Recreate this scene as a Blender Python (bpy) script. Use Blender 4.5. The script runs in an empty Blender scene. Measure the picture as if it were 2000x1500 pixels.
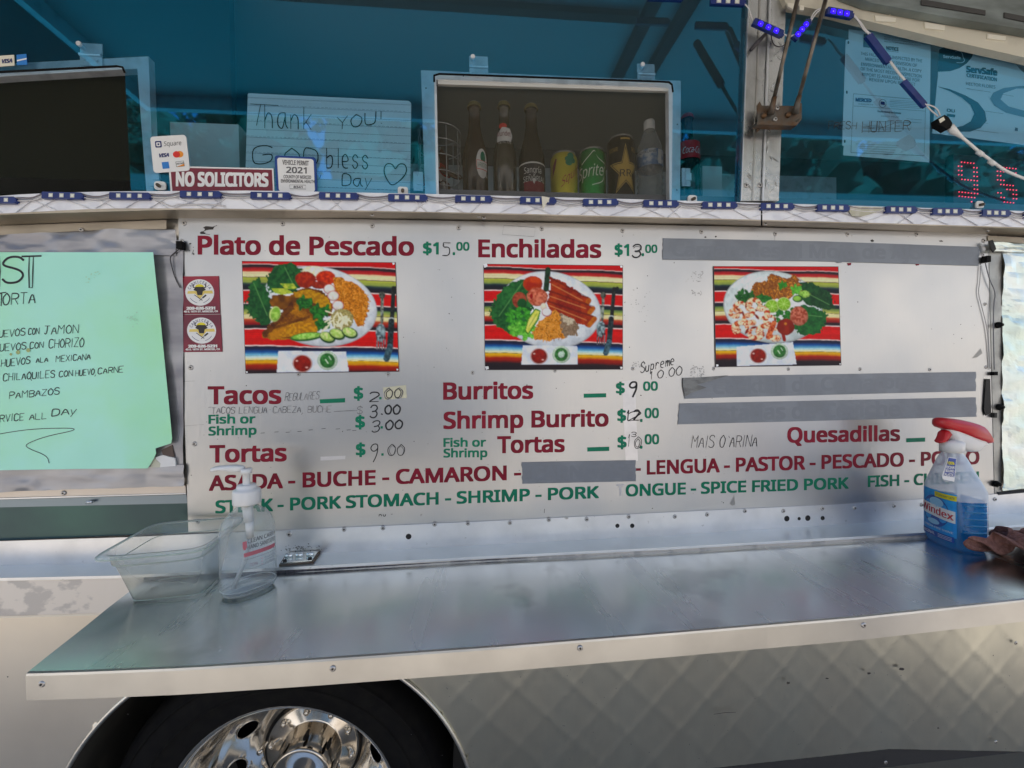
import bpy, bmesh, math, random
import numpy as np
from math import sin, cos, pi, radians
from mathutils import Matrix, Vector
random.seed(7); RNG = np.random.default_rng(7)
scn = bpy.context.scene

# ------------------------------------------------------------------ camera
CAMF = 0.85
_yaw, _pitch, _roll = radians(5.6088), radians(-.726), radians(-.9015)
CC = np.array([0, -.98, 1.49])
_f = np.array([sin(_yaw)*cos(_pitch), cos(_yaw)*cos(_pitch), sin(_pitch)])
_r = np.array([cos(_yaw), -sin(_yaw), 0.]); _u = np.cross(_r, _f)
_r, _u = cos(_roll)*_r + sin(_roll)*_u, -sin(_roll)*_r + cos(_roll)*_u
cam = bpy.data.cameras.new('camera'); cam.sensor_width = 36; cam.lens = 36*CAMF/2
cam.clip_start = .02; cam.clip_end = 400
co = bpy.data.objects.new('camera', cam); scn.collection.objects.link(co)
M = Matrix.Identity(4)
for i in range(3):
    M[i][0] = _r[i]; M[i][1] = _u[i]; M[i][2] = -_f[i]; M[i][3] = CC[i]
co.matrix_world = M; scn.camera = co

# ------------------------------------------------------------------ sky, sun, exposure
SUN_EL, SUN_AZ = 68, 20       # sun stands behind the truck (+Y), a little to the right
w = bpy.data.worlds.new('World'); scn.world = w; w.use_nodes = True
nt = w.node_tree; bg = nt.nodes['Background']
sky = nt.nodes.new('ShaderNodeTexSky'); sky.sky_type = 'NISHITA'; sky.sun_disc = False
sky.sun_elevation = radians(SUN_EL); sky.sun_rotation = radians(SUN_AZ)
sky.air_density = 1.0; sky.dust_density = 1.5
nt.links.new(sky.outputs[0], bg.inputs[0]); bg.inputs[1].default_value = .15
sl = bpy.data.lights.new('sun', 'SUN'); sl.energy = 5.0; sl.angle = radians(.5); sl.color = (1, .965, .92)
so = bpy.data.objects.new('sun', sl); scn.collection.objects.link(so)
_d = Vector((sin(radians(SUN_AZ))*cos(radians(SUN_EL)), cos(radians(SUN_AZ))*cos(radians(SUN_EL)), sin(radians(SUN_EL))))
so.rotation_euler = _d.to_track_quat('Z', 'Y').to_euler()
vs = scn.view_settings; vs.view_transform = 'Standard'; vs.look = 'None'; vs.exposure = 1.2; vs.gamma = 1; vs.use_curve_mapping = False
cy = scn.cycles; cy.max_bounces = 10; cy.transparent_max_bounces = 16; cy.transmission_bounces = 10
cy.glossy_bounces = 6; cy.diffuse_bounces = 4; cy.sample_clamp_indirect = 6; cy.use_denoising = True
cy.caustics_reflective = False; cy.caustics_refractive = False

# ------------------------------------------------------------------ helpers
def ray(px, py): return _f + _r*((px-1000)/1000/CAMF) + _u*((750-py)/1000/CAMF)
def at(px, py, Y=0.): d = ray(px, py); return CC + d*((Y-CC[1])/d[1])
def atz(px, py, z): d = ray(px, py); return CC + d*((z-CC[2])/d[2])
def L(h):
    h = h.lstrip('#'); c = [int(h[i:i+2], 16)/255 for i in (0, 2, 4)]
    return tuple(x/12.92 if x <= .04045 else ((x+.055)/1.055)**2.4 for x in c)
col = scn.collection
def link(o, parent=None):
    col.objects.link(o)
    if parent is not None:
        o.parent = parent; o.matrix_parent_inverse = Matrix.Translation(-Vector(parent['_loc']))
    return o
def tag(o, label=None, cat=None, group=None, kind=None):
    if label: o['label'] = label
    if cat: o['category'] = cat
    if group: o['group'] = group
    if kind: o['kind'] = kind
    return o
def thing(name, label, cat, loc, group=None):
    o = bpy.data.objects.new(name, None); o.empty_display_size = .03
    o.location = Vector(loc); o['_loc'] = [float(v) for v in loc]; col.objects.link(o)
    return tag(o, label, cat, group)
def part_empty(name, loc, parent, label=None):
    o = bpy.data.objects.new(name, None); o.empty_display_size = .02
    link(o, parent); o.location = Vector(loc); o['_loc'] = [float(v) for v in loc]
    if label: o['label'] = label
    return o
def me(verts, faces, mat, smooth=False):
    m = bpy.data.meshes.new('m'); m.from_pydata([tuple(map(float, v)) for v in verts], [], faces); m.update()
    m.materials.append(mat)
    if smooth: m.polygons.foreach_set('use_smooth', [True]*len(m.polygons))
    return m
def obj(name, verts, faces, mat, parent=None, smooth=False, label=None):
    m = me(verts, faces, mat, smooth); m.name = name
    o = bpy.data.objects.new(name, m); link(o, parent)
    if parent is None: o['_loc'] = [0., 0., 0.]
    if label: o['label'] = label
    return o
def put(name, mesh, loc, parent, rot=None, scale=None, label=None):
    o = bpy.data.objects.new(name, mesh); link(o, parent); o.location = Vector(loc)
    if rot is not None: o.rotation_euler = rot
    if scale is not None: o.scale = (scale,)*3 if not hasattr(scale, '__len__') else scale
    if label: o['label'] = label
    return o
class MB:
    def __init__(s): s.v = []; s.f = []
    def add(s, v, f):
        n = len(s.v); s.v += [tuple(map(float, q)) for q in v]; s.f += [tuple(i+n for i in q) for q in f]; return s
    def box(s, a, b):
        x0, y0, z0 = [min(p, q) for p, q in zip(a, b)]; x1, y1, z1 = [max(p, q) for p, q in zip(a, b)]
        return s.add([(x0,y0,z0),(x1,y0,z0),(x1,y1,z0),(x0,y1,z0),(x0,y0,z1),(x1,y0,z1),(x1,y1,z1),(x0,y1,z1)],
              [(0,3,2,1),(4,5,6,7),(0,1,5,4),(1,2,6,5),(2,3,7,6),(3,0,4,7)])
    def tube(s, pts, r, n=8, cap=True):
        pts = [Vector(tuple(map(float, p))) for p in pts]; R = r if hasattr(r, '__len__') else [r]*len(pts)
        rings = []; up = Vector((0, 0, 1)); prev = None
        for i, p in enumerate(pts):
            t = (pts[min(i+1, len(pts)-1)] - pts[max(i-1, 0)]).normalized()
            a = prev if prev is not None else (up if abs(t.z) < .9 else Vector((1, 0, 0)))
            a = (a - t*a.dot(t)).normalized(); b = t.cross(a); prev = a
            rings.append([p + (a*cos(k*2*pi/n) + b*sin(k*2*pi/n))*R[i] for k in range(n)])
        v = [q for rg in rings for q in rg]; f = []
        for i in range(len(rings)-1):
            for k in range(n): f.append((i*n+k, i*n+(k+1) % n, (i+1)*n+(k+1) % n, (i+1)*n+k))
        if cap: f += [tuple(range(n-1, -1, -1)), tuple((len(rings)-1)*n+k for k in range(n))]
        return s.add(v, f)
    def build(s, name, mat, parent=None, smooth=False, label=None): return obj(name, s.v, s.f, mat, parent, smooth, label)
def slab(name, pts, Y, mat, parent=None, th=.001, label=None, smooth=False):
    """flat piece cut to an outline seen at the wall distance Y, with thickness towards +Y"""
    P = [at(x, y, Y) for x, y in pts] if not callable(Y) else [at(x, y, Y(x, y)) for x, y in pts]
    n = len(P); v = P + [p + np.array([0, th, 0]) for p in P]
    f = [tuple(range(n-1, -1, -1)), tuple(range(n, 2*n))] + [(i, (i+1) % n, n+(i+1) % n, n+i) for i in range(n)]
    o = obj(name, v, f, mat, parent, False, label)
    bm = bmesh.new(); bm.from_mesh(o.data); bmesh.ops.recalc_face_normals(bm, faces=bm.faces); bm.to_mesh(o.data); bm.free()
    return o
def interp(pl, x):
    xs = [p[0] for p in pl]; return float(np.interp(x, xs, [p[1] for p in pl])) if xs[0] <= x <= xs[-1] else \
        (pl[0][1] + (x-xs[0])*(pl[1][1]-pl[0][1])/(xs[1]-xs[0]) if x < xs[0] else pl[-1][1] + (x-xs[-1])*(pl[-1][1]-pl[-2][1])/(xs[-1]-xs[-2]))
def smooth_pts(p, it=2, closed=False):
    for _ in range(it):
        q = [] if closed else [p[0]]
        m = len(p) if closed else len(p)-1
        for i in range(m):
            a, b = p[i], p[(i+1) % len(p)]
            q += [tuple(.75*u+.25*v for u, v in zip(a, b)), tuple(.25*u+.75*v for u, v in zip(a, b))]
        if not closed: q.append(p[-1])
        p = q
    return p
def lathe_mesh(prof, mat, n=32, smooth=True, axis='Z'):
    v = []; f = []
    for r, z in prof:
        for k in range(n):
            a = 2*pi*k/n; v.append((r*cos(a), r*sin(a), z) if axis == 'Z' else (r*cos(a), z, r*sin(a)))
    for i in range(len(prof)-1):
        for k in range(n):
            q = (i*n+k, i*n+(k+1) % n, (i+1)*n+(k+1) % n, (i+1)*n+k); f.append(q if axis == 'Z' else q[::-1])
    return me(v, f, mat, smooth)
def loft(secs, n=32, e=2.0, capb=True, capt=True):
    """secs: (z, cx, cy, rx, ry) superellipses"""
    v = []; f = []
    for s in secs:
        z, cx, cy_, rx, ry = s[:5]; ee = s[5] if len(s) > 5 else e
        for k in range(n):
            a = 2*pi*k/n; c, d = cos(a), sin(a)
            v.append((cx+rx*math.copysign(abs(c)**(2/ee), c), cy_+ry*math.copysign(abs(d)**(2/ee), d), z))
    for i in range(len(secs)-1):
        for k in range(n): f.append((i*n+k, i*n+(k+1) % n, (i+1)*n+(k+1) % n, (i+1)*n+k))
    if capb: f.append(tuple(range(n-1, -1, -1)))
    if capt: f.append(tuple((len(secs)-1)*n+k for k in range(n)))
    return v, f
def xf(v, loc, rz=0, s=1):
    c, d = cos(rz), sin(rz)
    return [(loc[0]+(p[0]*c-p[1]*d)*s, loc[1]+(p[0]*d+p[1]*c)*s, loc[2]+p[2]*s) for p in v]

# ------------------------------------------------------------------ materials
MATS = {}
def pm(name, c, rough=.5, metal=0., c2=None, ns=6., st=(1, 1, 1), lo=.4, hi=.6, bump=0., bs=40., bst=(1, 1, 1), rv=0., spec=.5,
       c3=None, ns3=30., lo3=.62, hi3=.7, **kw):
    if name in MATS: return MATS[name]
    m = bpy.data.materials.new(name); m.use_nodes = True; nt = m.node_tree; b = nt.nodes['Principled BSDF']; N = nt.nodes.new; K = nt.links.new
    if isinstance(c, str): c = L(c)
    if isinstance(c2, str): c2 = L(c2)
    if isinstance(c3, str): c3 = L(c3)
    b.inputs['Base Color'].default_value = (*c, 1); b.inputs['Roughness'].default_value = rough; b.inputs['Metallic'].default_value = metal
    b.inputs['Specular IOR Level'].default_value = spec
    for k, v_ in kw.items():
        b.inputs[k.replace('_', ' ')].default_value = v_
    tc = N('ShaderNodeTexCoord')
    def noise(scale, stv, det=5):
        mp = N('ShaderNodeMapping'); mp.inputs['Scale'].default_value = stv; K(tc.outputs['Object'], mp.inputs[0])
        n_ = N('ShaderNodeTexNoise'); n_.inputs['Scale'].default_value = scale; n_.inputs['Detail'].default_value = det; K(mp.outputs[0], n_.inputs[0]); return n_
    def ramp(src, lo_, hi_):
        r_ = N('ShaderNodeMapRange'); r_.inputs[1].default_value = lo_; r_.inputs[2].default_value = hi_; K(src, r_.inputs[0]); return r_
    cur = None
    if c2 is not None:
        n_ = noise(ns, st); r_ = ramp(n_.outputs['Fac'], lo, hi); mx = N('ShaderNodeMix'); mx.data_type = 'RGBA'
        mx.inputs[6].default_value = (*c, 1); mx.inputs[7].default_value = (*c2, 1); K(r_.outputs[0], mx.inputs[0]); cur = mx.outputs[2]
        if rv:
            r2 = N('ShaderNodeMapRange'); r2.inputs[3].default_value = rough; r2.inputs[4].default_value = rough+rv; K(r_.outputs[0], r2.inputs[0]); K(r2.outputs[0], b.inputs['Roughness'])
    if c3 is not None:
        n3 = noise(ns3, (1, 1, 1)); r3 = ramp(n3.outputs['Fac'], lo3, hi3); mx = N('ShaderNodeMix'); mx.data_type = 'RGBA'
        if cur is not None: K(cur, mx.inputs[6])
        else: mx.inputs[6].default_value = (*c, 1)
        mx.inputs[7].default_value = (*c3, 1); K(r3.outputs[0], mx.inputs[0]); cur = mx.outputs[2]
    if cur is not None: K(cur, b.inputs['Base Color'])
    if bump:
        nb = noise(bs, bst); bp = N('ShaderNodeBump'); bp.inputs['Strength'].default_value = bump; bp.inputs['Distance'].default_value = .002
        K(nb.outputs['Fac'], bp.inputs['Height']); K(bp.outputs[0], b.inputs['Normal'])
    MATS[name] = m; return m
def vcol(name, rough=.35, spec=.5):
    m = bpy.data.materials.new(name); m.use_nodes = True; nt = m.node_tree; b = nt.nodes['Principled BSDF']
    a = nt.nodes.new('ShaderNodeVertexColor'); a.layer_name = 'print'; nt.links.new(a.outputs[0], b.inputs['Base Color'])
    b.inputs['Roughness'].default_value = rough; b.inputs['Specular IOR Level'].default_value = spec; return m
def glassmix(name, tint, gl, fac, rough=.02, diff=None, dfac=0.):
    m = bpy.data.materials.new(name); m.use_nodes = True; nt = m.node_tree; nt.nodes.clear(); N = nt.nodes.new; K = nt.links.new
    o = N('ShaderNodeOutputMaterial'); t = N('ShaderNodeBsdfTransparent'); t.inputs[0].default_value = (*tint, 1)
    g = N('ShaderNodeBsdfGlossy'); g.inputs[0].default_value = (*gl, 1); g.inputs['Roughness'].default_value = rough
    x = N('ShaderNodeMixShader'); x.inputs[0].default_value = fac; K(t.outputs[0], x.inputs[1]); K(g.outputs[0], x.inputs[2]); out = x.outputs[0]
    if diff:
        d = N('ShaderNodeBsdfDiffuse'); d.inputs[0].default_value = (*diff, 1); y = N('ShaderNodeMixShader'); y.inputs[0].default_value = dfac
        K(out, y.inputs[1]); K(d.outputs[0], y.inputs[2]); out = y.outputs[0]
    K(out, o.inputs[0]); return m
def thin_plastic(name, tint, dcol, dfac, rough=.12, ior=1.45):
    """thin clear moulded plastic: see-through, milky share, fresnel gloss"""
    m = bpy.data.materials.new(name); m.use_nodes = True; nt = m.node_tree; nt.nodes.clear(); N = nt.nodes.new; K = nt.links.new
    o = N('ShaderNodeOutputMaterial'); t = N('ShaderNodeBsdfTransparent'); t.inputs[0].default_value = (*tint, 1)
    d = N('ShaderNodeBsdfDiffuse'); d.inputs[0].default_value = (*dcol, 1)
    lw = N('ShaderNodeLayerWeight'); lw.inputs[0].default_value = .35
    mr = N('ShaderNodeMapRange'); mr.inputs[3].default_value = dfac; mr.inputs[4].default_value = min(1, dfac*3.2+.12); K(lw.outputs['Facing'], mr.inputs[0])
    x = N('ShaderNodeMixShader'); K(mr.outputs[0], x.inputs[0]); K(t.outputs[0], x.inputs[1]); K(d.outputs[0], x.inputs[2])
    pw = N('ShaderNodeMath'); pw.operation = 'POWER'; K(lw.outputs['Facing'], pw.inputs[0]); pw.inputs[1].default_value = 3.5
    fr = N('ShaderNodeMapRange'); fr.inputs[3].default_value = .04; fr.inputs[4].default_value = .8; K(pw.outputs[0], fr.inputs[0]); g = N('ShaderNodeBsdfGlossy'); g.inputs['Roughness'].default_value = rough
    y = N('ShaderNodeMixShader'); K(fr.outputs[0], y.inputs[0]); K(x.outputs[0], y.inputs[1]); K(g.outputs[0], y.inputs[2]); K(y.outputs[0], o.inputs[0]); return m

ALU = pm('brushed_aluminium', (.59,.58,.565), .28, .97, (.47,.49,.515), ns=2.6, st=(1,1,.8), lo=.42, hi=.72, bump=.12, bs=90, bst=(1,1,.2), rv=.1, c3=(.36,.34,.32), ns3=70, lo3=.71, hi3=.8)  # blue-grey clouds in the base colour stand in for soft reflections
ALU_STRIP = pm('satin_aluminium_strip', (.8,.81,.83), .34, .85, (.68,.69,.71), ns=14, lo=.4, hi=.7, bump=.06, bs=60, c3=(.35,.34,.33), ns3=55, lo3=.69, hi3=.78)
STEEL = pm('stainless_shelf', (.78,.82,.81), .2, 1., (.70,.735,.735), ns=3.0, st=(6,.7,1), lo=.36, hi=.7, bump=.008, bs=160, bst=(1,.05,1), rv=.09, c3=(.6,.63,.63), ns3=7, lo3=.58, hi3=.66)
LIP = pm('shelf_lip_steel', (.64,.625,.59), .3, 1., (.52,.505,.475), ns=8, lo=.4, hi=.7, bump=.05, bs=30)
QUILT = pm('quilted_stainless', (.66,.645,.55), .28, 1., (.5,.49,.43), ns=3, st=(2.5,1,.6), lo=.35, hi=.7, bump=.05, bs=25, rv=.08, c3=(.2,.2,.19), ns3=45, lo3=.74, hi3=.8)
SKIN = pm('plain_body_skin', (.76,.71,.63), .34, .8, (.66,.61,.54), ns=4, lo=.35, hi=.7, bump=.04, bs=20)
STAIN = pm('stained_strip', (.76,.71,.65), .5, .4, (.56,.53,.5), ns=22, st=(1,1,1.6), lo=.5, hi=.57, bump=.05, bs=40)
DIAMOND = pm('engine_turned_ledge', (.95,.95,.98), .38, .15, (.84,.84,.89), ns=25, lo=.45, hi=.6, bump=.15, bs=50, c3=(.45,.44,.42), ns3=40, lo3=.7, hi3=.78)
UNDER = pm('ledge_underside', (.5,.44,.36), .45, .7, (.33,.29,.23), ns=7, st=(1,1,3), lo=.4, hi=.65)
DARKGAP = pm('dark_gap', (.03,.03,.032), .8)
BLACK = pm('black_rubber', (.006,.006,.007), .85, c2=(.009,.009,.009), spec=.15, ns=30, bump=.2, bs=60)
ARCH = pm('arch_liner', (.035,.034,.031), .8, c2=(.055,.052,.045), ns=9)
CHROME = pm('chrome', (.66,.63,.58), .11, 1., (.54,.5,.45), ns=8, lo=.5, hi=.75, bump=.02, bs=8)
CHROME_D = pm('hub_chrome', (.72,.68,.62), .12, 1., (.5,.44,.36), ns=14, lo=.45, hi=.7)
FRAME = pm('window_frame_aluminium', (.8,.82,.85), .4, .6, (.62,.64,.67), ns=30, lo=.5, hi=.7)
RAIL = pm('screen_rail', (.75,.73,.68), .45, .5)
PILLAR = pm('pillar_aluminium', (.72,.73,.72), .26, .95, (.42,.42,.4), ns=20, st=(1,1,.5), lo=.45, hi=.7, bump=.35, bs=45, rv=.15)
CREAM = pm('cream_header', (.62,.58,.47), .6, 0, (.42,.38,.3), ns=12, lo=.5, hi=.75)
CLAY = pm('cream_clip', (.78,.74,.62), .6)
RUST = pm('rusty_steel', (.13,.12,.105), .55, .6, (.14,.075,.035), ns=28, lo=.42, hi=.62, bump=.4, bs=90)
RODM = pm('worn_rod', (.2,.17,.14), .4, .8, (.1,.08,.06), ns=40, lo=.4, hi=.6)
RIVET = pm('rivet_metal', (.5,.48,.46), .35, .9)
HOLE = pm('rivet_hole', (.02,.018,.016), .7)
SMUDGE = pm('black_smudge', (.05,.045,.045), .8)
SOOT = pm('soot', (.2,.2,.2), .8)
RED = pm('dark_red_vinyl', '#8e1630', .5, c2='#7e142a', ns=25, spec=.25)
GREEN = pm('green_vinyl', '#0c8262', .5, c2='#127a5c', ns=25, spec=.25)
PALE = pm('pale_vinyl_ghost', (.72,.7,.69), .5)
INK = pm('black_marker', (.012,.012,.015), .5)
INKG = pm('faded_marker', (.12,.12,.125), .6, c2=(.3,.29,.29), ns=60, lo=.45, hi=.6)
TAPE = pm('grey_duct_tape', (.25,.275,.31), .5, 0, (.215,.235,.265), ns=18, lo=.4, hi=.6, bump=.35, bs=45, bst=(1,1,4))
TAPE2 = pm('silver_foil_tape', (.42,.42,.44), .33, .55, (.24,.24,.27), ns=3.2, st=(.7,1,4), lo=.38, hi=.62, bump=.5, bs=9, bst=(.6,1,3))
GHOST = pm('tape_relief', (.222,.244,.278), .5)
MINT = pm('mint_poster_paper', (.46,.95,.79), .36, 0, (.42,.93,.52), ns=3.2, lo=.42, hi=.62, bump=.6, bs=9)
FOIL = pm('crinkled_foil', (.86,.92,.88), .34, .7, (.74,.86,.78), ns=8, lo=.4, hi=.6, bump=.7, bs=26, bst=(1.3,1,1))
LEDBODY = pm('blue_led_body', (.008,.022,.15), .35, 0, (.012,.035,.19), ns=30)
LEDCHIP = pm('led_chip', (.62,.63,.6), .4)
LEDEYE = pm('led_eye', (.85,.86,.75), .3)
WIREW = pm('white_wire', (.7,.68,.68), .45)
WIREB = pm('dark_wire', (.05,.045,.05), .5)
PAPER = pm('white_paper', (.85,.85,.84), .7, bump=.1, bs=12)
WHITEP = pm('white_plastic', (.82,.82,.81), .3)
WHITES = pm('white_sticker', (.85,.85,.85), .35)
MAROON = pm('maroon_sticker', '#7c2436', .4)
BLUES = pm('blue_sticker', '#14418c', .4)
AMEX = pm('blue_card', '#2f7fd0', .4)
ORANGE = pm('orange_disc', '#f29a2e', .4)
REDD = pm('red_disc', '#e0342c', .4)
NAVY = pm('navy_ink', '#1d2a6b', .5)
GREYINK = pm('grey_ink', (.12,.12,.13), .5)
YEL = pm('yellow_label', '#e8dc28', .4)
GOLD = pm('gold_print', (.62,.42,.1), .35, .4)
BLUELIT = bpy.data.materials.new('lit_blue_diode'); BLUELIT.use_nodes = True
_b = BLUELIT.node_tree.nodes['Principled BSDF']; _b.inputs['Base Color'].default_value = (.03,.01,.7,1); _b.inputs['Emission Color'].default_value = (.02,.0,1,1); _b.inputs['Emission Strength'].default_value = 1.0
REDLIT = bpy.data.materials.new('lit_red_diode'); REDLIT.use_nodes = True
_b = REDLIT.node_tree.nodes['Principled BSDF']; _b.inputs['Base Color'].default_value = (.7,.02,.03,1); _b.inputs['Emission Color'].default_value = (1,.04,.08,1); _b.inputs['Emission Strength'].default_value = 1.2
GLASS = glassmix('blue_tinted_glass', (.62,.86,1.), (.02,.42,.8), .33, .025)
SCREEN = glassmix('insect_screen', (1,1,1), (.1,.1,.1), .04, .5, (.085,.075,.052), .46)

# ------------------------------------------------------------------ printed text and handwriting
FONT = None
try:
    import os
    FONT = bpy.data.fonts.load(os.path.join(bpy.utils.resource_path('LOCAL'), 'datafiles', 'fonts', 'NotoSansHebrew-Regular.woff2'))
except Exception:
    FONT = None
_tc = {}
def glyphs(s, bold=.0, font=None):
    bold = 0.
    key = (s, bold)
    if key in _tc: return _tc[key]
    c = bpy.data.curves.new('t', 'FONT'); c.body = s; c.resolution_u = 3; c.offset = bold
    if FONT: c.font = FONT
    o = bpy.data.objects.new('t', c); col.objects.link(o); bpy.context.view_layer.update()
    m = bpy.data.meshes.new_from_object(o.evaluated_get(bpy.context.evaluated_depsgraph_get()))
    v = np.array([x.co[:] for x in m.vertices]).reshape(-1, 3)[:, :2]; f = [tuple(p.vertices) for p in m.polygons]
    col.objects.unlink(o); bpy.data.objects.remove(o); bpy.data.meshes.remove(m)
    _tc[key] = (v, f); return v, f
_hv, _ = glyphs('H'); CAP = float(_hv[:, 1].max())
BOLD = .022
def text(s, p0, p1, h0, h1, mat, parent, Y=-.01225, name='lettering', bold=BOLD, label=None, mapf=None, slant=0):
    """text whose baseline runs p0-p1 with capital heights h0,h1, laid on the plane at Y"""
    v, f = glyphs(s); bold *= 1.4; a, b = v[:, 0].min()-bold, v[:, 0].max()+bold; W = []; F = []
    kk = bold/CAP*(h0+h1)/2   # weight in photo pixels, kept even on both axes
    offs = [(0., 0.)] if bold <= 0 else [(bold*i, .8*bold*j) for i in (-1, 0, 1) for j in (-1, 1)] + [(bold, 0), (-bold, 0)]
    sy = 1/(1+.8*1.6*bold/CAP)
    dx, dy = p1[0]-p0[0], p1[1]-p0[1]
    for k, (ox, oy) in enumerate(offs):
        n0 = len(W); e = .00002*k
        for x, y in v:
            t = (x+ox-a)/(b-a); h = (h0+(h1-h0)*t)*((y+oy+.8*bold)*sy)/CAP
            X_, Y_ = p0[0]+dx*t+slant*h, p0[1]+dy*t-h
            q = mapf(X_, Y_) if mapf else at(X_, Y_, Y); W.append(q-np.array([0, e, 0]))
        F += [tuple(i+n0 for i in q) for q in f]
    return obj(name, W, F, mat, parent, False, label)
SF = {
'A':'00 26 40|12 32','B':'00 06|06 36 45 44 33 03|33 42 41 30 00','C':'45 36 16 05 01 10 30 41','D':'00 06 26 45 41 20 00','E':'46 06|06 00|00 40|03 33','F':'46 06|06 00|03 33',
'G':'45 36 16 05 01 10 30 41 43 23','H':'00 06|40 46|03 43','I':'20 26','J':'06 46|26 21 10 01','K':'00 06|46 02|13 40','L':'06 00|00 40','M':'00 06|06 23|23 46|46 40','N':'00 06|06 40|40 46',
'O':'26 15 04 02 10 30 42 44 35 26','P':'00 06|06 36 45 44 33 03','Q':'26 15 04 02 10 30 42 44 35 26|31 5(','R':'00 06|06 36 45 44 33 03|23 40','S':'45 36 16 05 04 33 42 41 30 10 01','T':'06 46|26 20',
'U':'06 01 10 30 41 46','V':'06 20|20 46','W':'06 10|10 24|24 30|30 46','X':'06 40|46 00','Y':'06 23|46 23|23 20','Z':'06 46|46 00|00 40',
'0':'26 15 04 02 10 30 42 44 35 26','1':'14 26|26 20','2':'05 16 36 45 44 11 00|00 40','3':'05 16 36 45 44 33 13|33 42 41 30 10 01','5':'46 06|06 04 34 43 41 30 00','9':'44 33 13 04 05 16 36 45 42 30 2(','$':'45 36 16 05 04 33 42 41 30 10 01|27 2(',
'a':'34 14 03 01 10 20 33|34 31 40','b':'06 00|03 24 33 31 20 00','d':'36 30|33 14 03 01 10 30','e':'02 32 33 24 14 03 01 10 30','h':'06 00|02 14 24 33 30','k':'06 00|34 01|12 30','l':'26 20','m':'04 00|02 14 24 20|22 34 43 40','n':'04 00|02 14 24 33 30',
'o':'14 03 01 10 20 31 33 24 14','r':'04 00|02 14 24 33','s':'33 24 14 03 12 22 31 20 10 01','u':'04 01 10 20 31 34|34 30','y':'04 10|34 0(','p':'0( 04|03 24 33 31 20 01','q':'3( 34|33 14 03 01 10 30','v':'04 10|10 34','i':'14 10|16 16.','!':'26 22|20 20.','-':'13 33','.':'20 20.',',':'20 1(',"'":'16 25',' ':''}
def stroke_xy(tok):
    y = {'(': -1.8}.get(tok[1], None); return (float(tok[0]), float(tok[1]) if y is None else y)
def ribbon(P, w, V, F, mapf):
    P = [np.array(p, float) for p in P]
    if len(P) == 1 or max(np.linalg.norm(p-P[0]) for p in P) < 1e-3:
        P = [P[0], P[0]+np.array([w*.9, w*.3])]
    n0 = len(V)
    for i, p in enumerate(P):
        t = P[min(i+1, len(P)-1)] - P[max(i-1, 0)]; t = t/(np.linalg.norm(t)+1e-9); n = np.array([-t[1], t[0]])*w/2*(1 if 0 < i < len(P)-1 else .6)
        V.append(mapf(*(p+n))); V.append(mapf(*(p-n)))
    for i in range(len(P)-1): F.append((n0+2*i, n0+2*i+1, n0+2*i+3, n0+2*i+2))
def hand(s, p0, p1, h, wd, mat, parent, Y=-.0126, name='marker_writing', mapf=None, jit=.25, h1=None, lowcaps=None, label=None, slant=.08):
    mapf = mapf or (lambda x, y: at(x, y, Y)); h1 = h1 or h
    adv = [(.55 if c in "Iil.,!'" else .7 if c == ' ' else 1.15 if c in 'MW' else 1.) for c in s]; tot = sum(adv) - .25
    V = []; F = []; x = 0
    for c, a in zip(s, adv):
        g = SF.get(c, '')
        jx, jy, js = [random.uniform(-1, 1)*jit for _ in range(3)]
        if g:
            for st in g.split('|'):
                dot = st.endswith('.'); tk = st.rstrip('.').split()
                pts = [stroke_xy(q) for q in tk]
                if c in 'Iil1.,!': pts = [(px_-1.2, py_) for px_, py_ in pts]
                pts = [(q[0]+random.uniform(-1, 1)*jit*.5, q[1]+random.uniform(-1, 1)*jit*.5) for q in pts] if not dot else pts[:1]
                if len(pts) > 2: pts = smooth_pts(pts, 2)
                out = []
                for gx, gy in pts:
                    t = (x + gx/4*.78*(1.1 if c in 'MW' else 1))/tot; hh = (h+(h1-h)*t)*(1+js*.25)
                    sc = 1.
                    if lowcaps and c.isupper() is False: sc = lowcaps
                    out.append((p0[0]+(p1[0]-p0[0])*t + slant*gy/6*hh, p0[1]+(p1[1]-p0[1])*t - gy/6*hh*sc + jy*hh*.12))
                ribbon(out, wd, V, F, mapf)
        x += a
    if not V: return None
    return obj(name, V, F, mat, parent, False, label)
def lines(pls, wd, mat, parent, Y=-.0125, name='marker_line', mapf=None, label=None):
    V = []; F = []; mf = mapf or (lambda x, y: at(x, y, Y))
    for pl in pls: ribbon(pl, wd, V, F, mf)
    return obj(name, V, F, mat, parent, False, label)
def blot(name, x, y, r, mat, parent, Y, n=9, asp=1., jag=.4):
    pts = [(x+r*asp*cos(2*pi*k/n)*(1+random.uniform(-jag, jag)), y+r*sin(2*pi*k/n)*(1+random.uniform(-jag, jag))) for k in range(n)]
    return obj(name, [at(a, b, Y) for a, b in pts], [tuple(range(n))[::-1]], mat, parent)
def ellipse(cx, cy_, rx, ry, n=28, a0=0, a1=2*pi): return [(cx+rx*cos(a0+(a1-a0)*k/n), cy_+ry*sin(a0+(a1-a0)*k/n)) for k in range(n)]
def flat(name, pts, Y, mat, parent, label=None):
    P = [at(x, y, Y) for x, y in pts]; o = obj(name, P, [tuple(range(len(P)))], mat, parent, False, label)
    if o.data.polygons[0].normal.y > 0: o.data.flip_normals()
    return o
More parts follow.
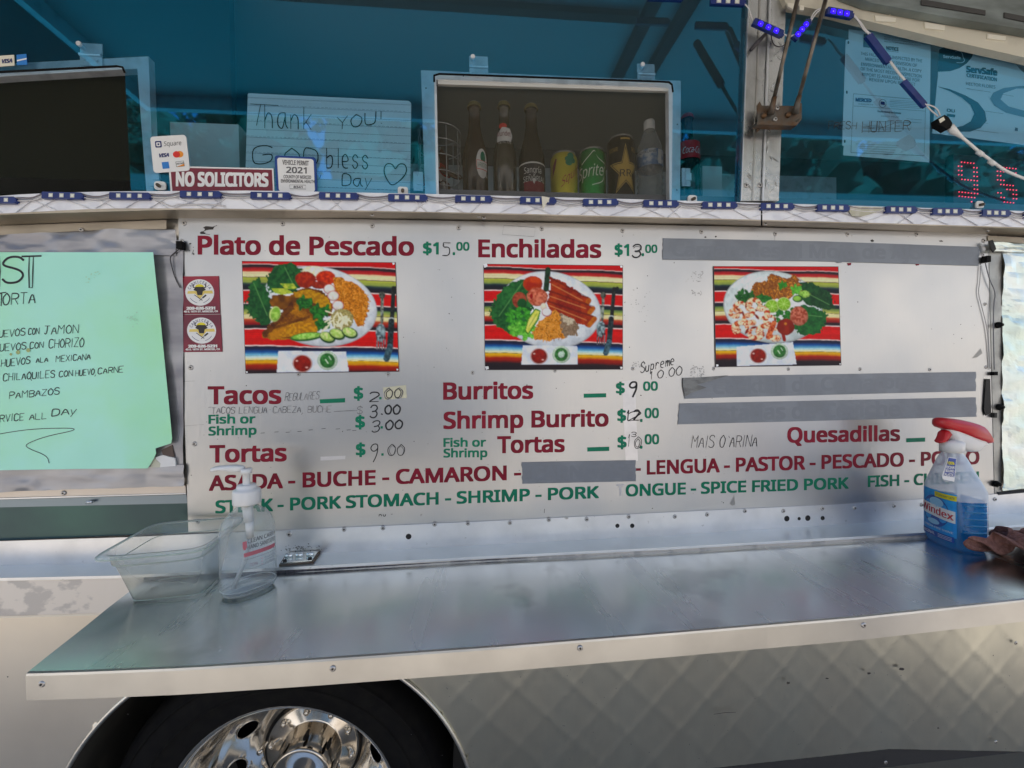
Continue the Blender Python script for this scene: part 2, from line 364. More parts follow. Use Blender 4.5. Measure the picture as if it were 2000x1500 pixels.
# rivets share two meshes
def rivet_mesh(mat, hole):
    prof = [(.0001, -.0028), (.0016, -.0028), (.0018, -.0012), (.0026, -.0026), (.0042, -.0018), (.0052, -.0006), (.0054, .0004)]
    m = lathe_mesh(prof, mat, 14, True, 'Y'); m.materials.append(hole)
    for p in m.polygons:
        if math.hypot(p.center.x, p.center.z) < .0019: p.material_index = 1
    return m
RV = rivet_mesh(RIVET, HOLE)
def rivet(px, py, Y, parent, s=1., name='rivet'): return put(name, RV, at(px, py, Y), parent, scale=s)

# ------------------------------------------------------------------ ground and far surroundings
GROUND = pm('sunlit_asphalt', (.3,.265,.22), .9, 0, (.22,.2,.17), ns=1.2, lo=.4, hi=.6, bump=.4, bs=60)
g = obj('ground', [(-150,-150,0),(150,-150,0),(150,150,0),(-150,150,0)], [(0,1,2,3)], GROUND); tag(g, kind='structure')

# ------------------------------------------------------------------ the truck
truck = thing('food_truck', 'silver food truck with blue tinted serving windows and chrome wheel', 'food truck', (0, 1., 0))
XL, XR = -2.7, 3.2
Z0 = .55          # lower edge of the skirt
def circ3(a, b, c, Y):
    (x1, z1), (x2, z2), (x3, z3) = [(float(at(*p, Y)[0]), float(at(*p, Y)[2])) for p in (a, b, c)]
    A = np.array([[2*(x2-x1), 2*(z2-z1)], [2*(x3-x1), 2*(z3-z1)]]); x, z = np.linalg.solve(A, [x2*x2-x1*x1+z2*z2-z1*z1, x3*x3-x1*x1+z3*z3-z1*z1]); return float(x), float(z), math.hypot(x-x1, z-z1)
WX, WZ, WR = circ3((135,1500), (915,1500), (770,1312), 0.)
# lower skin: one pressed sheet, pillowed diamonds right of the wheel
def skin():
    dx = .008; xs = np.arange(XL, XR, dx); zs = np.arange(Z0, 1.125, dx); V = []; F = []; idx = {}
    S = .13
    def hgt(x, z):
        a = min(1, max(0, (x-(-.12))/.1)); u = ((x+.3)/S + (z)/S); v = ((x+.3)/S - (z)/S)
        fu, fv = u-math.floor(u), v-math.floor(v)
        return -a*(.0008*max(0, 1-fu*3.4)**2 + .0006*max(0, 1-fv*3.4)**2) + .0015*sin(x*4+1)*sin(z*5)
    for i, x in enumerate(xs):
        for j, z in enumerate(zs):
            X = x; zb_ = Z0-.12*max(0, x-1.03); z = zb_+(z-Z0)*(1.125-zb_)/(1.125-Z0); Z = z; d = math.hypot(x-WX, z-WZ)
            if abs(d-WR) < dx*.71: X, Z = WX+(x-WX)*WR/d, WZ+(z-WZ)*WR/d
            elif d < WR: continue
            idx[i, j] = len(V); V.append((X, hgt(X, Z), Z))
    for i in range(len(xs)-1):
        for j in range(len(zs)-1):
            q = [(i, j), (i+1, j), (i+1, j+1), (i, j+1)]
            if all(k in idx for k in q): F.append(tuple(idx[k] for k in q))
            elif sum(k in idx for k in q) == 3: F.append(tuple(idx[k] for k in q if k in idx))
    o = obj('lower_body_skin', V, F, QUILT, truck, True); o.data.materials.append(SKIN)
    for p in o.data.polygons:
        if p.center.x < WX: p.material_index = 1
    return o
skin()
ar = [(WX+WR*cos(a), -.004, WZ+WR*sin(a)) for a in np.linspace(math.asin((Z0-WZ)/WR), pi-math.asin((Z0-WZ)/WR), 60)]
MB().tube(ar, .0045, 8).build('wheel_arch_lip', LIP, truck, True)
v = []; f = []
aa = np.linspace(-.3, pi+.3, 48)
for y in (0.0, .62):
    v += [(WX+(WR+.004)*cos(a), y, WZ+(WR+.004)*sin(a)) for a in aa]
f = [(i, i+1, 49+i, 48+i) for i in range(47)]
obj('wheel_arch_liner', v, f, ARCH, truck, True)
v = [(WX, .55, WZ)] + [(WX+.6*cos(a), .6, WZ+.6*sin(a)) for a in np.linspace(0, 2*pi, 33)]
obj('wheel_arch_back', v, [(0, i, i+1) for i in range(1, 33)], DARKGAP, truck)
for x, y, r, a in ((1539,1334,2.6,1.6),(1615,1325,1.8,2.),(1697,1315,2.6,1.4),(1762,1307,2.4,2.6),(1832,1422,1.6,1.6),(1940,1280,1.2,.7),(250,1395,1.2,1),(15,1322,1.6,1)):
    blot('dent_mark', x, y, r, SMUDGE, truck, -.0075, asp=a)
lines([[(1394,1395),(1415,1392),(1437,1391)]], 1.4, SMUDGE, truck, -.0075, 'scratch_mark')
for x, y in ((1984,1256),(1945,1449),(1730,1489)): rivet(x, y, -.006, truck, .8)
for _ in range(90): blot('road_dust_speck', random.uniform(800, 1990), random.uniform(1290, 1490), random.uniform(.4, 1.), SOOT, truck, -.0073, 6)
# underside and far box of the truck (shades the ground and blocks the sun)
ROOF = pm('white_roof_paint', (.7,.7,.68), .5)
b = MB(); b.box((XL, .64, .5), (XR, 2.3, .56)); b.box((WX+.62, .004, .5), (XR, .64, .555)); b.box((XL, .004, .5), (WX-.62, .64, .555)); b.build('chassis_floor', DARKGAP, truck)
MB().box((XL, 2.26, .56), (XR, 2.3, 2.8)).build('far_side_wall', ROOF, truck)
MB().box((XL-.04, 0.003, .56), (XL, 2.3, 2.8)).build('rear_wall', ROOF, truck)
MB().box((XR, 0.003, .56), (XR+.04, 2.3, 2.8)).build('front_bulkhead', ROOF, truck)
MB().box((XL-.04, -.01, 2.8), (XR+.04, 2.32, 2.86)).build('roof', ROOF, truck)
CABIN = pm('cabin_wall', (.3,.3,.3), .5, .3, (.22,.22,.22), ns=2); CABD = pm('cabin_dark', (.045,.043,.04), .7)
MB().box((XL, 1.5, 1.93), (XR, 1.54, 2.8)).build('cabin_back_wall', CABIN, truck)
MB().box((XL, .02, .9), (XR, 1.5, .93)).build('cabin_floor', CABD, truck)
b = MB(); b.box((XL, .03, 1.89), (XR, .42, 1.925)); b.build('inner_counter', CABIN, truck)
b = MB(); b.box((-.9, 1.1, 2.25), (1.9, 1.45, 2.5)); b.build('extractor_hood', FRAME, truck)
b = MB(); b.box((-1.2, .9, .93), (2.1, 1.49, 1.95)); b.build('cooking_line', CABD, truck)
MB().box((XL, .5, .93), (-.74, .53, 2.8)).build('dark_backdrop_panel', CABD, truck)  # added dark panel so the left window looks black inside
# header above the glass
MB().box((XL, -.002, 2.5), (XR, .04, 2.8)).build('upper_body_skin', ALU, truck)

# wall behind the menu (upper body below the windows)
TOPL = [(-60,386),(0,383),(60,378),(200,374),(500,372),(850,379),(1200,388),(1580,399),(2000,412),(2100,416)]
BOTF = [(-60,420),(0,417),(200,407),(400,407),(700,411),(1000,417),(1400,427),(1700,435),(2000,444),(2100,447)]
BOTB = [(-60,444),(0,440),(345,427),(700,427),(1000,432),(1400,440),(1700,449),(2000,461),(2100,465)]
xs = list(range(-400, 2600, 60))
def pl(P, x): return (x, interp(P, x))
def skinsheet(name, rows, mat, parent, smooth=False, label=None, xlist=None):
    """rows: list of (polyline, Y); surface through them"""
    X = xlist or xs; V = []; F = []
    for P, Y in rows: V += [at(x, interp(P, x), Y) for x in X]
    n = len(X)
    for r in range(len(rows)-1):
        for i in range(n-1): F.append((r*n+i, (r+1)*n+i, (r+1)*n+i+1, r*n+i+1))
    return obj(name, V, F, mat, parent, smooth, label)
MB().box((XL, 0.0045, 1.10), (XR, .02, 1.87)).build('side_wall', SKIN, truck)

# window ledge with its bright front face, seam at x=1487
def ledge_part(x0, x1, nm='window_ledge', rows=None, mat=None, extra=0):
    X = list(np.linspace(x0, x1, max(3, int((x1-x0)/60))))
    return skinsheet(nm, rows, mat, truck, False, None, X)
for x0, x1 in ((-400, 1486), (1489, 2500)):
    ledge_part(x0, x1, 'window_ledge', [(TOPL, .0), (TOPL, -.0505), (BOTF, -.052)], DIAMOND)
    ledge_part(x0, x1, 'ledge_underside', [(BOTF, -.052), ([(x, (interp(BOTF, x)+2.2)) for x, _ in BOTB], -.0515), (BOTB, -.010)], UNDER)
# the ledge is backed by a solid rail
skinsheet('ledge_core', [(TOPL, .02), ([(x, y+3) for x, y in TOPL], -.02), ([(x, y-2) for x, y in BOTB], -.004)], DARKGAP, truck)
# pressed creases: low ridges in an X pattern on the ledge face
b = MB()
def ledge_pt(x, t, d=.0012):
    ya, yb = interp(TOPL, x)+4, interp(BOTF, x)-1; y = ya+(yb-ya)*t; Y = -.0505-.0015*t
    return at(x, y, Y-d)
for k, x in enumerate(range(-20, 2060, 56)):
    x = x+random.uniform(-9, 9); dx = random.choice([-1, 1])*random.uniform(12, 30)
    for s_ in ([1] if random.random() < .45 else [1, -1]):
        a0, a1 = x-s_*dx, x+s_*dx; wd = random.uniform(2.2, 5)
        p = [ledge_pt(a0, .28), ledge_pt(a0+wd, .28), ledge_pt(a1+wd, 1.0), ledge_pt(a1, 1.0), ledge_pt(a0+wd/2, .28, .0035), ledge_pt(a1+wd/2, 1., .0035)]
        b.add(p, [(0,4,5,3), (4,1,2,5), (0,1,4), (3,5,2)])
o = b.build('pressed_crease', DIAMOND, truck); o['kind'] = 'stuff'
for x in (727,): pass
for x, y in ((727,419),(935,422),(945,425),(1283,427),(1495,437),(1655,437),(1736,440),(1790,440),(1930,449)):
    rivet(x, y, -.035, truck, .8)

# riveted strip, flange and drop below the menu board
STOP = [(-60,1060),(0,1057),(257,1049),(430,1041),(600,1033.5),(930,1019),(1300,1001),(1680,983),(1942,965.5),(2000,960),(2100,951)]
SFOLD = [(-60,1106),(0,1104),(257,1099),(673,1078),(1300,1046),(1795,1014),(2000,1001),(2100,994)]
SFRONT = [(-60,1132),(0,1129),(240,1124),(600,1106),(930,1087),(1300,1069),(1795,1041),(2000,1024),(2100,1015)]
X2 = list(range(-300, 2300, 50))
skinsheet('riveted_strip', [(STOP, -.006), (STOP, -.0145), (SFOLD, -.0145)], ALU_STRIP, truck, xlist=X2)
V = []; F = []; foldx = []; foldz = []
for x in X2:
    p = at(x, interp(SFOLD, x), -.0145); foldx.append(p[0]); foldz.append(p[2])
def zf(x): return float(np.interp(x, foldx, foldz))
def surf(px, py, dz=0.):
    z = 1.12
    for _ in range(6): P = atz(px, py, z); z = zf(P[0])+dz
    return P
for x in X2: V.append(at(x, interp(SFOLD, x), -.0145))
for x in X2: V.append(surf(x, interp(SFRONT, x)))
n = len(X2); F = [(i, n+i, n+i+1, i+1) for i in range(n-1)]
obj('flange_top', V, F, pm('flange_alloy', (.72,.77,.79), .36, .85, (.62,.68,.7), ns=5, lo=.4, hi=.6), truck)
fr = V[n:]; V2 = [p for p in fr] + [p-np.array([0,0,.0055]) for p in fr]
obj('flange_edge', V2, [(i, n+i, n+i+1, i+1) for i in range(n-1)], ALU_STRIP, truck)
fl = [p+np.array([0,.002,-.0055]) for p in fr if p[0] < XR]; nn = len(fl)
fl2 = [p+np.array([0,.0,-.068]) for p in fl]
fl3 = [p+np.array([0, abs(p[1]), -.001]) for p in fl2]
obj('stained_drop_face', fl+fl2, [(i, nn+i, nn+i+1, i+1) for i in range(nn-1)], STAIN, truck)
obj('drop_return', fl2+fl3, [(i, nn+i, nn+i+1, i+1) for i in range(nn-1)], DARKGAP, truck)
obj('drop_bead', [p+np.array([0,-.001,.0]) for p in fl2]+[p+np.array([0,-.001,-.003]) for p in fl2], [(i, nn+i, nn+i+1, i+1) for i in range(nn-1)], LIP, truck)
for x, y in ((565,1044),(672,1034),(748,1031),(849,1024),(914,1022),(996,1021),(1072,1015),(1146,1014),(1228,1009),(1318,1009),(1381,1005),(1455,998),(1530,998),(1606,993),(1669,992),(1746,988),(1800,986),(1923,977),(1943,975)):
    rivet(x, y, -.0147, truck, .95)
for x, y, r in ((798,1048,5),(1206,1027,4),(1235,1027,4.2),(1537,1013,5.5),(1561,1013,3.2),(1578,1012,5.5),(1607,1012,4.2)):
    put('drilled_hole', lathe_mesh([(.0001,0.0002),(r*.0009,0),(r*.0011,-.0006),(r*.00125,0.0004)], HOLE, 14, True, 'Y'), at(x, y, -.0149), truck)
rivet(565, 1043, -.0147, truck, 1.1)
for _ in range(60):
    x = 590+random.gauss(0, 22); y = 1072+random.gauss(0, 5)-abs(x-590)*.02; blot('grime_speck', x, y, random.uniform(.5, 1.4), SOOT, truck, -.0148)

# ------------------------------------------------------------------ left bay below the ledge
YB = -.006
o = skinsheet('bay_top_rail', [([(-300,441),(0,441),(345,429)], YB-.004), ([(-300,468),(0,459),(200,449),(345,447),(360,447)], YB-.004)], UNDER, truck, xlist=list(range(-300, 350, 25)))
rivet(159, 449, YB-.005, truck, .9)
slab('bay_lower_rail', [(-300,966),(0,957),(362,948),(363,963),(0,972),(-300,980)], YB-.006, pm('bay_rail_alloy', (.62,.56,.5), .4, .7), truck, .004)
slab('bay_rail_edge', [(-300,981),(0,973),(363,963.5),(363,965),(0,975.5),(-300,983)], YB-.008, ALU_STRIP, truck, .005)
rivet(124, 963, YB-.007, truck, .9)
slab('bay_light_band', [(-300,984),(0,976),(364,966),(366,983),(0,991),(-300,998)], YB, pm('band_alloy', (.22,.27,.31), .3, .8), truck, .003)
slab('bay_dark_panel', [(-300,998),(0,991),(366,983),(368,1040),(0,1056),(-300,1064)], YB+.001, pm('dark_teal_panel', (.05,.085,.09), .28, .6, (.06,.12,.11), ns=4), truck, .003)
b = MB().tube([at(170, 981, YB-.005), at(180, 980, YB-.007)], .003, 8); b.build('panel_bolt', ALU_STRIP, truck, True)

# ------------------------------------------------------------------ glass, serving windows
GT = 2.5
def rrect(x0, y0, x1, y1, r, n=5, corners=(1,1,1,1)):
    P = []
    for (cx, cz, a0, on) in ((x1-r, y1-r, 0, corners[0]), (x0+r, y1-r, pi/2, corners[1]), (x0+r, y0+r, pi, corners[2]), (x1-r, y0+r, 3*pi/2, corners[3])):
        if on: P += [(cx+r*cos(a0+pi/2*k/n), cz+r*sin(a0+pi/2*k/n)) for k in range(n+1)]
        else: P.append((cx+r*(1 if a0 in (0, 3*pi/2) else -1), cz+r*(1 if a0 < pi-.1 else -1)))
    return P
def wpt(px, py): p = at(px, py, 0.); return (float(p[0]), float(p[2]))
zb = 1.86
hole1 = [wpt(*p) for p in smooth_pts([(852,388),(848,160),(848,148),(858,145),(1290,160),(1306,161),(1312,166),(1314,180),(1312,392)], 0)]
hole0 = [wpt(*p) for p in [(-90,386),(-95,146),(230,130),(240,132),(244,142),(256,380)]]
h1x = [p[0] for p in hole1]; h0x = [p[0] for p in hole0]
def glass_panel(name, x0, x1, holes):
    bm = bmesh.new(); out = [(x0, zb), (x1, zb), (x1, GT), (x0, GT)]
    for y in (0.0,):
        edges = []
        for lp in [out]+holes:
            vs_ = [bm.verts.new((x, y, z)) for x, z in lp]
            for i in range(len(vs_)): edges.append(bm.edges.new((vs_[i], vs_[(i+1) % len(vs_)])))
        bmesh.ops.triangle_fill(bm, use_beauty=True, edges=edges)
    m = bpy.data.meshes.new(name); bm.to_mesh(m); bm.free(); m.materials.append(GLASS); o = bpy.data.objects.new(name, m); link(o, truck)
    return o
px_p = float(at(1490, 200, 0)[0])
glass_panel('tinted_window_glass', XL, px_p, [hole0, hole1])
glass_panel('tinted_window_glass', px_p+.001, XR, [])
def gasket(hole, name='rubber_gasket'):
    P = [(x, -.001, z) for x, z in hole]; return MB().tube(P, .0022, 6).build(name, BLACK, truck, True)
gasket(hole1[1:-1]); gasket(hole0[1:-1])
def hinge(px, py, par, s=1., Y=.012, rot=0, name='hinge'):
    c = at(px, py, Y); b = MB(); W, H = .021*s, .019*s
    def bx(a, e): b.box((c[0]+a[0], c[1]+a[1], c[2]+a[2]), (c[0]+e[0], c[1]+e[1], c[2]+e[2]))
    if rot == 0:
        bx((-W, -.002, .004), (W, 0, H+.006)); bx((-W, -.003, -H-.002), (W, -.001, -.003)); b.tube([(c[0]-W, c[1]-.004, c[2]), (c[0]+W, c[1]-.004, c[2])], .0035, 8)
        b.tube([(c[0]-W*.62, c[1]-.016, c[2]+H*.75), (c[0]-W*.62, c[1]+.002, c[2]+H*.75)], .005, 8)
        for sx in (-.55, .55): b.tube([(c[0]+W*sx, c[1]-.006, c[2]-H*.6), (c[0]+W*sx, c[1], c[2]-H*.6)], .003, 6)
    else:
        bx((-H*.55, -.003, -W), (H*.55, 0, W)); bx((-.002, -.006, -W*.4), (H*.6, -.003, W*.4))
        for sx in (-.72, .72): b.tube([(c[0], c[1]-.006, c[2]+W*sx), (c[0], c[1], c[2]+W*sx)], .0032, 6)
    return b.build(name, FRAME, par)
def serving_window(label, outer, inner, hinges, latch, rail, scr=None):
    w_ = part_empty('serving_window', at(outer[0][0], outer[0][1], .02), truck, label)
    b = MB(); O = [at(x, y, .012) for x, y in outer]; I = [at(x, y, .012) for x, y in inner]; k = len(O); D = np.array([0, .018, 0])
    b.add(O+I+[p+D for p in O]+[p+D for p in I], [(i, i+1, k+i+1, k+i) for i in range(k-1)] + [(k+i, k+i+1, 3*k+i+1, 3*k+i) for i in range(k-1)] + [(i, 2*k+i, 2*k+i+1, i+1) for i in range(k-1)])
    b.build('frame', FRAME, w_)
    slab('screen_rail', rail, .014, RAIL, w_, .008)
    P = [at(x, y, .03) for x, y in inner]; obj('insect_screen', P, [tuple(range(len(P)))], scr or SCREEN, w_)
    for h in hinges: hinge(h[0], h[1], w_)
    for h in latch: hinge(h[0], h[1], w_, rot=1, name='latch')
    return w_
serving_window('serving window with drinks standing behind its screen', [(832,430),(822,137),(1330,158),(1328,430)], [(858,430),(852,155),(1306,172),(1308,430)], [(935,133),(1261,147)], [(817,355),(1339,347)],
   [(855,156),(1306,171),(1306,178),(855,164)])
serving_window('dark serving window at the left edge of the photo', [(-120,430),(-120,133),(60,122),(290,110),(302,430)], [(-100,430),(-100,156),(60,146),(268,134),(290,430)], [(180,110)], [(303,345)],
   [(-95,143),(60,138),(244,130),(245,136),(60,147),(-95,153)], glassmix('dark_screen', (.5,.5,.45), (.1,.1,.1), .04, .5, (.03,.03,.02), .5))
for x, y in ((1323,243),(1322,371),(832,172),(905,148),(1224,156)): put('frame_screw', lathe_mesh([(.0001,-.001),(.0017,0)], HOLE, 8, True, 'Y'), at(x, y, .0105), truck)
# glass stops: small clips with bolts on the ledge
for x, y in ((313,363),(787,373),(1352,389),(1913,400)):
    c = at(x, y, -.004); s = .011
    cl = part_empty('glass_clip', c, truck)
    vv, ff = loft([(-.0015,0,0,s,s*.8,4),(.0015,0,0,s,s*.8,4)], 20); vv = [(c[0]+p[0], c[1]-p[2], c[2]+p[1]) for p in vv]; obj('clip_plate', vv, ff, WHITEP, cl)
    MB().tube([c+np.array([-.001,0,-.001]), c+np.array([.001,-.010,-.002])], .0035, 10).build('clip_bolt', RODM, cl, True)

# pillar between the two windows
pil = part_empty('window_pillar', at(1490,200,-.02), truck)
def pcol(x0t, x1t, x0b, x1b, Y, mat, nm, th=.01): return slab(nm, [(x0t,-20),(x1t,-20),(x1b,392),(x0b,392)], Y, mat, pil, th)
pcol(1463.5, 1505, 1448, 1490, -.012, PILLAR, 'left_plate', .03)
pcol(1506, 1536, 1491, 1521, -.0165, PILLAR, 'right_plate', .035)
pcol(1484, 1487, 1469, 1472, -.014, LIP, 'pressed_bead', .004)
pcol(1504, 1507, 1489, 1492, -.018, ALU_STRIP, 'bright_edge', .004)
pcol(1462.5, 1464.5, 1447, 1449, -.0135, ALU_STRIP, 'bright_edge', .004)
for x, y in ((1457,362),(1484,362)): rivet(x, y, -.0125, pil, 1.1)
b = MB()
for _ in range(26):
    y = random.uniform(20, 385); xc = random.choice([1473, 1480, 1497, 1512, 1524])-(y/392)*15*.9+4; a = random.uniform(0, pi); l = random.uniform(5, 12); wd = random.uniform(1, 2.6)
    Yc = -.0131 if xc < 1500-(y/392)*15 else -.0176
    p0 = (xc-cos(a)*l, y-sin(a)*l); p1 = (xc+cos(a)*l, y+sin(a)*l); lo_, hi_ = (1464-y*.038, 1502-y*.038) if Yc > -.015 else (1509-y*.038, 1533-y*.038)
    p0 = (min(max(p0[0], lo_), hi_), p0[1]); p1 = (min(max(p1[0], lo_), hi_), p1[1])
    b.add([at(p0[0], p0[1], Yc), at(p0[0]+wd, p0[1], Yc), at(p1[0]+wd, p1[1], Yc), at(p1[0], p1[1], Yc), at((p0[0]+p1[0])/2+wd/2, (p0[1]+p1[1])/2, Yc-.0022)], [(0,1,4),(1,2,4),(2,3,4),(3,0,4)])
b.build('pressed_star_pattern', PILLAR, pil)['kind'] = 'stuff'
# rusty bracket with two hatch support rods
br = part_empty('strut_bracket', at(1522,225,-.03), truck)
slab('bracket_plate', [(1479,205),(1484,198),(1488,206),(1558,207),(1560,200),(1566,202),(1566,230),(1556,243),(1532,243),(1480,240)], -.034, RUST, br, .003)
slab('bracket_fold', [(1480,236),(1557,238),(1566,228),(1566,233),(1556,245),(1532,245),(1478,243)], -.05, RUST, br, .018)
slab('bracket_gusset', [(1477,240),(1497,243),(1479,258)], -.032, RUST, br, .003)
for x, y in ((1518,211),(1514,233)): rivet(x, y, -.035, br, 1.0)
for x, y in ((1491,226),(1538,225)): put('pivot_bolt', lathe_mesh([(.0001,-.006),(.005,-.006),(.007,-.002),(.007,.001)], RUST, 12, True, 'Y'), at(x, y, -.0345), br)
def rod(x0, y0, x1, y1, Y0, Y1):
    a = at(x0, y0, Y0); c = at(x1, y1, Y1); d = (c-a)
    e = a+d*2.2; rd = part_empty('hatch_strut', a, truck)
    MB().tube([a, a+d*1.05], .0042, 10).build('strut_rod', RODM, rd, True)
    MB().tube([a+d*1.05, e], .0105, 12).build('strut_cylinder', BLACK, rd, True)
    MB().tube([a-d*.02+np.array([0,.004,-.012]), a+d*.1], [.0075, .005], 10).build('strut_eye', RUST, rd, True)
    return e
e1 = rod(1508, 208, 1558, -2, -.045, -.135); e2 = rod(1556, 206, 1613, -2, -.045, -.125)

# raised hatch above the windows
HZ = 2.62
HATCH = pm('hatch_underside', (.72,.73,.72), .5, .1)
hx0 = float(atz(150, 60, HZ)[0]); hx1 = 2.7; hx0 = max(hx0, -1.6)
b = MB(); b.box((hx0, -.86, HZ), (hx1, -.02, HZ+.02)); b.build('hatch_panel', HATCH, truck)
b = MB(); b.box((-2.66, -.86, HZ-.02), (hx0-.05, -.02, HZ)); b.build('sky_blocker_panel', pm('sky_blocker_dark', (.12,.125,.13), .7, c2=(.2,.2,.2), ns=3), truck)  # added dark panel out of view, cuts the sky's reflection in the glass
b = MB(); b.box((hx0, -.885, HZ-.05), (hx1, -.861, HZ+.02)); b.box((hx0-.024, -.885, HZ-.05), (hx0-.001, -.02, HZ+.02)); b.box((hx1+.001, -.885, HZ-.05), (hx1+.025, -.02, HZ+.02))
b.build('hatch_rim', FRAME, truck)
b = MB()
for x in (.55, .66): b.box((x, -.86, HZ-.03), (x+.035, -.02, HZ-.001))
b.box((hx0+.01, -.36, HZ-.02), (.54, -.33, HZ-.001)); b.build('hatch_rib', DARKGAP, truck)
# cream header strip top right
hd = part_empty('window_header', at(1750,60,-.03), truck)
slab('header_strip', [(1528,-10),(1536,8),(1620,22),(1700,42),(1850,78),(2000,112),(2080,131),(2080,72),(2000,58),(1850,34),(1700,6),(1650,-12)], -.028, CREAM, hd, .02)
slab('header_band', [(1650,-13),(1700,5),(1850,33),(2000,57),(2080,71),(2080,-30),(1650,-30)], -.05, pm('header_teal_alloy', (.3,.34,.33), .4, .6, (.16,.18,.17), ns=5, st=(1,1,4)), hd, .02)
slab('header_dark_slot', [(1800,-2),(1925,20),(1925,29),(1800,9)], -.052, CABD, hd, .002)
slab('header_dark_slot', [(1962,24),(2080,47),(2080,58),(1962,34)], -.052, CABD, hd, .002)
for q in ([(1538,5),(1556,8),(1552,20),(1539,12)], [(1563,10),(1571,11),(1570,20),(1562,19)], [(1709,30),(1750,35),(1749,43),(1711,41)], [(1806,43),(1846,49),(1845,59),(1807,55)], [(1929,66),(1965,71),(1964,79),(1929,75)], [(1736,12),(1744,13),(1747,27),(1738,29)]):
    slab('putty_clip', q, -.031, CLAY, hd, .004)

# ------------------------------------------------------------------ wheel
cr_ = circ3((343,1500), (768,1500), (571,1374), .052); wc = np.array([cr_[0], .07, cr_[1]]); print('wheel', cr_, WX, WZ, WR); WS = cr_[2]/.297
whl = part_empty('rear_wheel', wc, truck)
def wl(name, prof, mat, n=64, parent=whl, smooth=True):
    m = lathe_mesh(prof, mat, n, smooth, 'Y'); return put(name, m, (wc[0], 0, wc[2]), parent, scale=(WS, 1, WS))
wl('tyre', [(.292,.05),(.297,.044),(.303,.05),(.34,.035),(.385,.032),(.41,.045),(.424,.07),(.427,.12),(.427,.26),(.40,.28),(.3,.29)], BLACK, 72)
for r in (.345, .392): wl('tyre_bead_ring', [(r,.0335),(r+.003,.0305),(r+.006,.0335)], BLACK, 72)
rimp = [(.2965,.058),(.2955,.052),(.290,.050),(.281,.056),(.276,.066),(.272,.08),(.266,.1),(.258,.13),(.25,.152),(.243,.166),(.236,.176),(.222,.188),(.2,.204),(.178,.22),(.16,.236),(.146,.25),(.138,.258)]
def rim():
    n = 160; m = lathe_mesh(rimp[:11], CHROME, 96, True, 'Y'); put('rim', m, (wc[0], 0, wc[2]), whl, scale=(WS, 1, WS))
    # dish with ten hand holes cut out
    rr = np.linspace(.236, .138, 26); ry = np.interp(-rr, [-p[0] for p in rimp[10:]], [p[1] for p in rimp[10:]])
    V = []; F = []
    def inh(r, a):
        for k in range(10):
            ac = radians(146)+k*2*pi/10; d = ((a-ac+pi) % (2*pi))-pi
            q = math.hypot(d*.197/.031, (r-.197)/.021)
            if q < 1: return ac, q
        return None
    for i, r in enumerate(rr):
        for k in range(n): a = 2*pi*k/n; V.append((r*cos(a), ry[i], r*sin(a)))
    for i in range(len(rr)-1):
        for k in range(n):
            if inh((rr[i]+rr[i+1])/2, 2*pi*(k+.5)/n): continue
            F.append((i*n+k, (i+1)*n+k, (i+1)*n+(k+1) % n, i*n+(k+1) % n)[::1])
    # snap border verts onto ellipse
    for idx, (x, y, z) in enumerate(V):
        r = math.hypot(x, z); a = math.atan2(z, x)
        for k in range(10):
            ac = radians(146)+k*2*pi/10; d = ((a-ac+pi) % (2*pi))-pi
            q = math.hypot(d*.197/.031, (r-.197)/.021)
            if .72 < q < 1.14:
                d2 = d/q; r2 = .197+(r-.197)/q; V[idx] = (r2*cos(ac+d2), y, r2*sin(ac+d2))
    put('rim_dish', me(V, F, CHROME, True), (wc[0], 0, wc[2]), whl, scale=(WS, 1, WS))
    for k in range(10):
        m = MB(); ac = radians(146)+k*2*pi/10
        m.tube([((.197+.021*sin(t))*cos(ac+.031/.197*cos(t)), float(np.interp(-(.197+.021*sin(t)), [-p[0] for p in rimp[10:]], [p[1] for p in rimp[10:]]))-.0008, (.197+.021*sin(t))*sin(ac+.031/.197*cos(t))) for t in np.linspace(0, 2*pi, 25)], .002, 6, False)
        put('hand_hole_rim', me(m.v, m.f, CHROME, True), (wc[0], 0, wc[2]), whl, scale=(WS, 1, WS))
rim()
wl('brake_drum', [(.24,.3),(.24,.27),(.0001,.27)], DARKGAP, 32)
wl('nut_flange', [(.137,.259),(.135,.248),(.130,.244),(.088,.244),(.084,.24)], CHROME_D, 64)
wl('flange_groove', [(.141,.262),(.1405,.252),(.137,.262)], DARKGAP, 64)
hubp = [(.086,.246),(.084,.232),(.083,.215),(.081,.185),(.080,.162),(.078,.157),(.070,.1575),(.066,.160),(.02,.161),(.018,.166),(.0001,.166)]
wl('hub_cap', hubp, CHROME_D, 64)
nutm = lathe_mesh([(.0001,-.014),(.004,-.0135),(.0075,-.010),(.0085,-.004),(.009,.0),(.0095,.004)], CHROME, 16, True, 'Y')
slotm = None
for k in range(10):
    a = radians(96)+k*2*pi/10; put('lug_nut', nutm, (wc[0]+.106*cos(a), .243, wc[2]+.106*sin(a)), whl)
for k in range(8):
    m = MB(); a = radians(86)+k*2*pi/8; ring0 = []; 
    for t, hw in ((.170, .035), (.180, .075), (.195, .06), (.208, .03)):
        ring0.append([( .0822*cos(a-hw), t, .0822*sin(a-hw)), (.0822*cos(a+hw), t, .0822*sin(a+hw))])
    vv = [p for r_ in ring0 for p in r_]; m.add(vv, [(2*i, 2*i+1, 2*i+3, 2*i+2) for i in range(3)])
    put('hub_slot', me(m.v, m.f, HOLE, False), (wc[0], 0, wc[2]), whl)
MB().tube([(wc[0]-.1,.2,wc[2]+.062),(wc[0]-.105,.17,wc[2]+.06)], .006, 10).build('valve_stem', CHROME, whl, True)

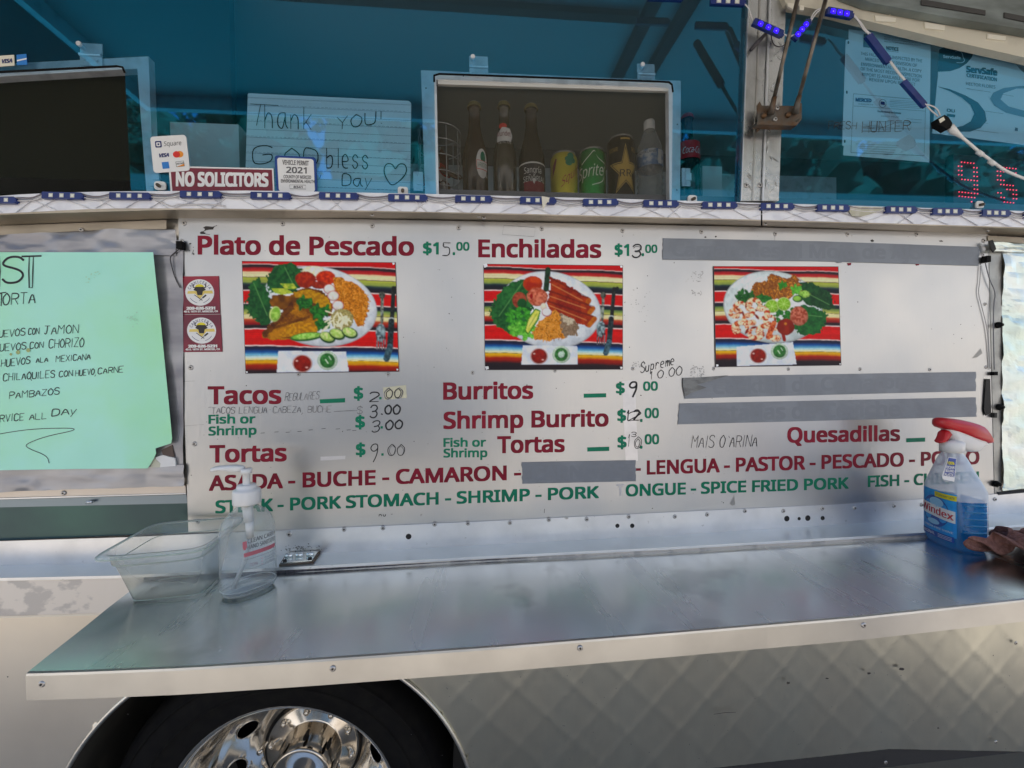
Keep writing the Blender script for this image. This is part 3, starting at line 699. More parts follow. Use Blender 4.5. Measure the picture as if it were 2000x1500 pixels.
# ------------------------------------------------------------------ fold-down shelf
dzs = -.012
shelf = thing('fold_down_shelf', 'long stainless steel fold down counter shelf hinged to the truck below the menu', 'shelf', surf(1000, 1180, dzs))
SB = [(285,1131),(430,1124),(600,1115),(900,1097),(1300,1076.5),(1795,1047),(2000,1031),(2200,1015)]
SFr = [(55,1311),(150,1308.5),(367,1300),(600,1285.5),(967,1260),(1300,1233.5),(1667,1203),(2000,1168),(2300,1134)]
bk = [surf(x, interp(SB, x), dzs) for x in np.linspace(285, 2200, 40)]
ft = [surf(x, interp(SFr, x), dzs) for x in np.linspace(56, 2300, 40)]
NB = 10; V = []; F = []
for i in range(40):
    for j in range(NB+1):
        p = bk[i]*(1-j/NB)+ft[i]*(j/NB); p = p.copy(); p[2] += .0012*sin(p[0]*9+1.3)*sin(j/NB*pi)+.0006*sin(p[0]*23+j*.9)*sin(j/NB*pi); V.append(p)
for i in range(39):
    for j in range(NB): a = i*(NB+1)+j; F.append((a, a+1, a+NB+2, a+NB+1))
obj('shelf_top', V, F, STEEL, shelf, True)
prof = [(0,0,0),(0,-.003,-.0012),(0,-.004,-.004),(0,-.0045,-.036),(0,.002,-.0365)]
V = []; F = []
for p in ft: V += [p+np.array(q) for q in prof]
k = len(prof)
for i in range(39):
    for j in range(k-1): F.append((i*k+j, i*k+j+1, (i+1)*k+j+1, (i+1)*k+j))
obj('front_lip', V, F, LIP, shelf, False)
# underside and left end
V = [p+np.array([0,0,-.004]) for p in bk]+[p+np.array([0,.0,-.0335]) for p in ft]
obj('shelf_underside', V, [(i, i+1, 41+i, 40+i) for i in range(39)], DARKGAP, shelf)
e0, e1_ = bk[0], ft[0]; obj('end_face', [e0, e1_, e1_+np.array([0,-.003,-.035]), e0+np.array([0,0,-.01])], [(0,3,2,1)], LIP, shelf)
HG = pm('hinge_seam_metal', (.12,.115,.13), .5, .6, (.05,.05,.06), ns=60, st=(3,1,1))
MB().tube([p+np.array([0,-.0005,.003]) for p in bk], .0052, 8).build('piano_hinge', HG, shelf, True)
for x, y in ((82,1336),(650,1306),(1133,1266),(1687,1221)):
    for _ in range(3): P = surf(x, y, dzs-.02)
    yf = float(np.interp(P[0], [p[0] for p in ft], [p[1] for p in ft]))-.0048
    rivet(x, y, yf, shelf, .8)
# small hinge plate on the flange
hp = surf(585, 1096); tag(part_empty('x', hp, truck)) if False else None
hk = thing('hinge_plate', 'small worn steel hinge plate lying on the flange right of the sanitizer bottle', 'hinge', hp)
b = MB(); q = [surf(545,1107), surf(612,1101), surf(626,1081), surf(560,1084)]; D = np.array([0,0,.004])
b.add([p+np.array([0,0,.0005]) for p in q]+[p+D for p in q], [(4,5,6,7),(0,1,5,4),(1,2,6,5),(2,3,7,6),(3,0,4,7)]); b.build('base_plate', RUST, hk)
b = MB(); b.add([p*.9+c_*.1+np.array([0,0,.0035]) for p, c_ in zip(q, [sum(q)/4]*4)]+[p*.9+c_*.1+np.array([0,0,.0065]) for p, c_ in zip(q, [sum(q)/4]*4)], [(4,5,6,7),(0,1,5,4),(1,2,6,5),(2,3,7,6),(3,0,4,7)])
b.build('hinge_leaf', STEEL, hk)
c0 = (q[0]+q[3])/2; c1 = (q[1]+q[2])/2
for t in (.08, .38, .7): MB().tube([c0*(1-t)+c1*t+np.array([0,0,.010]), c0*(1-t-.2)+c1*(t+.2)+np.array([0,0,.010])], .0042, 8).build('knuckle', STEEL, hk, True)
for t in (.12, .86): 
    p = q[0]*(1-t)+q[1]*t+np.array([0,.008,.007]); MB().tube([p, p+np.array([0,0,.003])], .004, 8).build('screw', HOLE, hk)

# ------------------------------------------------------------------ menu board
board = thing('menu_board', 'brushed aluminium menu board with dark red and green lettering riveted under the serving windows', 'menu board', at(1100, 720, -.01))
bt = [(348,425),(700,428),(1000,434),(1400,442),(1700,450),(1910,456),(1930,458)]; bb = [(1942,965),(1680,983),(1300,1001.5),(930,1019),(600,1034),(368,1040)]
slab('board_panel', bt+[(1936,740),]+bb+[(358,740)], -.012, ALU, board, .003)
for x, y in ((360,436),(552,437),(727,441),(896,445),(1058,447),(1216,451),(1370,453),(1514,457),(1655,458),(1790,458),(1921,470),
             (373,718),(583,731),(758,731),(923,728),(1084,724),(1236,720),(1394,720),(1540,721),(1680,721),(1816,722),(1926,717),
             (380,867),(1924,594),(386,1018)):
    rivet(x, y, -.0122, board, .95 if y < 500 or x < 400 else .8)
R, G = RED, GREEN
def T(s, p0, p1, h0, h1, m, lab=None, **k): return text(s, p0, p1, h0, h1, m, board, label=lab, **k)
T('Plato de Pescado', (386,497.3), (808.6,499.4), 36.5, 35.5, R); T('Enchiladas', (934,502.6), (1174.4,503.9), 34.5, 34, R)
T('$1', (826,497), (857,497), 23.5, 23.5, G); T('.', (884,498), (889,498), 23, 23, G); T('00', (891,489.6), (917,489.6), 16.5, 16.5, G)
T('$1', (1200.4,500), (1229,500), 23, 23, G); T('.', (1253,500), (1258,500), 23, 23, G); T('00', (1260,494), (1284,494), 16, 16, G)
T('Tacos', (405.5,790), (549.5,789), 35, 35, R); T('Tortas', (409,904), (560,901), 34, 33.5, R)
T('Fish or', (407,828), (499,827), 17.5, 17.5, G); T('Shrimp', (407,851), (501,849), 17.5, 17.5, G)
T('$', (691,781), (709.5,781), 25, 25, G); T('$', (694,837), (713,837), 25, 25, G); T('$', (695,891), (714,891), 25, 25, G)
for x, y in ((743,780),(745.5,837),(747,890)): flat('price_dot', [(x-2.3,y-4.6),(x+2.3,y-4.7),(x+2.3,y),(x-2.3,y)], -.01225, G, board)
T('ASADA - BUCHE - CAMARON -', (408,959), (1018,937), 29.5, 28.5, R); T('- LENGUA - PASTOR - PESCADO - POLLO', (1240,928), (1913,906.5), 27.5, 27, R)
T('STEAK - PORK STOMACH - SHRIMP - PORK', (420.5,1003), (1170,973), 25, 23.5, G)
T('ONGUE - SPICE FRIED PORK', (1222,970), (1657.6,954.5), 23.5, 22, G); T('FISH - CHICKEN', (1695,951.5), (1912,943), 22, 22, G)
T('T', (1204,969), (1219,968.5), 23, 23, PALE, 'pale ghost of a removed letter')
T('Burritos', (865.5,781), (1041.5,779), 33.5, 33, R); T('Shrimp Burrito', (866,838), (1188.7,833), 33, 32.5, R); T('Tortas', (971,885.5), (1103,883), 33, 32.5, R)
T('Fish or', (866,873), (949.5,872.5), 17, 17, G); T('Shrimp', (866,893.7), (952,893), 17, 17, G); T('Quesadillas', (1537.6,865), (1758,861.6), 30, 29.5, R)
T('$', (1203,770), (1220.5,770), 23, 23, G); T('00', (1256,763.5), (1285,763), 18, 18, G)
T('$', (1205.6,824), (1223,824), 24, 24, G); T('.', (1250,824), (1255,824), 24, 24, G); T('00', (1259,817), (1287,816.5), 19.5, 19.5, G)
T('$', (1206,876), (1224,876), 24, 24, G); T('.', (1249.5,876), (1255,876), 24, 24, G); T('00', (1259,868), (1287.5,867.7), 19.5, 19.5, G)
for q in ([(624.5,780),(674,777.5),(674,786),(625,788)], [(1140,769),(1184,768),(1184,776),(1140,777)], [(1147,873.7),(1190,872.4),(1190,880.7),(1147,882)], [(1770,856),(1807,854.6),(1807,862.6),(1770,864)]):
    flat('dash_bar', q, -.01225, G, board)
flat('dash_bar', [(626,892),(675,890),(674,897),(626,899.5)], -.01225, PALE, board, 'pale ghost of a removed dash')
flat('ghost_patch', [(1215,745),(1240,742),(1246,900),(1222,902)], -.01205, pm('wiped_patch', (.7,.7,.72), .34, .8, (.62,.62,.64), ns=20), board)
flat('yellowed_patch', [(748,757),(793,752),(795,777),(750,781)], -.01205, pm('yellowed_film', (.62,.6,.45), .4, .5), board)
def H(s, p0, p1, h, wd=1.6, m=None, **k): return hand(s, p0, p1, h, wd, m or INK, board, **k)
H('5', (864,500), (877,500), 25, 1.8); H('5', (865,499), (878,498), 23, 1.0, INKG); H('3', (1234,503), (1250,502), 25, 2.6); H('3', (1236,502), (1251,502), 22, 1.2, INKG)
H('REGULARES', (556,783), (622,779), 15, 1.1, INKG, slant=.2); H('TACOS LENGUA-CABEZA, BUCHE', (413,808), (646,805), 12.5, 1.2, INKG); H('$', (697,808), (707,808), 14, 1.2, INKG)
lines([[(652,804),(676,802.5),(698,802)], [(407,796),(413,795)]], 1.2, INKG, board)
H('2', (721,785), (739,785), 19, 2.6); H('00', (750,780), (785,778), 21, 2.2, INKG); H('00', (754,778), (782,777), 18, 1.6)
H('3', (722,817), (735,815), 25, 2.6); H('.', (742,808), (746,808), 10, 4); H('00', (751,809), (780,808), 18, 3.4)
H('3', (726,845), (740,843), 22, 2.2); H('00', (753,840), (785,837), 18, 3.2); H('9', (723,895), (736,893), 28, 2.0); H('00', (757,890), (789,889), 22, 1.6); H('00', (760,889), (787,890), 19, 1.1, INKG)
lines([[(x, y), (x+8, y-.6)] for x, y in ((509,846),(536,844),(558,844.5),(581,843),(603,840),(628,837.5),(656,838),(677,840),(688,841))], 1.4, INK, board)
H('9', (1229,770), (1242,768), 23, 3.6); H('.', (1249,772), (1252,772), 9, 2.6); H('12', (1224,822), (1247,821), 20, 3.2); H('2', (1227,822), (1250,820), 18, 1.8)
H('1', (1226,872), (1234,872), 25, 1.3); H('3', (1233,853), (1242,853), 9, 1.3); H('0', (1238,876), (1252,874), 24, 1.2); H('0', (1241,873), (1249,872), 17, 1.2)
H('Supreme', (1251,729), (1317,712), 19, 1.6); H('10.00', (1270,741), (1331,732), 17, 1.6); H("MAIS O'ARINA", (1350,875), (1478,872), 23, 1.3, slant=.15)
# scuffs, specks, scratches
for x, y, r, a in ((407,446,7,3.),(396,455,5,2.2),(372,476,3,1.4),(378,496,3,1),(370,489,2,1),(1378,463,3,1.2),(1398,462,3,1.),(1703,470,4,1.6),(1838,471,3,2.5),(1410,980,1,1),(1082,966,1.2,3)):
    blot('scuff_mark', x, y, r*.55, SMUDGE, board, -.0121, asp=a)
lines([[(392,455),(404,448),(424,440)], [(392,456),(410,458)], [(375,497),(378,488)], [(1063,1002),(1063.5,994)]], 1.4, SMUDGE, board, name='scratch_mark')
lines([[(981,458),(984,440),(1046,444),(1043,462),(981,458)], [(1513,460),(1513,470)], [(345,746),(380,744)], [(345,833),(398,829)]], .6, INKG, board, name='scratch_mark')
H('nu -', (740,1009), (768,1007), 6, 1.3)
for _ in range(150):
    x = random.uniform(372, 1925); y = random.uniform(460, 1000)
    blot('speck', x, y, random.uniform(.5, 1.2), INKG if random.random() < .6 else SMUDGE, board, -.0121, 6)
GLUE = pm('glue_residue', (.3,.3,.3), .7)
for cx_, cy0, sx, sy, n_ in ((1360,540,13,10,30),(1362,572,11,6,22),(1362,725,13,12,60),(1247,712,12,6,22),(1240,600,30,30,26)):
    for _ in range(n_): blot('glue_residue', cx_+random.uniform(-sx, sx), cy0+random.uniform(-sy, sy), random.uniform(.5, 1.3), GLUE, board, -.0121, 6)
DIRT = pm('adhesive_remnant', (.42,.41,.38), .7)
for q in ([(1425,984),(1434,965),(1436,985),(1430,988)], [(1898,700),(1915,680),(1919,690),(1908,698)]): flat('adhesive_remnant', q, -.0121, DIRT, board)
for x in (1658, 1791): flat('letter_descender', [(x-4,514),(x+5,513),(x+4,518),(x-2,519)], -.01225, R, board)

# grey duct tape strips hiding old lines of the menu
def tape(label, pts, Y=-.0138, ghost=None, torn=()):
    t = thing('duct_tape_strip', label, 'duct tape', at(pts[0][0], pts[0][1], Y), 'grey tape strips covering old menu lines')
    P = []
    n_ = len(pts)
    for i in range(n_):
        a, c = pts[i], pts[(i+1) % n_]; P.append(a)
        if abs(a[0]-c[0]) < 20:
            for k in range(1, 7): P.append((a[0]+(c[0]-a[0])*k/7+random.uniform(-1.3, 1.3), a[1]+(c[1]-a[1])*k/7))
    slab('tape_band', P, Y, TAPE, t, .0012)
    if ghost:
        for g_ in ghost: text(*g_, GHOST, t, Y-.00015, name='letters_showing_through')
    return t
tape('long grey duct tape strip along the top right of the menu board', [(1295,465),(1600,471),(1912,482),(1912,519),(1600,510),(1295,507)], ghost=[('Camarones al Mojo de Ajo', (1312,500), (1800,507), 26, 26)])
t2 = tape('grey duct tape strip just below the shrimp plate photo, wrinkled at its left end', [(1336,741),(1424,734),(1906,726),(1906,764),(1424,776),(1337,779)], ghost=[('Cocktail de Camaron', (1392,770), (1770,758), 27, 26)])
slab('wrinkled_end', [(1334,738),(1366,737),(1424,733),(1392,742),(1362,751),(1380,757),(1352,766),(1338,774),(1334,754)], -.0158, pm('wrinkled_tape', (.2,.21,.215), .35, .3, (.12,.125,.13), ns=30, st=(1,1,3), bump=.8, bs=40), t2, .002)
tape('grey duct tape strip directly above the quesadillas line', [(1327,788),(1906,776),(1908,814),(1324,829)], ghost=[('Tostadas de Ceviche', (1356,823), (1758,813), 30, 29)])
tape('short grey duct tape strip covering one word in the meats line', [(1019,903),(1242,899),(1242,940),(1020,945)], ghost=[('CARNITAS', (1038,938), (1220,933), 27, 26)])

# ------------------------------------------------------------------ food photos (flat prints, colours per vertex)
def vnoise(W, H, s, seed=0):
    r = np.random.default_rng(seed); gw, gh = max(2, int(W/s)+2), max(2, int(H/s)+2); g_ = r.random((gh, gw))
    y, x = np.mgrid[0:H, 0:W]; fx, fy = x/W*(gw-1.001), y/H*(gh-1.001); ix, iy = fx.astype(int), fy.astype(int); fx, fy = fx-ix, fy-iy
    fx, fy = fx*fx*(3-2*fx), fy*fy*(3-2*fy)
    return (g_[iy, ix]*(1-fx)+g_[iy, ix+1]*fx)*(1-fy)+(g_[iy+1, ix]*(1-fx)+g_[iy+1, ix+1]*fx)*fy
class Paint:
    def __init__(s, W, H, sx, sy):
        s.W, s.H = W, H; s.a = np.zeros((H, W, 3)); yy, xx = np.mgrid[0:H, 0:W]; s.x = xx/(W-1)*sx; s.y = yy/(H-1)*sy
        s.sh = None; s.n1 = vnoise(W, H, 3, 1); s.n2 = vnoise(W, H, 9, 2); s.n3 = vnoise(W, H, 1.5, 3)
    def fill(s, m, c, c2=None, n=None, k=1.):
        sh = s.sh; s.sh = None
        c = np.array(L(c)); col_ = np.broadcast_to(c, s.a.shape)
        if c2: t = (np.clip(((s.n1 if n is None else n)-.5)*2.2*k+.5, 0, 1))[..., None]; col_ = c*(1-t)+np.array(L(c2))*t
        if sh is not None: col_ = col_*sh[..., None]
        m = np.clip(m, 0, 1)[..., None]; s.a = s.a*(1-m)+col_*m
    def ell(s, cx, cy_, rx, ry, ang=0, jag=0.):
        a = radians(ang); dx, dy = s.x-cx, s.y-cy_; u = (dx*cos(a)+dy*sin(a))/rx; v = (-dx*sin(a)+dy*cos(a))/ry
        d = np.sqrt(u*u+v*v)+(s.n2-.5)*jag+(s.n3-.5)*jag*.7; s.sh = 1.04-.24*np.clip(d, 0, 1)**4+.10*np.clip(-v-u*.5, -1, 1); return np.clip((1-d)*min(rx, ry)/7+.5, 0, 1)
    def poly(s, pts, jag=0.):
        x = s.x+(s.n1-.5)*jag*60; y = s.y+(s.n2-.5)*jag*60; m = np.zeros(s.x.shape, bool); n = len(pts)
        for i in range(n):
            (x1, y1), (x2, y2) = pts[i], pts[(i+1) % n]
            c = (y1 > y) != (y2 > y); m ^= c & (x < (x2-x1)*(y-y1)/((y2-y1) if y2 != y1 else 1e-9)+x1)
        return m.astype(float)
    def seg(s, x1, y1, x2, y2, w_):
        dx, dy = x2-x1, y2-y1; t = np.clip(((s.x-x1)*dx+(s.y-y1)*dy)/(dx*dx+dy*dy+1e-9), 0, 1); d = np.hypot(s.x-x1-t*dx, s.y-y1-t*dy); return np.clip((w_-d)/5+.5, 0, 1)
STR = [(0,'c8383c'),(24,'c8383c'),(27,'f0dcd8'),(31,'f0dcd8'),(34,'3a2a33'),(62,'3c2a30'),(72,'a8303a'),(105,'c24a44'),(118,'e9d8b4'),(168,'efe2bc'),(171,'4b4a3a'),(175,'4b4a3a'),(178,'b9bd62'),(225,'9cab62'),(245,'3a5250'),(268,'1d2836'),(312,'241f28'),(318,'f2e0dc'),(324,'f2e0dc'),(328,'cf3038'),(456,'cb3038'),(461,'f2e0dc'),(466,'f2e0dc'),(470,'23283a'),(512,'22303c'),(530,'7f9a5e'),(580,'c4c074'),(584,'4b4a3a'),(588,'e9dfb4'),(628,'ecd9ae'),(645,'c46248'),(690,'9c2a30'),(712,'33242c'),(740,'2a2028'),(746,'f2e0dc'),(752,'f2e0dc'),(756,'d02f36'),(926,'cd2f36'),(932,'f2e0dc'),(938,'f2e0dc'),(942,'23243c'),(975,'243055'),(1005,'2d64a4'),(1035,'7fb8d4'),(1062,'c9e2dc'),(1082,'efe6b8'),(1090,'efe6b8'),(1093,'6a6440'),(1098,'dcb447'),(1125,'dba53c'),(1150,'b0402c'),(1190,'8c2a28'),(1215,'38222a'),(1250,'28202a')]
def serape(p):
    yy = p.y - 42*(p.x/1700) + 6*np.sin(p.x/170) + (p.n2-.5)*6; yy = np.maximum(yy, 0); cs = np.array([L(c) for _, c in STR]); ys = [q for q, _ in STR]
    # red selvage at the very top
    p.a = np.stack([np.interp(yy, ys, cs[:, i]) for i in range(3)], -1)
    st = vnoise(p.W, p.H*1, 2, 5); rows = np.interp(p.y[:, 0], p.y[:, 0], np.random.default_rng(3).random(p.H))[:, None]
    p.a *= (.88+.24*rows)[..., None]*np.ones((1, p.W, 1))
def cutlery(p, fx, kx):
    p.fill(p.seg(fx, 370, fx-14, 680, 17), '5a5f58', 'a0a8a0'); p.fill(p.ell(fx-2, 372, 36, 40, 0), '6a6f66', '3a3f3a'); p.fill(p.ell(fx-32, 800, 55, 105, 4), 'a9bcc0', '5a6a70')
    for k in range(4): p.fill(p.seg(fx-72+k*30, 850, fx-78+k*29, 985, 8), '8a9296', '4a3236')
    p.fill(p.seg(kx+35, 290, kx+5, 640, 24), '23282a', '3a4240'); p.fill(p.seg(kx+75, 285, kx+35, 300, 22), '262a2c'); p.fill(p.ell(kx, 645, 34, 20), 'c8d0d0'); p.fill(p.seg(kx-2, 670, kx-28, 960, 34), '1e2a2e', '3c4e54'); p.fill(p.seg(kx-28, 960, kx-70, 1095, 36), '5a7680', '3a545e')
def salsas(p, x, y, napkin, dy=0):
    p.fill(p.poly(napkin), 'e6eaf2', 'd8dde8', p.n2); 
    p.fill(p.ell(x, y, 112, 100), 'd8b8b0'); p.fill(p.ell(x, y, 98, 90), 'a03426', '8a2a22', p.n1); p.fill(p.ell(x-60, y-30, 14, 9)*1., 'eac8c0'); p.fill(p.ell(x+48, y+45, 16, 8), 'e8c0b8')
    X, Y = x+280, y-30+dy
    p.fill(p.ell(X, Y, 114, 108), 'b9cdb8', 'd4e0d0', p.n3); p.fill(p.ell(X, Y, 84, 84), '33713a', '4d8a4c', p.n1)
    p.fill(p.seg(X-20, Y-10, X+5, Y+30, 6), 'd8e8d0'); p.fill(p.seg(X+20, Y-45, X+40, Y-10, 5), 'd0e4cc')
def leaf(p, pts, c1='1c5230', c2='36753f', vein=None):
    p.fill(p.poly(pts, 1.), c1, c2, .5*p.n2+.5*p.n1)
    if vein:
        for v_ in vein: p.fill(p.seg(*v_, 5)*.7, '79a86c')
def rice(p, m, cs=('b87834', 'd89a50')):
    p.fill(m, *cs, p.n3, 1.4); r = np.random.default_rng(9); ii = np.argwhere(m > .8)
    for k in r.choice(len(ii), 160): y_, x_ = ii[k]; x, y = p.x[y_, x_], p.y[y_, x_]; a = r.random()*pi; p.fill(p.seg(x, y, x+26*cos(a), y+26*sin(a), 4.5), ['e2ac62', '9c5e26', 'cf8c40'][k % 3])
def herb(p, cx, cy_, R_, n=26, cs=('1f5c2c', '3e8a3c'), seed=4):
    r = np.random.default_rng(seed)
    for k in range(n): a = r.random()*2*pi; d = R_*math.sqrt(r.random()); p.fill(p.ell(cx+d*cos(a), cy_+d*sin(a)*.8, 26+20*r.random(), 16+12*r.random(), r.random()*180, .3), cs[k % 2], cs[(k+1) % 2])
def shrimp(p, x, y, a, s=1.):
    t = np.linspace(a, a+4.0, 9)
    for k, q in enumerate(t):
        R_ = 62*s; p.fill(p.ell(x+R_*cos(q), y+R_*sin(q)*.85, (44-3.2*k)*s, (36-2.6*k)*s, 0, .25), 'cf7a52' if k % 2 else 'f0d4b4', 'f6e6cc' if k % 3 else 'b8482e', p.n1)
    p.fill(p.ell(x+64*s*cos(a+4.2), y+64*s*sin(a+4.2), 34*s, 13*s, math.degrees(a+4.2)+90), '8e2a22')
def food_fish(p):
    serape(p); p.fill(p.ell(835, 500, 650, 450, 8)*1., 'c8ccd0'); p.fill(p.ell(838, 498, 640, 440, 8), 'eef2f6', 'e0e6ec', p.n2)
    leaf(p, [(255,250),(280,120),(400,25),(520,10),(620,55),(680,120),(640,240),(600,330),(420,330),(300,380)], vein=[(470,60,560,260)]); leaf(p, [(30,420),(100,220),(150,195),(230,260),(300,420),(330,600),(290,690),(200,690),(60,600),(20,500)], vein=[(120,240,260,600)])
    p.fill(p.ell(790, 110, 130, 65), 'e6e4c4', 'f0f0dc'); p.fill(p.ell(700, 200, 115, 95, 0, .1), 'b84a34', '9c3626'); p.fill(p.ell(925, 180, 110, 85, 0, .1), 'd4583a', 'b8402c'); p.fill(p.ell(850, 260, 90, 45, 0, .1), 'b04a38', '903426')
    p.fill(p.poly([(405,240),(560,245),(610,300),(470,305)]), 'c9cf68', '8fae4c'); p.fill(p.poly([(315,300),(480,300),(560,350),(440,370),(350,350)]), 'c6d068', 'a5bd54')
    rice(p, p.poly([(1000,180),(1120,190),(1280,250),(1350,330),(1395,430),(1385,560),(1330,690),(1260,730),(1180,560),(1050,540),(1020,330)], .6))
    p.fill(p.poly([(290,440),(330,380),(520,370),(620,300),(720,290),(860,320),(960,400),(1000,520),(960,620),(800,600),(560,620),(420,540),(310,500)], .5), '9c6a2c', '6c4420', p.n2)
    p.fill(p.poly([(190,800),(300,680),(460,530),(560,450),(700,520),(860,600),(880,700),(800,800),(560,860),(330,870),(210,850)], .4), 'c08a34', '7c4c20', p.n2*.7+p.n3*.3)
    p.fill(p.poly([(330,830),(500,700),(700,660),(860,650),(880,720),(800,790),(500,850)], .5)*.85, 'd8a844', 'b5802c', p.n1); p.fill(p.poly([(560,330),(760,310),(940,400),(980,520),(900,560),(740,430),(580,400)], .4)*.85, 'd4ac48', 'b98a34', p.n1)
    p.fill(p.poly([(190,800),(420,560),(540,440),(560,520),(400,680),(280,790),(230,860)], .4)*.8, '6c3c1c', '4c2814'); p.fill(p.seg(330,740,720,620,14)*.6, '5c3418')
    p.fill(p.ell(345, 585, 62, 88, 15), 'd4e49c'); p.fill(p.ell(352, 585, 52, 76, 15), '8cba54', 'b4d478')
    for x, y in ((960,305),(1000,380),(1050,490)): p.fill(p.ell(x, y, 66, 58), 'c85a5c'); p.fill(p.ell(x, y, 59, 52), 'f0ece4', 'e2dcd4')
    herb(p, 690, 460, 80, 18); herb(p, 850, 560, 95, 30); herb(p, 880, 700, 70, 20)
    p.fill(p.ell(1090, 650, 130, 120, 0, .15), '9a9060', 'c6bc88', p.n3)
    r = np.random.default_rng(2)
    for k in range(22): x, y, a = 1080+r.normal()*80, 660+r.normal()*55, r.random()*pi; p.fill(p.seg(x-40*cos(a), y-40*sin(a), x+40*cos(a), y+40*sin(a), 8), 'eee8cc')
    p.fill(p.ell(690, 840, 185, 48, -6), '2c6e2c'); p.fill(p.ell(690, 832, 165, 34, -6), '8cc05c', 'b8dc84'); 
    for x, y in ((920,850),(1030,815),(1170,800)): p.fill(p.ell(x, y, 92, 62, 20), '245c28'); p.fill(p.ell(x-4, y-10, 78, 48, 20), 'b0cc74', 'd4e4a4')
    cutlery(p, 1545, 1640); salsas(p, 632, 1140, [(370,995),(1120,1010),(1145,1235),(345,1235)])
def food_ench(p):
    serape(p); p.fill(p.ell(820, 560, 642, 478, 8), 'c8ccd0'); p.fill(p.ell(820, 558, 630, 468, 8), 'eef2f6', 'e0e6ec', p.n2)
    leaf(p, [(500,170),(560,200),(620,420),(560,700),(440,840),(260,830),(110,740),(55,600),(120,450),(230,300),(350,210)], '1d5a30', '3b7d44', [(480,220,180,640)])
    p.fill(p.ell(610, 240, 122, 100, 0, .08), 'c85a34', 'a83c28', p.n2); p.fill(p.ell(440, 440, 90, 100), 'b0604c', '904434'); p.fill(p.ell(470, 480, 60, 62), '1f5c30'); p.fill(p.ell(665, 400, 130, 115, 0, .1), 'b8604c', 'd89078', p.n1); p.fill(p.ell(590, 390, 20, 34), 'a02c28')
    p.fill(p.seg(800, 60, 775, 300, 34), '1e3a26', '2c4c34')
    for a in ([(820,150),(960,190),(1320,420),(1290,520),(1180,500),(830,330)], [(810,320),(1000,360),(1370,520),(1330,620),(1200,620),(800,460)], [(790,450),(960,470),(1390,650),(1320,780),(1180,740),(800,560)]):
        p.fill(p.poly(a, .5), '8e2c1c', 'b4502c', p.n2*.6+p.n3*.4); p.fill(p.seg(a[0][0], a[0][1], a[2][0], a[2][1], 12)*.6, '641c14')
        p.fill(p.seg(a[3][0]-10, a[3][1]-30, a[2][0]-10, a[2][1]+20, 30), 'c07a3c', 'b0602c')
        p.fill(p.seg((a[0][0]+a[5][0])/2+20, (a[0][1]+a[5][1])/2, (a[2][0]+a[3][0])/2-80, (a[2][1]+a[3][1])/2-30, 7)*.6, 'd8a074')
    herb(p, 430, 650, 140, 40, ('3c8a34', '5cae48'), 7); herb(p, 560, 830, 120, 26, ('6cb84c', '8cd064'), 8); herb(p, 400, 800, 90, 20, ('58a840', '86c860'), 6)
    rice(p, p.poly([(800,610),(900,560),(960,640),(990,760),(1010,900),(920,920),(760,950),(620,910),(600,830),(690,700)], .6), ('c88a40', 'dca460'))
    p.fill(p.poly([(930,600),(1080,650),(1190,760),(1150,880),(1010,900),(960,820),(950,700)], .7), 'a08c78', '84705c', p.n3); p.fill(p.poly([(960,600),(1020,640),(1080,650),(1130,740),(1040,760),(980,700)], 1.)*.7, 'e8e0cc', 'c8bca4', p.n3)
    p.fill(p.poly([(500,830),(540,660),(640,540),(705,570),(680,680),(600,800),(540,870)]), '5c9438'); p.fill(p.poly([(515,810),(555,680),(640,560),(690,580),(655,680),(580,790),(545,850)]), 'd2d66c', 'e4e08c', p.n2); p.fill(p.seg(560, 760, 655, 610, 6)*.6, '8aa040')
    p.fill(p.ell(740, 520, 40, 46), 'e4dccc'); p.fill(p.ell(780, 590, 62, 54), 'b8486c'); p.fill(p.ell(780, 586, 56, 48), 'f2f0ec')
    cutlery(p, 1490, 1590); salsas(p, 678, 1135, [(475,1000),(1160,1010),(1165,1240),(455,1240)], 10)
    p.fill(p.ell(958, 1115, 40, 40), 'b4ccbc', 'd4e2d6', p.n3)
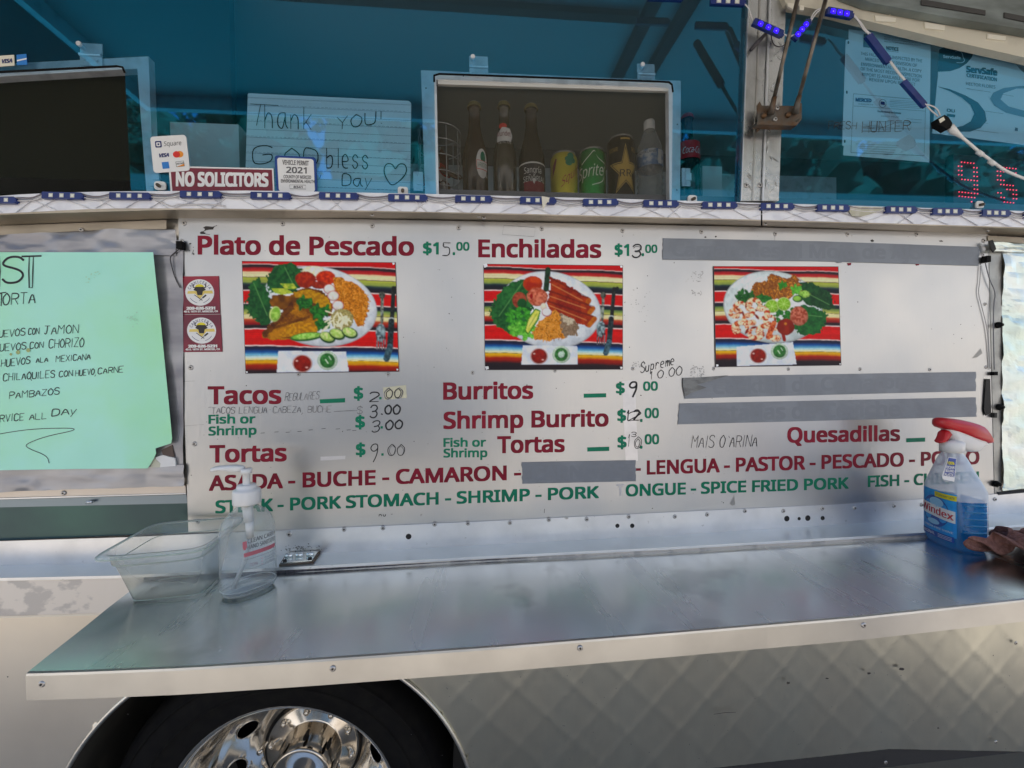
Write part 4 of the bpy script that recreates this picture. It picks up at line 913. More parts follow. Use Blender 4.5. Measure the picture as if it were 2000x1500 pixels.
def food_shrimp(p):
    serape(p); p.fill(p.ell(760, 530, 650, 472, 6), 'c0c6c6'); p.fill(p.ell(758, 528, 636, 460, 6), 'e6eeee', 'd4dede', p.n2); p.fill(p.ell(770, 530, 545, 380, 6), 'dde4e4', 'eceeec')
    leaf(p, [(1080,180),(1250,210),(1370,240),(1480,300),(1560,440),(1570,540),(1500,580),(1350,520),(1180,500),(1130,360)], '17472a', '2c6238', [(1180,330,1500,500)])
    leaf(p, [(1050,500),(1350,540),(1470,620),(1440,760),(1360,860),(1240,910),(1100,880),(1020,800)], '1d5a30', '2f7a3e', [(1080,620,1400,660)])
    rice(p, p.poly([(480,300),(560,180),(640,190),(740,110),(850,130),(960,160),(1030,110),(1110,150),(1130,280),(1060,360),(960,420),(820,450),(640,440),(500,420)], 1.), ('8a5630', 'a87440'))
    herb(p, 400, 400, 110, 40, ('1c5a2c', '3c7c38')); herb(p, 640, 450, 90, 26, ('236a30', '3f8a3c'), 5); herb(p, 900, 250, 40, 8, ('3c8a34', '4c9c40')); herb(p, 1080, 300, 60, 12, ('5aa844', '7cc058'))
    p.fill(p.ell(1180, 360, 75, 55, 0, .3), 'b0d078', '7cac4c'); p.fill(p.ell(1090, 420, 70, 48), '2c6a30'); p.fill(p.ell(1080, 418, 52, 34), '9cc464')
    herb(p, 900, 620, 160, 40, ('3c8c3c', '2c7030'), 11)
    for x, y in ((750,520),(905,490)):
        p.fill(p.ell(x, y, 92, 88), 'cfe49c'); p.fill(p.ell(x, y, 82, 78), '93c04c')
        for k in range(8): p.fill(p.seg(x, y, x+74*cos(k*pi/4+.3), y+70*sin(k*pi/4+.3), 3), 'c8e090')
    for k, (x, y, a, s) in enumerate(((340,530,2.,1.1),(520,500,3.4,1.15),(610,610,4.6,1.2),(450,680,1.,1.15),(340,800,2.6,1.3),(520,870,.3,1.2),(650,840,3.,1.2),(720,700,2.,1.),(780,880,1.2,1.2),(430,600,5.,1.),(260,600,1.2,.9))): shrimp(p, x, y, a, s)
    p.fill(p.seg(690, 920, 770, 740, 34), 'b0482c', 'd88860'); p.fill(p.seg(900, 960, 880, 860, 22), '9c3024')
    p.fill(p.ell(1100, 650, 118, 128, 0, .08), 'a4503c', 'c88470', p.n1); p.fill(p.ell(920, 790, 118, 108, 0, .05), 'a03c2c', '8c3024', p.n2); p.fill(p.ell(920, 750, 20, 18), 'c88a4c')
    salsas(p, 552, 1165, [(275,1045),(1010,990),(1050,1285),(270,1295)], -25)
PHOTOM = vcol('photo_print', .4, .25)
def photo(fn, quad, label, sx, sy, clips):
    W, H_ = 250, 182; p = Paint(W, H_, sx, sy); fn(p)
    g1 = vnoise(W, H_, 1.2, 21)*.5+vnoise(W, H_, 4, 22)*.5; p.a *= (.9+.24*g1)[..., None]
    b_ = np.pad(p.a, ((1, 1), (1, 1), (0, 0)), 'edge'); p.a = .4*p.a+.15*(b_[:-2, 1:-1]+b_[2:, 1:-1]+b_[1:-1, :-2]+b_[1:-1, 2:])
    p.a = np.clip(p.a, 0, 1)**1.22*1.22; lum = p.a.mean(-1, keepdims=True); p.a = np.clip(lum+(p.a-lum)*1.12, 0, .9)
    t = thing('food_photo', label, 'photo', at(quad[0][0], quad[0][1], -.0135), 'printed plate photos on the menu board')
    (a, b_, c, d) = [np.array(q, float) for q in quad]; V = []
    for j in range(H_):
        l = a+(d-a)*j/(H_-1); r = b_+(c-b_)*j/(H_-1)
        for i in range(W): q = l+(r-l)*i/(W-1); V.append(at(q[0], q[1], -.0150))
    V = np.array(V); idx = np.arange(W*H_).reshape(H_, W); F = np.stack([idx[:-1, :-1], idx[1:, :-1], idx[1:, 1:], idx[:-1, 1:]], -1).reshape(-1, 4)
    m = bpy.data.meshes.new('printed_picture'); m.vertices.add(len(V)); m.vertices.foreach_set('co', V.ravel()); m.loops.add(F.size); m.loops.foreach_set('vertex_index', F.ravel())
    m.polygons.add(len(F)); m.polygons.foreach_set('loop_start', np.arange(0, F.size, 4)); m.polygons.foreach_set('loop_total', np.full(len(F), 4)); m.update(calc_edges=True)
    ca = m.color_attributes.new('print', 'FLOAT_COLOR', 'POINT'); ca.data.foreach_set('color', np.concatenate([p.a.reshape(-1, 3), np.ones((W*H_, 1))], 1).ravel().astype(np.float32)); m.materials.append(PHOTOM)
    o = bpy.data.objects.new('printed_picture', m); link(o, t)
    e = .9; slab('backing_card', [(a[0]-e,a[1]-e),(b_[0]+e,b_[1]-e),(c[0]+e,c[1]+e),(d[0]-e,d[1]+e)], -.0147, pm('photo_card_edge', (.12,.1,.1), .6), t, .002)
    for x, y, s in clips: slab('corner_clip', [(x-s,y-s*.8),(x+s*.7,y-s*.9),(x+s,y+s*.3),(x-s*.4,y+s*.9)], -.0156, FRAME, t, .0008)
photo(food_fish, [(473.1,510.5),(771.7,513.1),(778.7,724.9),(480.1,728.9)], 'photo of fried fish plate with rice and radish slices, leftmost on the menu', 1700, 1240, [(768.5,515,2.5),(776,722,2),(482,727,2)])
photo(food_ench, [(944.9,516),(1215.9,519.1),(1215.9,720.9),(948,722)], 'photo of enchiladas plate with tomato and avocado, middle of the menu', 1730, 1300, [(948,519,4.5),(1213.5,521,2.6),(951,719,4),(1213.5,718.5,2.5)])
photo(food_shrimp, [(1394.6,520.5),(1636.9,521.2),(1642.5,712.8),(1398.8,716.2)], 'photo of shrimp plate with two lime slices, rightmost on the menu', 1630, 1300, [(1401,714,2.6),(1641,711,1.6)])

# two red butcher stickers
def butcher(TL, TR, BR, BL, label):
    t = thing('butcher_sticker', label, 'sticker', at(TL[0], TL[1], -.0135), 'red butcher shop stickers')
    def mp(u, v): return ((TL[0]*(1-u)+TR[0]*u)*(1-v)+(BL[0]*(1-u)+BR[0]*u)*v, (TL[1]*(1-u)+TR[1]*u)*(1-v)+(BL[1]*(1-u)+BR[1]*u)*v)
    slab('sticker_base', [mp(0,0), mp(1,0), mp(1,1), mp(0,1)], -.0136, pm('butcher_red', '#a01f38', .35, c2='#6d1a35', ns=9, lo=.4, hi=.6), t, .0012)
    def fl(nm, pts, m, Y): return flat(nm, [mp(*q) for q in pts], Y, m, t)
    fl('round_emblem', [(.5+.37*cos(a), .43+.35*sin(a)) for a in np.linspace(0, 2*pi, 32)[:-1]], WHITES, -.0139)
    DK = NAVY
    fl('sun_disc', [(.5+.12*cos(a), .3+.09*sin(a)) for a in np.linspace(0, 2*pi, 20)[:-1]], YEL, -.0141)
    fl('banner', [(.2,.39),(.82,.38),(.84,.46),(.62,.46),(.5,.6),(.38,.46),(.18,.46)], pm('banner_yellow', '#e8d070', .4), -.0141)
    fl('bull_head', [(.40,.28),(.60,.28),(.66,.36),(.58,.40),(.56,.50),(.44,.50),(.42,.40),(.34,.36)], SMUDGE, -.0143)
    lines([[mp(*q) for q in [(.40,.31),(.34,.29),(.34,.24),(.37,.21)]], [mp(*q) for q in [(.60,.31),(.66,.29),(.66,.24),(.63,.21)]]], 2.2, SMUDGE, t, -.0143, 'bull_horns')
    lines([[mp(.36,.49), mp(.56,.64)]], 2.2, SMUDGE, t, -.0143, 'knife'); lines([[mp(.66,.50), mp(.57,.57)]], 5, SMUDGE, t, -.0143, 'cleaver'); lines([[mp(.57,.57), mp(.48,.65)]], 1.6, SMUDGE, t, -.0143, 'cleaver_handle')
    w_ = 'CARNICERIA'
    for i, c in enumerate(w_):
        a = radians(205+130*i/(len(w_)-1)); cx, cy_ = .5+.29*cos(a), .43+.275*sin(a)
        v_, f_ = glyphs(c, .01); s_ = .075/CAP; rot = a+pi/2; c0x = v_[:, 0].mean(); W_ = []
        for x, y in v_: ux, uy = (x-c0x)*s_*.85, -(y-CAP/2)*s_; W_.append(at(*mp(cx+ux*cos(rot)-uy*sin(rot), cy_+ux*sin(rot)+uy*cos(rot)), -.0143))
        obj('emblem_letter', W_, f_, NAVY, t)
    lines([[mp(.5+.29*cos(a), .43+.28*sin(a)) for a in np.linspace(radians(150), radians(105), 8)], [mp(.5+.29*cos(a), .43+.28*sin(a)) for a in np.linspace(radians(75), radians(30), 8)]], .8, NAVY, t, -.0143, 'emblem_small_print')
    def tx(s, x0, x1, y, h, bold): p0, p1 = mp(x0, y), mp(x1, y); text(s, p0, p1, h, h, WHITEP, t, -.0141, bold=bold)
    tx('209-626-5231', .14, .88, .885, 5.6, .05); tx('45 E. 16TH ST. MERCED, CA', .07, .95, .955, 3.6, .04)
butcher((350.4,540), (427,539), (430,613), (353.8,613.7), 'red butcher sticker with bull head, upper of the pair left on the menu')
butcher((354,614.6), (430.6,614), (434,687), (357,687.7), 'red butcher sticker with bull head, lower of the pair left on the menu')

# clips and loose wires at the board's edges
def clipwire(label, cx, cy_, wire, nm='clip_and_wire', wm=WIREB, wr=.0011, Y=-.02):
    t = thing('cable_clip', label, 'cable clip', at(cx, cy_, Y))
    c = at(cx, cy_, -.0135); b = MB(); b.box(c+np.array([-.006,-.012,-.011]), c+np.array([.005,0,.004])); b.build('clip_body', BLACK, t)
    put('clip_screw', RV, at(cx-2, cy_-7, -.0185), t, scale=.8)
    if wire: MB().tube([at(x, y, -.0175) for x, y in smooth_pts(wire, 2)], wr, 6).build('wire', wm, t, True)
clipwire('black cable clip with dangling wire at the upper left corner of the menu board', 357, 478, [(352,485),(338,496),(332,502),(334,516),(342,544),(352,562)])
clipwire('black cable clip with grey wire at the upper right corner of the menu board', 1921, 505, [(1924,512),(1932,545),(1945,571),(1941,592),(1940,640),(1942,722)], wm=pm('grey_wire', (.2,.2,.22), .5))
t = thing('loose_wire', 'thin grey wire hanging down the right side of the menu board left of the rivets', 'wire', at(1915, 520, -.015))
MB().tube([at(x, y, -.0146) for x, y in smooth_pts([(1915,520),(1914,550),(1910,572),(1918,600),(1930,650),(1934,720)], 2)], .0008, 6).build('wire_strand', pm('pale_wire', (.42,.41,.42), .5), t, True)

# ------------------------------------------------------------------ right of the board: strap and foil
jamb = part_empty('right_door_jamb', at(1950, 700, -.01), truck)
slab('jamb_plate', [(1931,470),(1957,474),(1956,970),(1943,972)], -.0128, pm('jamb_alloy', (.42,.42,.4), .4, .7, (.3,.3,.29), ns=20), jamb, .01)
slab('jamb_slot', [(1926,740),(1934,740),(1936,806),(1925,812),(1922,800)], -.0152, HOLE, board, .001)
slab('jamb_top_rail', [(1930,460),(2100,470),(2100,483),(1930,470)], -.0145, UNDER, jamb, .01)
for x, y in ((1949,635),(1951,795),(1945,945)):
    put('black_bolt', lathe_mesh([(.0001,-.010),(.004,-.010),(.0045,-.004),(.008,-.003),(.008,.001)], BLACK, 12, True, 'Y'), at(x, y, -.0150), jamb)
b = MB(); c = at(1941, 730, -.016); b.box(c-np.array([.005,.005,.004]), c+np.array([.005,.004,.005])); b.build('small_clamp', BLACK, jamb)
c = at(1941, 811, -.016); MB().box(c-np.array([.003,.004,.006]), c+np.array([.004,.004,.006])).build('small_clamp', HOLE, jamb)
foil = thing('foil_sheet', 'crinkled silvery foil sheet covering the opening at the right edge', 'foil sheet', at(1980, 700, -.012))
V = []; F = []; nx, nz = 34, 90
fr_ = np.random.default_rng(5); fn_ = vnoise(nx, nz, 5, 11)+.5*vnoise(nx, nz, 2, 12)
for j in range(nz):
    for i in range(nx):
        t_ = i/(nx-1); s_ = j/(nz-1); x0 = 1956-s_*2; x = x0+(2160-x0)*t_; y = (489+t_*18)+s_*((958-t_*20)-(489+t_*18)); q = at(x, y, -.012); q[1] -= fn_[j, i]*.006; V.append(q)
for j in range(nz-1):
    for i in range(nx-1): a = j*nx+i; F += [(a, a+nx, a+nx+1), (a, a+nx+1, a+1)]
obj('foil_surface', V, F, FOIL, foil)
V = []; F = []; nx, nz = 26, 8; fn_ = vnoise(nx, nz, 2, 15)
for j in range(nz):
    for i in range(nx): t_ = i/(nx-1); x = 1934+220*t_; y = 474+t_*6+(18)*j/(nz-1); q = at(x, y, -.016); q[1] -= fn_[j, i]*.01; V.append(q)
for j in range(nz-1):
    for i in range(nx-1): a = j*nx+i; F += [(a, a+nx, a+nx+1), (a, a+nx+1, a+1)]
obj('foil_top_fold', V, F, FOIL, foil)
slab('foil_dark_fold', [(1932,470),(1939,468),(1946,486),(1940,493),(1935,484)], -.027, HOLE, foil, .002)
slab('foil_bottom_seam', [(1950,962),(2100,948),(2100,953),(1950,967)], -.0155, DARKGAP, foil, .002)

# ------------------------------------------------------------------ left: tape border and mint poster
tb = thing('tape_border', 'wide silver tape border wrinkled around the mint green poster', 'duct tape', at(340, 700, -.014))
def wavy(nm, x0, x1, yt, yb, nx, ny, Y, amp, mat, par, seed, fold=0.):
    V = []; F = []; n_ = vnoise(nx, ny, 5, seed)+.4*vnoise(nx, ny, 2, seed+1)
    for j in range(ny):
        for i in range(nx):
            x = x0+(x1-x0)*i/(nx-1); s_ = j/(ny-1); y = yt(x)*(1-s_)+yb(x)*s_; q = at(x, y, Y); q[1] -= n_[j, i]*amp; V.append(q)
    for j in range(ny-1):
        for i in range(nx-1): a = j*nx+i; F.append((a, a+nx, a+nx+1, a+1))
    return obj(nm, V, F, mat, par, True)
wavy('upper_tape', -150, 346, lambda x: interp([(-150,470),(0,460),(130,455),(230,449),(346,450)], x), lambda x: 500, 50, 12, -.012, .007, TAPE2, tb, 21)
wavy('side_tape', 296, 359, lambda x: 470, lambda x: 930, 14, 60, -.0125, .003, TAPE2, tb, 31)
wavy('lower_tape', -150, 362, lambda x: 912-(x-100)*.02, lambda x: interp([(-150,972),(0,960),(200,953),(362,949)], x)+random.uniform(-.6, .6), 60, 10, -.0145, .006, TAPE2, tb, 41)
slab('gap_behind', [(290,860),(350,858),(352,925),(285,925)], -.0105, HOLE, tb, .001)
slab('crumpled_bag_bit', [(303,893),(318,889),(341,895),(343,910),(312,913)], -.019, PAPER, tb, .004); slab('crumpled_bag_bit', [(289,913),(301,894),(313,905),(312,913)], -.0195, pm('cream_bag', (.62,.62,.5), .6), tb, .003)
slab('brown_scrap', [(315,879),(336,869),(340,893),(318,889)], -.0175, pm('brown_scrap', (.12,.085,.07), .7), tb, .002)
po = thing('mint_poster', 'mint green handwritten breakfast poster with a torn lower right corner', 'poster', at(150, 700, -.02))
edge = [(-150,493),(0,493),(150,491.5),(299,492.5),(306,560),(315,640),(324,730),(331,800),(337,865),(320,871),(303,876.5),(305,886),(299,898),(289,914),(150,916),(0,919),(-150,921)]
nx, ny = 46, 44; V = []; F = []; nz_ = vnoise(nx, ny, 14, 51)+.25*vnoise(nx, ny, 5, 52)
rt = [(492,299),(560,306),(640,315),(730,324),(800,331),(865,337),(866,334),(876,303),(886,305),(898,299),(914,289)]
def PY(x, y):  # paper depth
    i = min(nx-1, max(0, (x+150)/487*(nx-1))); j = min(ny-1, max(0, (y-492)/425*(ny-1))); i0, j0 = int(i), int(j); i1, j1 = min(i0+1, nx-1), min(j0+1, ny-1); a, b_ = i-i0, j-j0
    return -.0205-.011*((nz_[j0, i0]*(1-a)+nz_[j0, i1]*a)*(1-b_)+(nz_[j1, i0]*(1-a)+nz_[j1, i1]*a)*b_)
for j in range(ny):
    y = 492.5+(915-492.5)*j/(ny-1); xr = interp([(p[0], p[1]) for p in rt], y)
    for i in range(nx): x = -150+(xr+150)*i/(nx-1); yy_ = y+(interp([(-150,6),(0,3.5),(150,1),(289,0)], x) if j == ny-1 else 0); V.append(at(x, yy_, PY(x, yy_)))
for j in range(ny-1):
    for i in range(nx-1): a = j*nx+i; F.append((a, a+nx, a+nx+1, a+1))
obj('poster_sheet', V, F, MINT, po, True)
pf = lambda x, y: at(x, y, PY(x, y)-.0006)
def P_(s, p0, p1, h, wd=1.7, **k): return hand(s, p0, p1, h, wd, INK, po, mapf=pf, **k)
P_('S', (3,553), (42,551), 52, 4.2, jit=.1); lines([[(42,500),(81,499)], [(57,502),(56,530),(57,562),(63,562)], [(65,502),(64,530),(63,562)], [(-2,500),(0,530),(-1,560)]], 2.6, INK, po, mapf=pf)
lines([[(42,501),(81,500)]], 4.6, INK, po, mapf=pf); P_('TORTA', (-12,597), (68,592), 22, 2.2, jit=.15); lines([[(-6,573),(12,571)], [(3,572),(2,598)]], 3.2, INK, po, mapf=pf)
P_('HUEVOS', (-14,660), (48,655), 14); P_('CON', (55,654), (76,652), 12); P_('JAMON', (86,653), (152,650), 17)
P_('HUEVOS', (-12,687), (50,682), 14); P_('CON', (58,681), (84,679), 12); P_('CHORIZO', (95,680), (163,677), 17)
P_('HUEVOS', (2,717), (58,710), 14); P_('ALA', (70,709), (93,707), 10); P_('MEXICANA', (109,707), (176,702), 12)
P_('CHILAQUILES', (6,744), (106,737), 14); P_('CON', (115,737), (141,734), 12); P_('HUEVO,', (147,735), (188,731), 12); P_('CARNE', (191,731), (240,727), 12)
P_('PAMBAZOS', (18,779), (115,770), 13); P_('SERVICE', (-22,827), (46,820), 14); P_('ALL', (57,820), (90,818), 13); P_('DAy', (101,813), (152,808), 14, 2.0)
lines([smooth_pts([(-60,860),(0,847),(60,838),(120,836),(148,837),(140,842),(90,852),(48,868),(55,876),(92,890),(96,905)], 2)], 1.3, INK, po, mapf=pf)
BRN = pm('grease_spot', (.42,.5,.2), .5)
for x, y, r in ((35,688,4),(55,684,4),(21,692,2.6)): flat('grease_spot', ellipse(x, y, r, r), PY(x, y)-.0006, BRN, po)
PALEM = pm('paper_scuff', (.45,.82,.6), .6)
for _ in range(38):
    x, y = random.choice([(172,545),(188,537),(258,620),(262,628)]); x += random.gauss(0, 5); y += random.gauss(0, 4)
    o = flat('paper_scuff', ellipse(x, y, random.uniform(.8, 2.4), random.uniform(.6, 1.6), 6), PY(x, y)-.0008, PALEM, po)

# ------------------------------------------------------------------ things stuck on or behind the glass
sg = thing('card_sticker', 'white rounded sticker showing card payment logos on the glass left of the red sign', 'sticker', at(330, 300, -.002))
def warp(q): 
    TL, TR, BR, BL = q
    return lambda u, v: ((TL[0]*(1-u)+TR[0]*u)*(1-v)+(BL[0]*(1-u)+BR[0]*u)*v, (TL[1]*(1-u)+TR[1]*u)*(1-v)+(BL[1]*(1-u)+BR[1]*u)*v)
m_ = warp([(293,267),(363,263),(371,333),(300,338)])
def RR(r=.09, a=1., n=5, x0=0, y0=0, x1=1, y1=1):
    P = []
    for cx, cy_, a0 in ((x1-r, y0+r*a, -pi/2), (x1-r, y1-r*a, 0), (x0+r, y1-r*a, pi/2), (x0+r, y0+r*a, pi)): P += [(cx+r*cos(a0+pi/2*k/n), cy_+r*a*sin(a0+pi/2*k/n)) for k in range(n+1)]
    return P
slab('sticker_sheet', [m_(*q) for q in RR()], -.003, WHITES, sg, .0012)
def F2(nm, pts, mat, par, mp, Y): return flat(nm, [mp(*q) for q in pts], Y, mat, par)
F2('square_mark', RR(.03, 1, 3, .12, .13, .3, .31), NAVY, sg, m_, -.0034); F2('square_mark_inner', RR(.02, 1, 2, .155, .165, .265, .275), WHITES, sg, m_, -.0036); F2('square_mark_core', RR(.01, 1, 2, .185, .195, .235, .245), NAVY, sg, m_, -.0038)
text('Square', m_(.36,.28), m_(.84,.28), 9, 9, GREYINK, sg, -.0034, bold=.0); text('VISA', m_(.17,.585), m_(.47,.58), 7.5, 7.5, NAVY, sg, -.0034, bold=.03, slant=.2)
F2('orange_disc', [(.77+.1*cos(a), .53+.09*sin(a)) for a in np.linspace(0, 2*pi, 20)[:-1]], ORANGE, sg, m_, -.0034); F2('red_disc', [(.68+.1*cos(a), .53+.09*sin(a)) for a in np.linspace(0, 2*pi, 20)[:-1]], REDD, sg, m_, -.0036)
F2('blue_card_mark', [(.25,.72),(.44,.715),(.45,.9),(.26,.905)], AMEX, sg, m_, -.0034); F2('card_outline', [(.63,.73),(.86,.72),(.87,.87),(.64,.88)], GREYINK, sg, m_, -.0034); F2('card_inner', [(.64,.74),(.85,.73),(.86,.86),(.65,.87)], WHITES, sg, m_, -.0036); F2('orange_wedge', [(.65,.87),(.86,.80),(.86,.86)], ORANGE, sg, m_, -.0038)
text('DISCOVER', m_(.65,.815), m_(.85,.805), 3, 3, GREYINK, sg, -.0039, bold=.02)
ns_ = thing('no_solicitors_sign', 'maroon sign with white lettering and border resting on the window ledge', 'sign', at(430, 350, -.002))
m_ = warp([(329,324),(534,329),(536,374),(333,374)])
slab('sign_sheet', [m_(*q) for q in ((0,0),(1,0),(1,1),(0,1))], -.0012, WHITES, ns_, .001); F2('maroon_field', [(.018,.06),(.985,.06),(.985,1),(.018,1)], MAROON, ns_, m_, -.0016)
text('NO SOLICITORS', m_(.055,.80), m_(.945,.80), 28, 26.5, WHITES, ns_, -.0020, bold=.035)
pe = thing('permit_sticker', 'white vehicle permit sticker with blue border right of the maroon sign', 'sticker', at(578, 340, -.002))
m_ = warp([(536,303),(617,307),(620,375),(540,374)])
slab('sticker_sheet', [m_(*q) for q in RR(.08)], -.0022, BLUES, pe, .0012); F2('white_field', RR(.07, 1, 5, .06, .06, .94, 1.), WHITES, pe, m_, -.0026)
for s_, x0, x1, y_, h_ in (('VEHICLE PERMIT', .18, .82, .25, 9), ('2021', .26, .76, .48, 12), ('COUNTY OF MERCED', .19, .86, .63, 6.4), ('ENVIRONMENTAL HEALTH', .12, .94, .75, 6.4)): text(s_, m_(x0,y_), m_(x1,y_), h_, h_, GREYINK, pe, -.0029, bold=.018)
lines([[m_(*q) for q in ((.33,.81),(.72,.81),(.72,.92),(.33,.92),(.33,.81))]], .9, GREYINK, pe, -.0029, 'number_box'); text('8341', m_(.42,.9), m_(.64,.9), 4.4, 4.4, GREYINK, pe, -.0029)
vz = thing('card_mark_sticker', 'small cream card sticker at the left edge above the dark window', 'sticker', at(12, 118, -.002))
slab('sticker_sheet', [(-30,111),(27,107),(28,128),(-30,132)], -.0022, CLAY, vz, .001); text('VISA', (2,124), (24,122), 8, 8, NAVY, vz, -.0026, bold=.03, slant=.2)
vz2 = thing('blue_card_sticker', 'small blue square card sticker at the left edge above the dark window', 'sticker', at(42, 116, -.002))
slab('sticker_sheet', [(32,107),(51,105),(53,126),(33,127)], -.0022, AMEX, vz2, .001); flat('white_stroke', [(33,117),(52,113),(52,116),(33,120)], -.0026, WHITES, vz2)
def behind(pts, Y, mat, name, label, cat): t = thing(name, label, cat, at(pts[0][0], pts[0][1], Y)); slab('sheet', pts, Y, mat, t, .0008); return t
SIGNP = pm('lined_paper', (.9,.9,.9), .6)
tk = behind([(484,184),(486,182),(798,197),(803,202),(801,380),(478,380)], .008, SIGNP, 'handwritten_sign', 'lined sheet with handwritten thank you note and a heart behind the tinted glass', 'sign')
lines([[(484+(478-484)*k/11-.0, 190+k*15.5), (803, 205+k*15.2)] for k in range(12)], .7, NAVY, tk, .0074, 'ruled_line')
lines([[(483-k*.5+i*8, 203+k*31+i*.38), (483-k*.5+i*8+5, 203+k*31+i*.38+.2)] for k in range(6) for i in range(39)], .6, NAVY, tk, .0074, 'dashed_rule')
def TK(s, p0, p1, h, wd=2.0, **k): return hand(s, p0, p1, h, wd, INK, tk, .0070, jit=.15, slant=.0, **k)
lines([[(489,203),(544,206)], [(509,204),(501,245)]], 2.2, INK, tk, .007, 'marker_writing'); TK('hank', (517,250), (612,254), 44); TK('YOU!', (658,253), (748,240), 24); TK('G', (493,322), (530,318), 36); TK('OD', (556,322), (620,324), 34)
TK('bless', (638,328), (722,330), 40); TK('Day', (668,362), (730,365), 24); lines([[(627,341),(624,349)]], 2, INK, tk, .007, 'marker_writing')
lines([smooth_pts([(772,330),(765,319),(753,320),(749,335),(756,352),(766,364),(785,350),(795,335),(792,321),(780,319),(772,330)], 2)], 2.2, INK, tk, .007, 'heart')
bx = thing('white_box', 'pale cardboard box standing inside behind the card sticker', 'box', at(400, 370, .12))
b = MB(); p0 = at(332, 238, .12); p1 = at(470, 420, .12); b.box((p0[0], .12, p1[2]), (p1[0], .24, p0[2])); b.build('box_body', PAPER, bx)
# right window: notice, certificate
no = behind([(1658,57),(1818,76),(1815,317),(1647,303),(1648,285),(1645,284),(1652,78),(1657,77)], .008, SIGNP, 'inspection_notice', 'inspection notice in a clear punched sleeve behind the right window glass', 'notice')
def NT(s, p0, p1, h, bold=.01, m=GREYINK): text(s, p0, p1, h, h, m, no, .0072, bold=bold)
flat('seal_block', [(1687,66),(1708,68),(1706,94),(1686,92)], .0072, GREYINK, no)
for x0, y0, x1, y1 in ((1727,73,1797,82),(1727,77,1790,85),(1727,82,1798,90)): NT('MERCED COUNTY ENVIRONMENTAL HEALTH', (x0,y0), (x1,y1), 2.6, 0)
NT('NOTICE', (1731,97), (1755,100), 7, .03); lines([[(1731,99),(1755,102)]], 1, GREYINK, no, .0072, 'underline')
for s_, x0, x1, y0, y1 in (('THIS FACILITY WAS INSPECTED BY THE',1681,1801,107,122),('MERCED COUNTY DIVISION OF',1690,1791,118,131),('ENVIRONMENTAL HEALTH. A COPY',1682,1800,128,142),('OF THE MOST RECENT INSPECTION',1681,1800,137,152),('REPORT IS AVAILABLE HERE FOR',1684,1796,148,160),('REVIEW UPON REQUEST',1698,1788,158,168)): NT(s_, (x0,y0), (x1,y1), 6, .0)
lines([[(1667,183),(1808,196),(1805,304),(1662,298),(1667,183)], [(1668,207),(1807,217)]], .9, GREYINK, no, .0072, 'form_frame')
NT('MERCED', (1671,198), (1702,200), 7, .03, NAVY); NT('COUNTY', (1677,204), (1706,206), 2.6, 0); lines([ellipse(1724, 202, 7, 8, 16)+[(1731,202)]], .8, GREYINK, no, .0072, 'round_seal'); flat('seal_core', [(1720,198),(1728,199),(1728,205),(1720,204)], .0072, NAVY, no)
NT('Health Permit to Operate', (1714,219), (1760,223), 3.6, .02); NT('FRESH FRUIT', (1721,228), (1757,230), 2.4, 0)
lines([[(1738,195+k*3.2),(1800,199+k*3.2)] for k in range(5)]+[[(1685,244),(1724,247)],[(1690,250),(1740,254)],[(1770,232),(1800,234)],[(1770,238),(1800,240)]]+[[(1672+k*4,281+k*4.4),(1755-k*3,284+k*4.6)] for k in range(5)]+[[(1696,236),(1780,240),(1779,252),(1695,248)]], .7, GREYINK, no, .0072, 'fine_print')
for x, y in ((1657,83),(1654,180),(1650,276)): flat('punched_hole', ellipse(x, y, 1.6, 3.2, 12), .0072, CABD, no)
gr = thing('glass_marker_writing', 'faded black marker writing on the right window glass over the notice', 'writing', at(1700, 245, -.001))
hand('FRESH', (1618,252), (1672,252), 14, 1.2, INK, gr, -.0008, jit=.5); hand('HUNTER', (1684,258), (1776,256), 22, 1.6, INK, gr, -.0008, jit=.5); lines([[(1686,250),(1708,250)],[(1716,252),(1748,240)],[(1684,256),(1740,257)]], 1.2, INK, gr, -.0008, 'marker_line')

ce = behind([(1834,95),(1850,88),(1870,90),(1960,102),(1972,108),(1992,135),(2050,190),(2050,290),(2000,283),(1821,260),(1832,150)], .008, SIGNP, 'food_safety_certificate', 'food safety certificate with dark swooshes behind the right window glass', 'certificate')
CD = pm('certificate_dark', (.05,.09,.1), .5)
def CE(nm, pts, m=CD): return flat(nm, pts, .0072, m, ce)
CE('dark_corner_field', [(1831,140)]+[(1834,97),(1848,90),(1902,95)]+[(1903,99),(1898,112),(1888,124),(1874,133),(1856,139)])
text('ServSafe', (1842,113), (1876,116), 5.5, 5.5, SIGNP, ce, .0068, bold=.02); lines([smooth_pts([(1866,101),(1872,99),(1879,102),(1881,112),(1885,119),(1878,123),(1868,122)], 2)], 1.2, SIGNP, ce, .0068, 'cap_outline')
CE('pale_band', [(1913,97),(1958,102),(1956,111),(1913,107)], GREYINK)
text('ServSafe', (1887,141), (1948,148), 12.5, 12.5, CD, ce, .0072, bold=.04); text('CERTIFICATION', (1888,150), (1947,159), 7, 7, CD, ce, .0072, bold=.02); text('HECTOR FLORES', (1887,166), (1944,173), 6, 6, GREYINK, ce, .0072, bold=.0)
CE('big_swoosh', [(1831,169),(1855,174),(1885,186),(1910,200),(1924,218),(1927,236),(1915,250),(1895,257),(1875,257),(1862,250),(1880,246),(1896,237),(1903,222),(1896,205),(1878,190),(1855,178)])
CE('light_swoosh', [(2050,167),(1990,168),(1960,172),(1940,181),(1934,192),(1942,206),(1965,220),(2000,229),(2050,236),(2050,222),(2000,216),(1970,208),(1954,194),(1960,182),(1985,173),(2050,172)], pm('certificate_mid', (.25,.33,.38), .5))
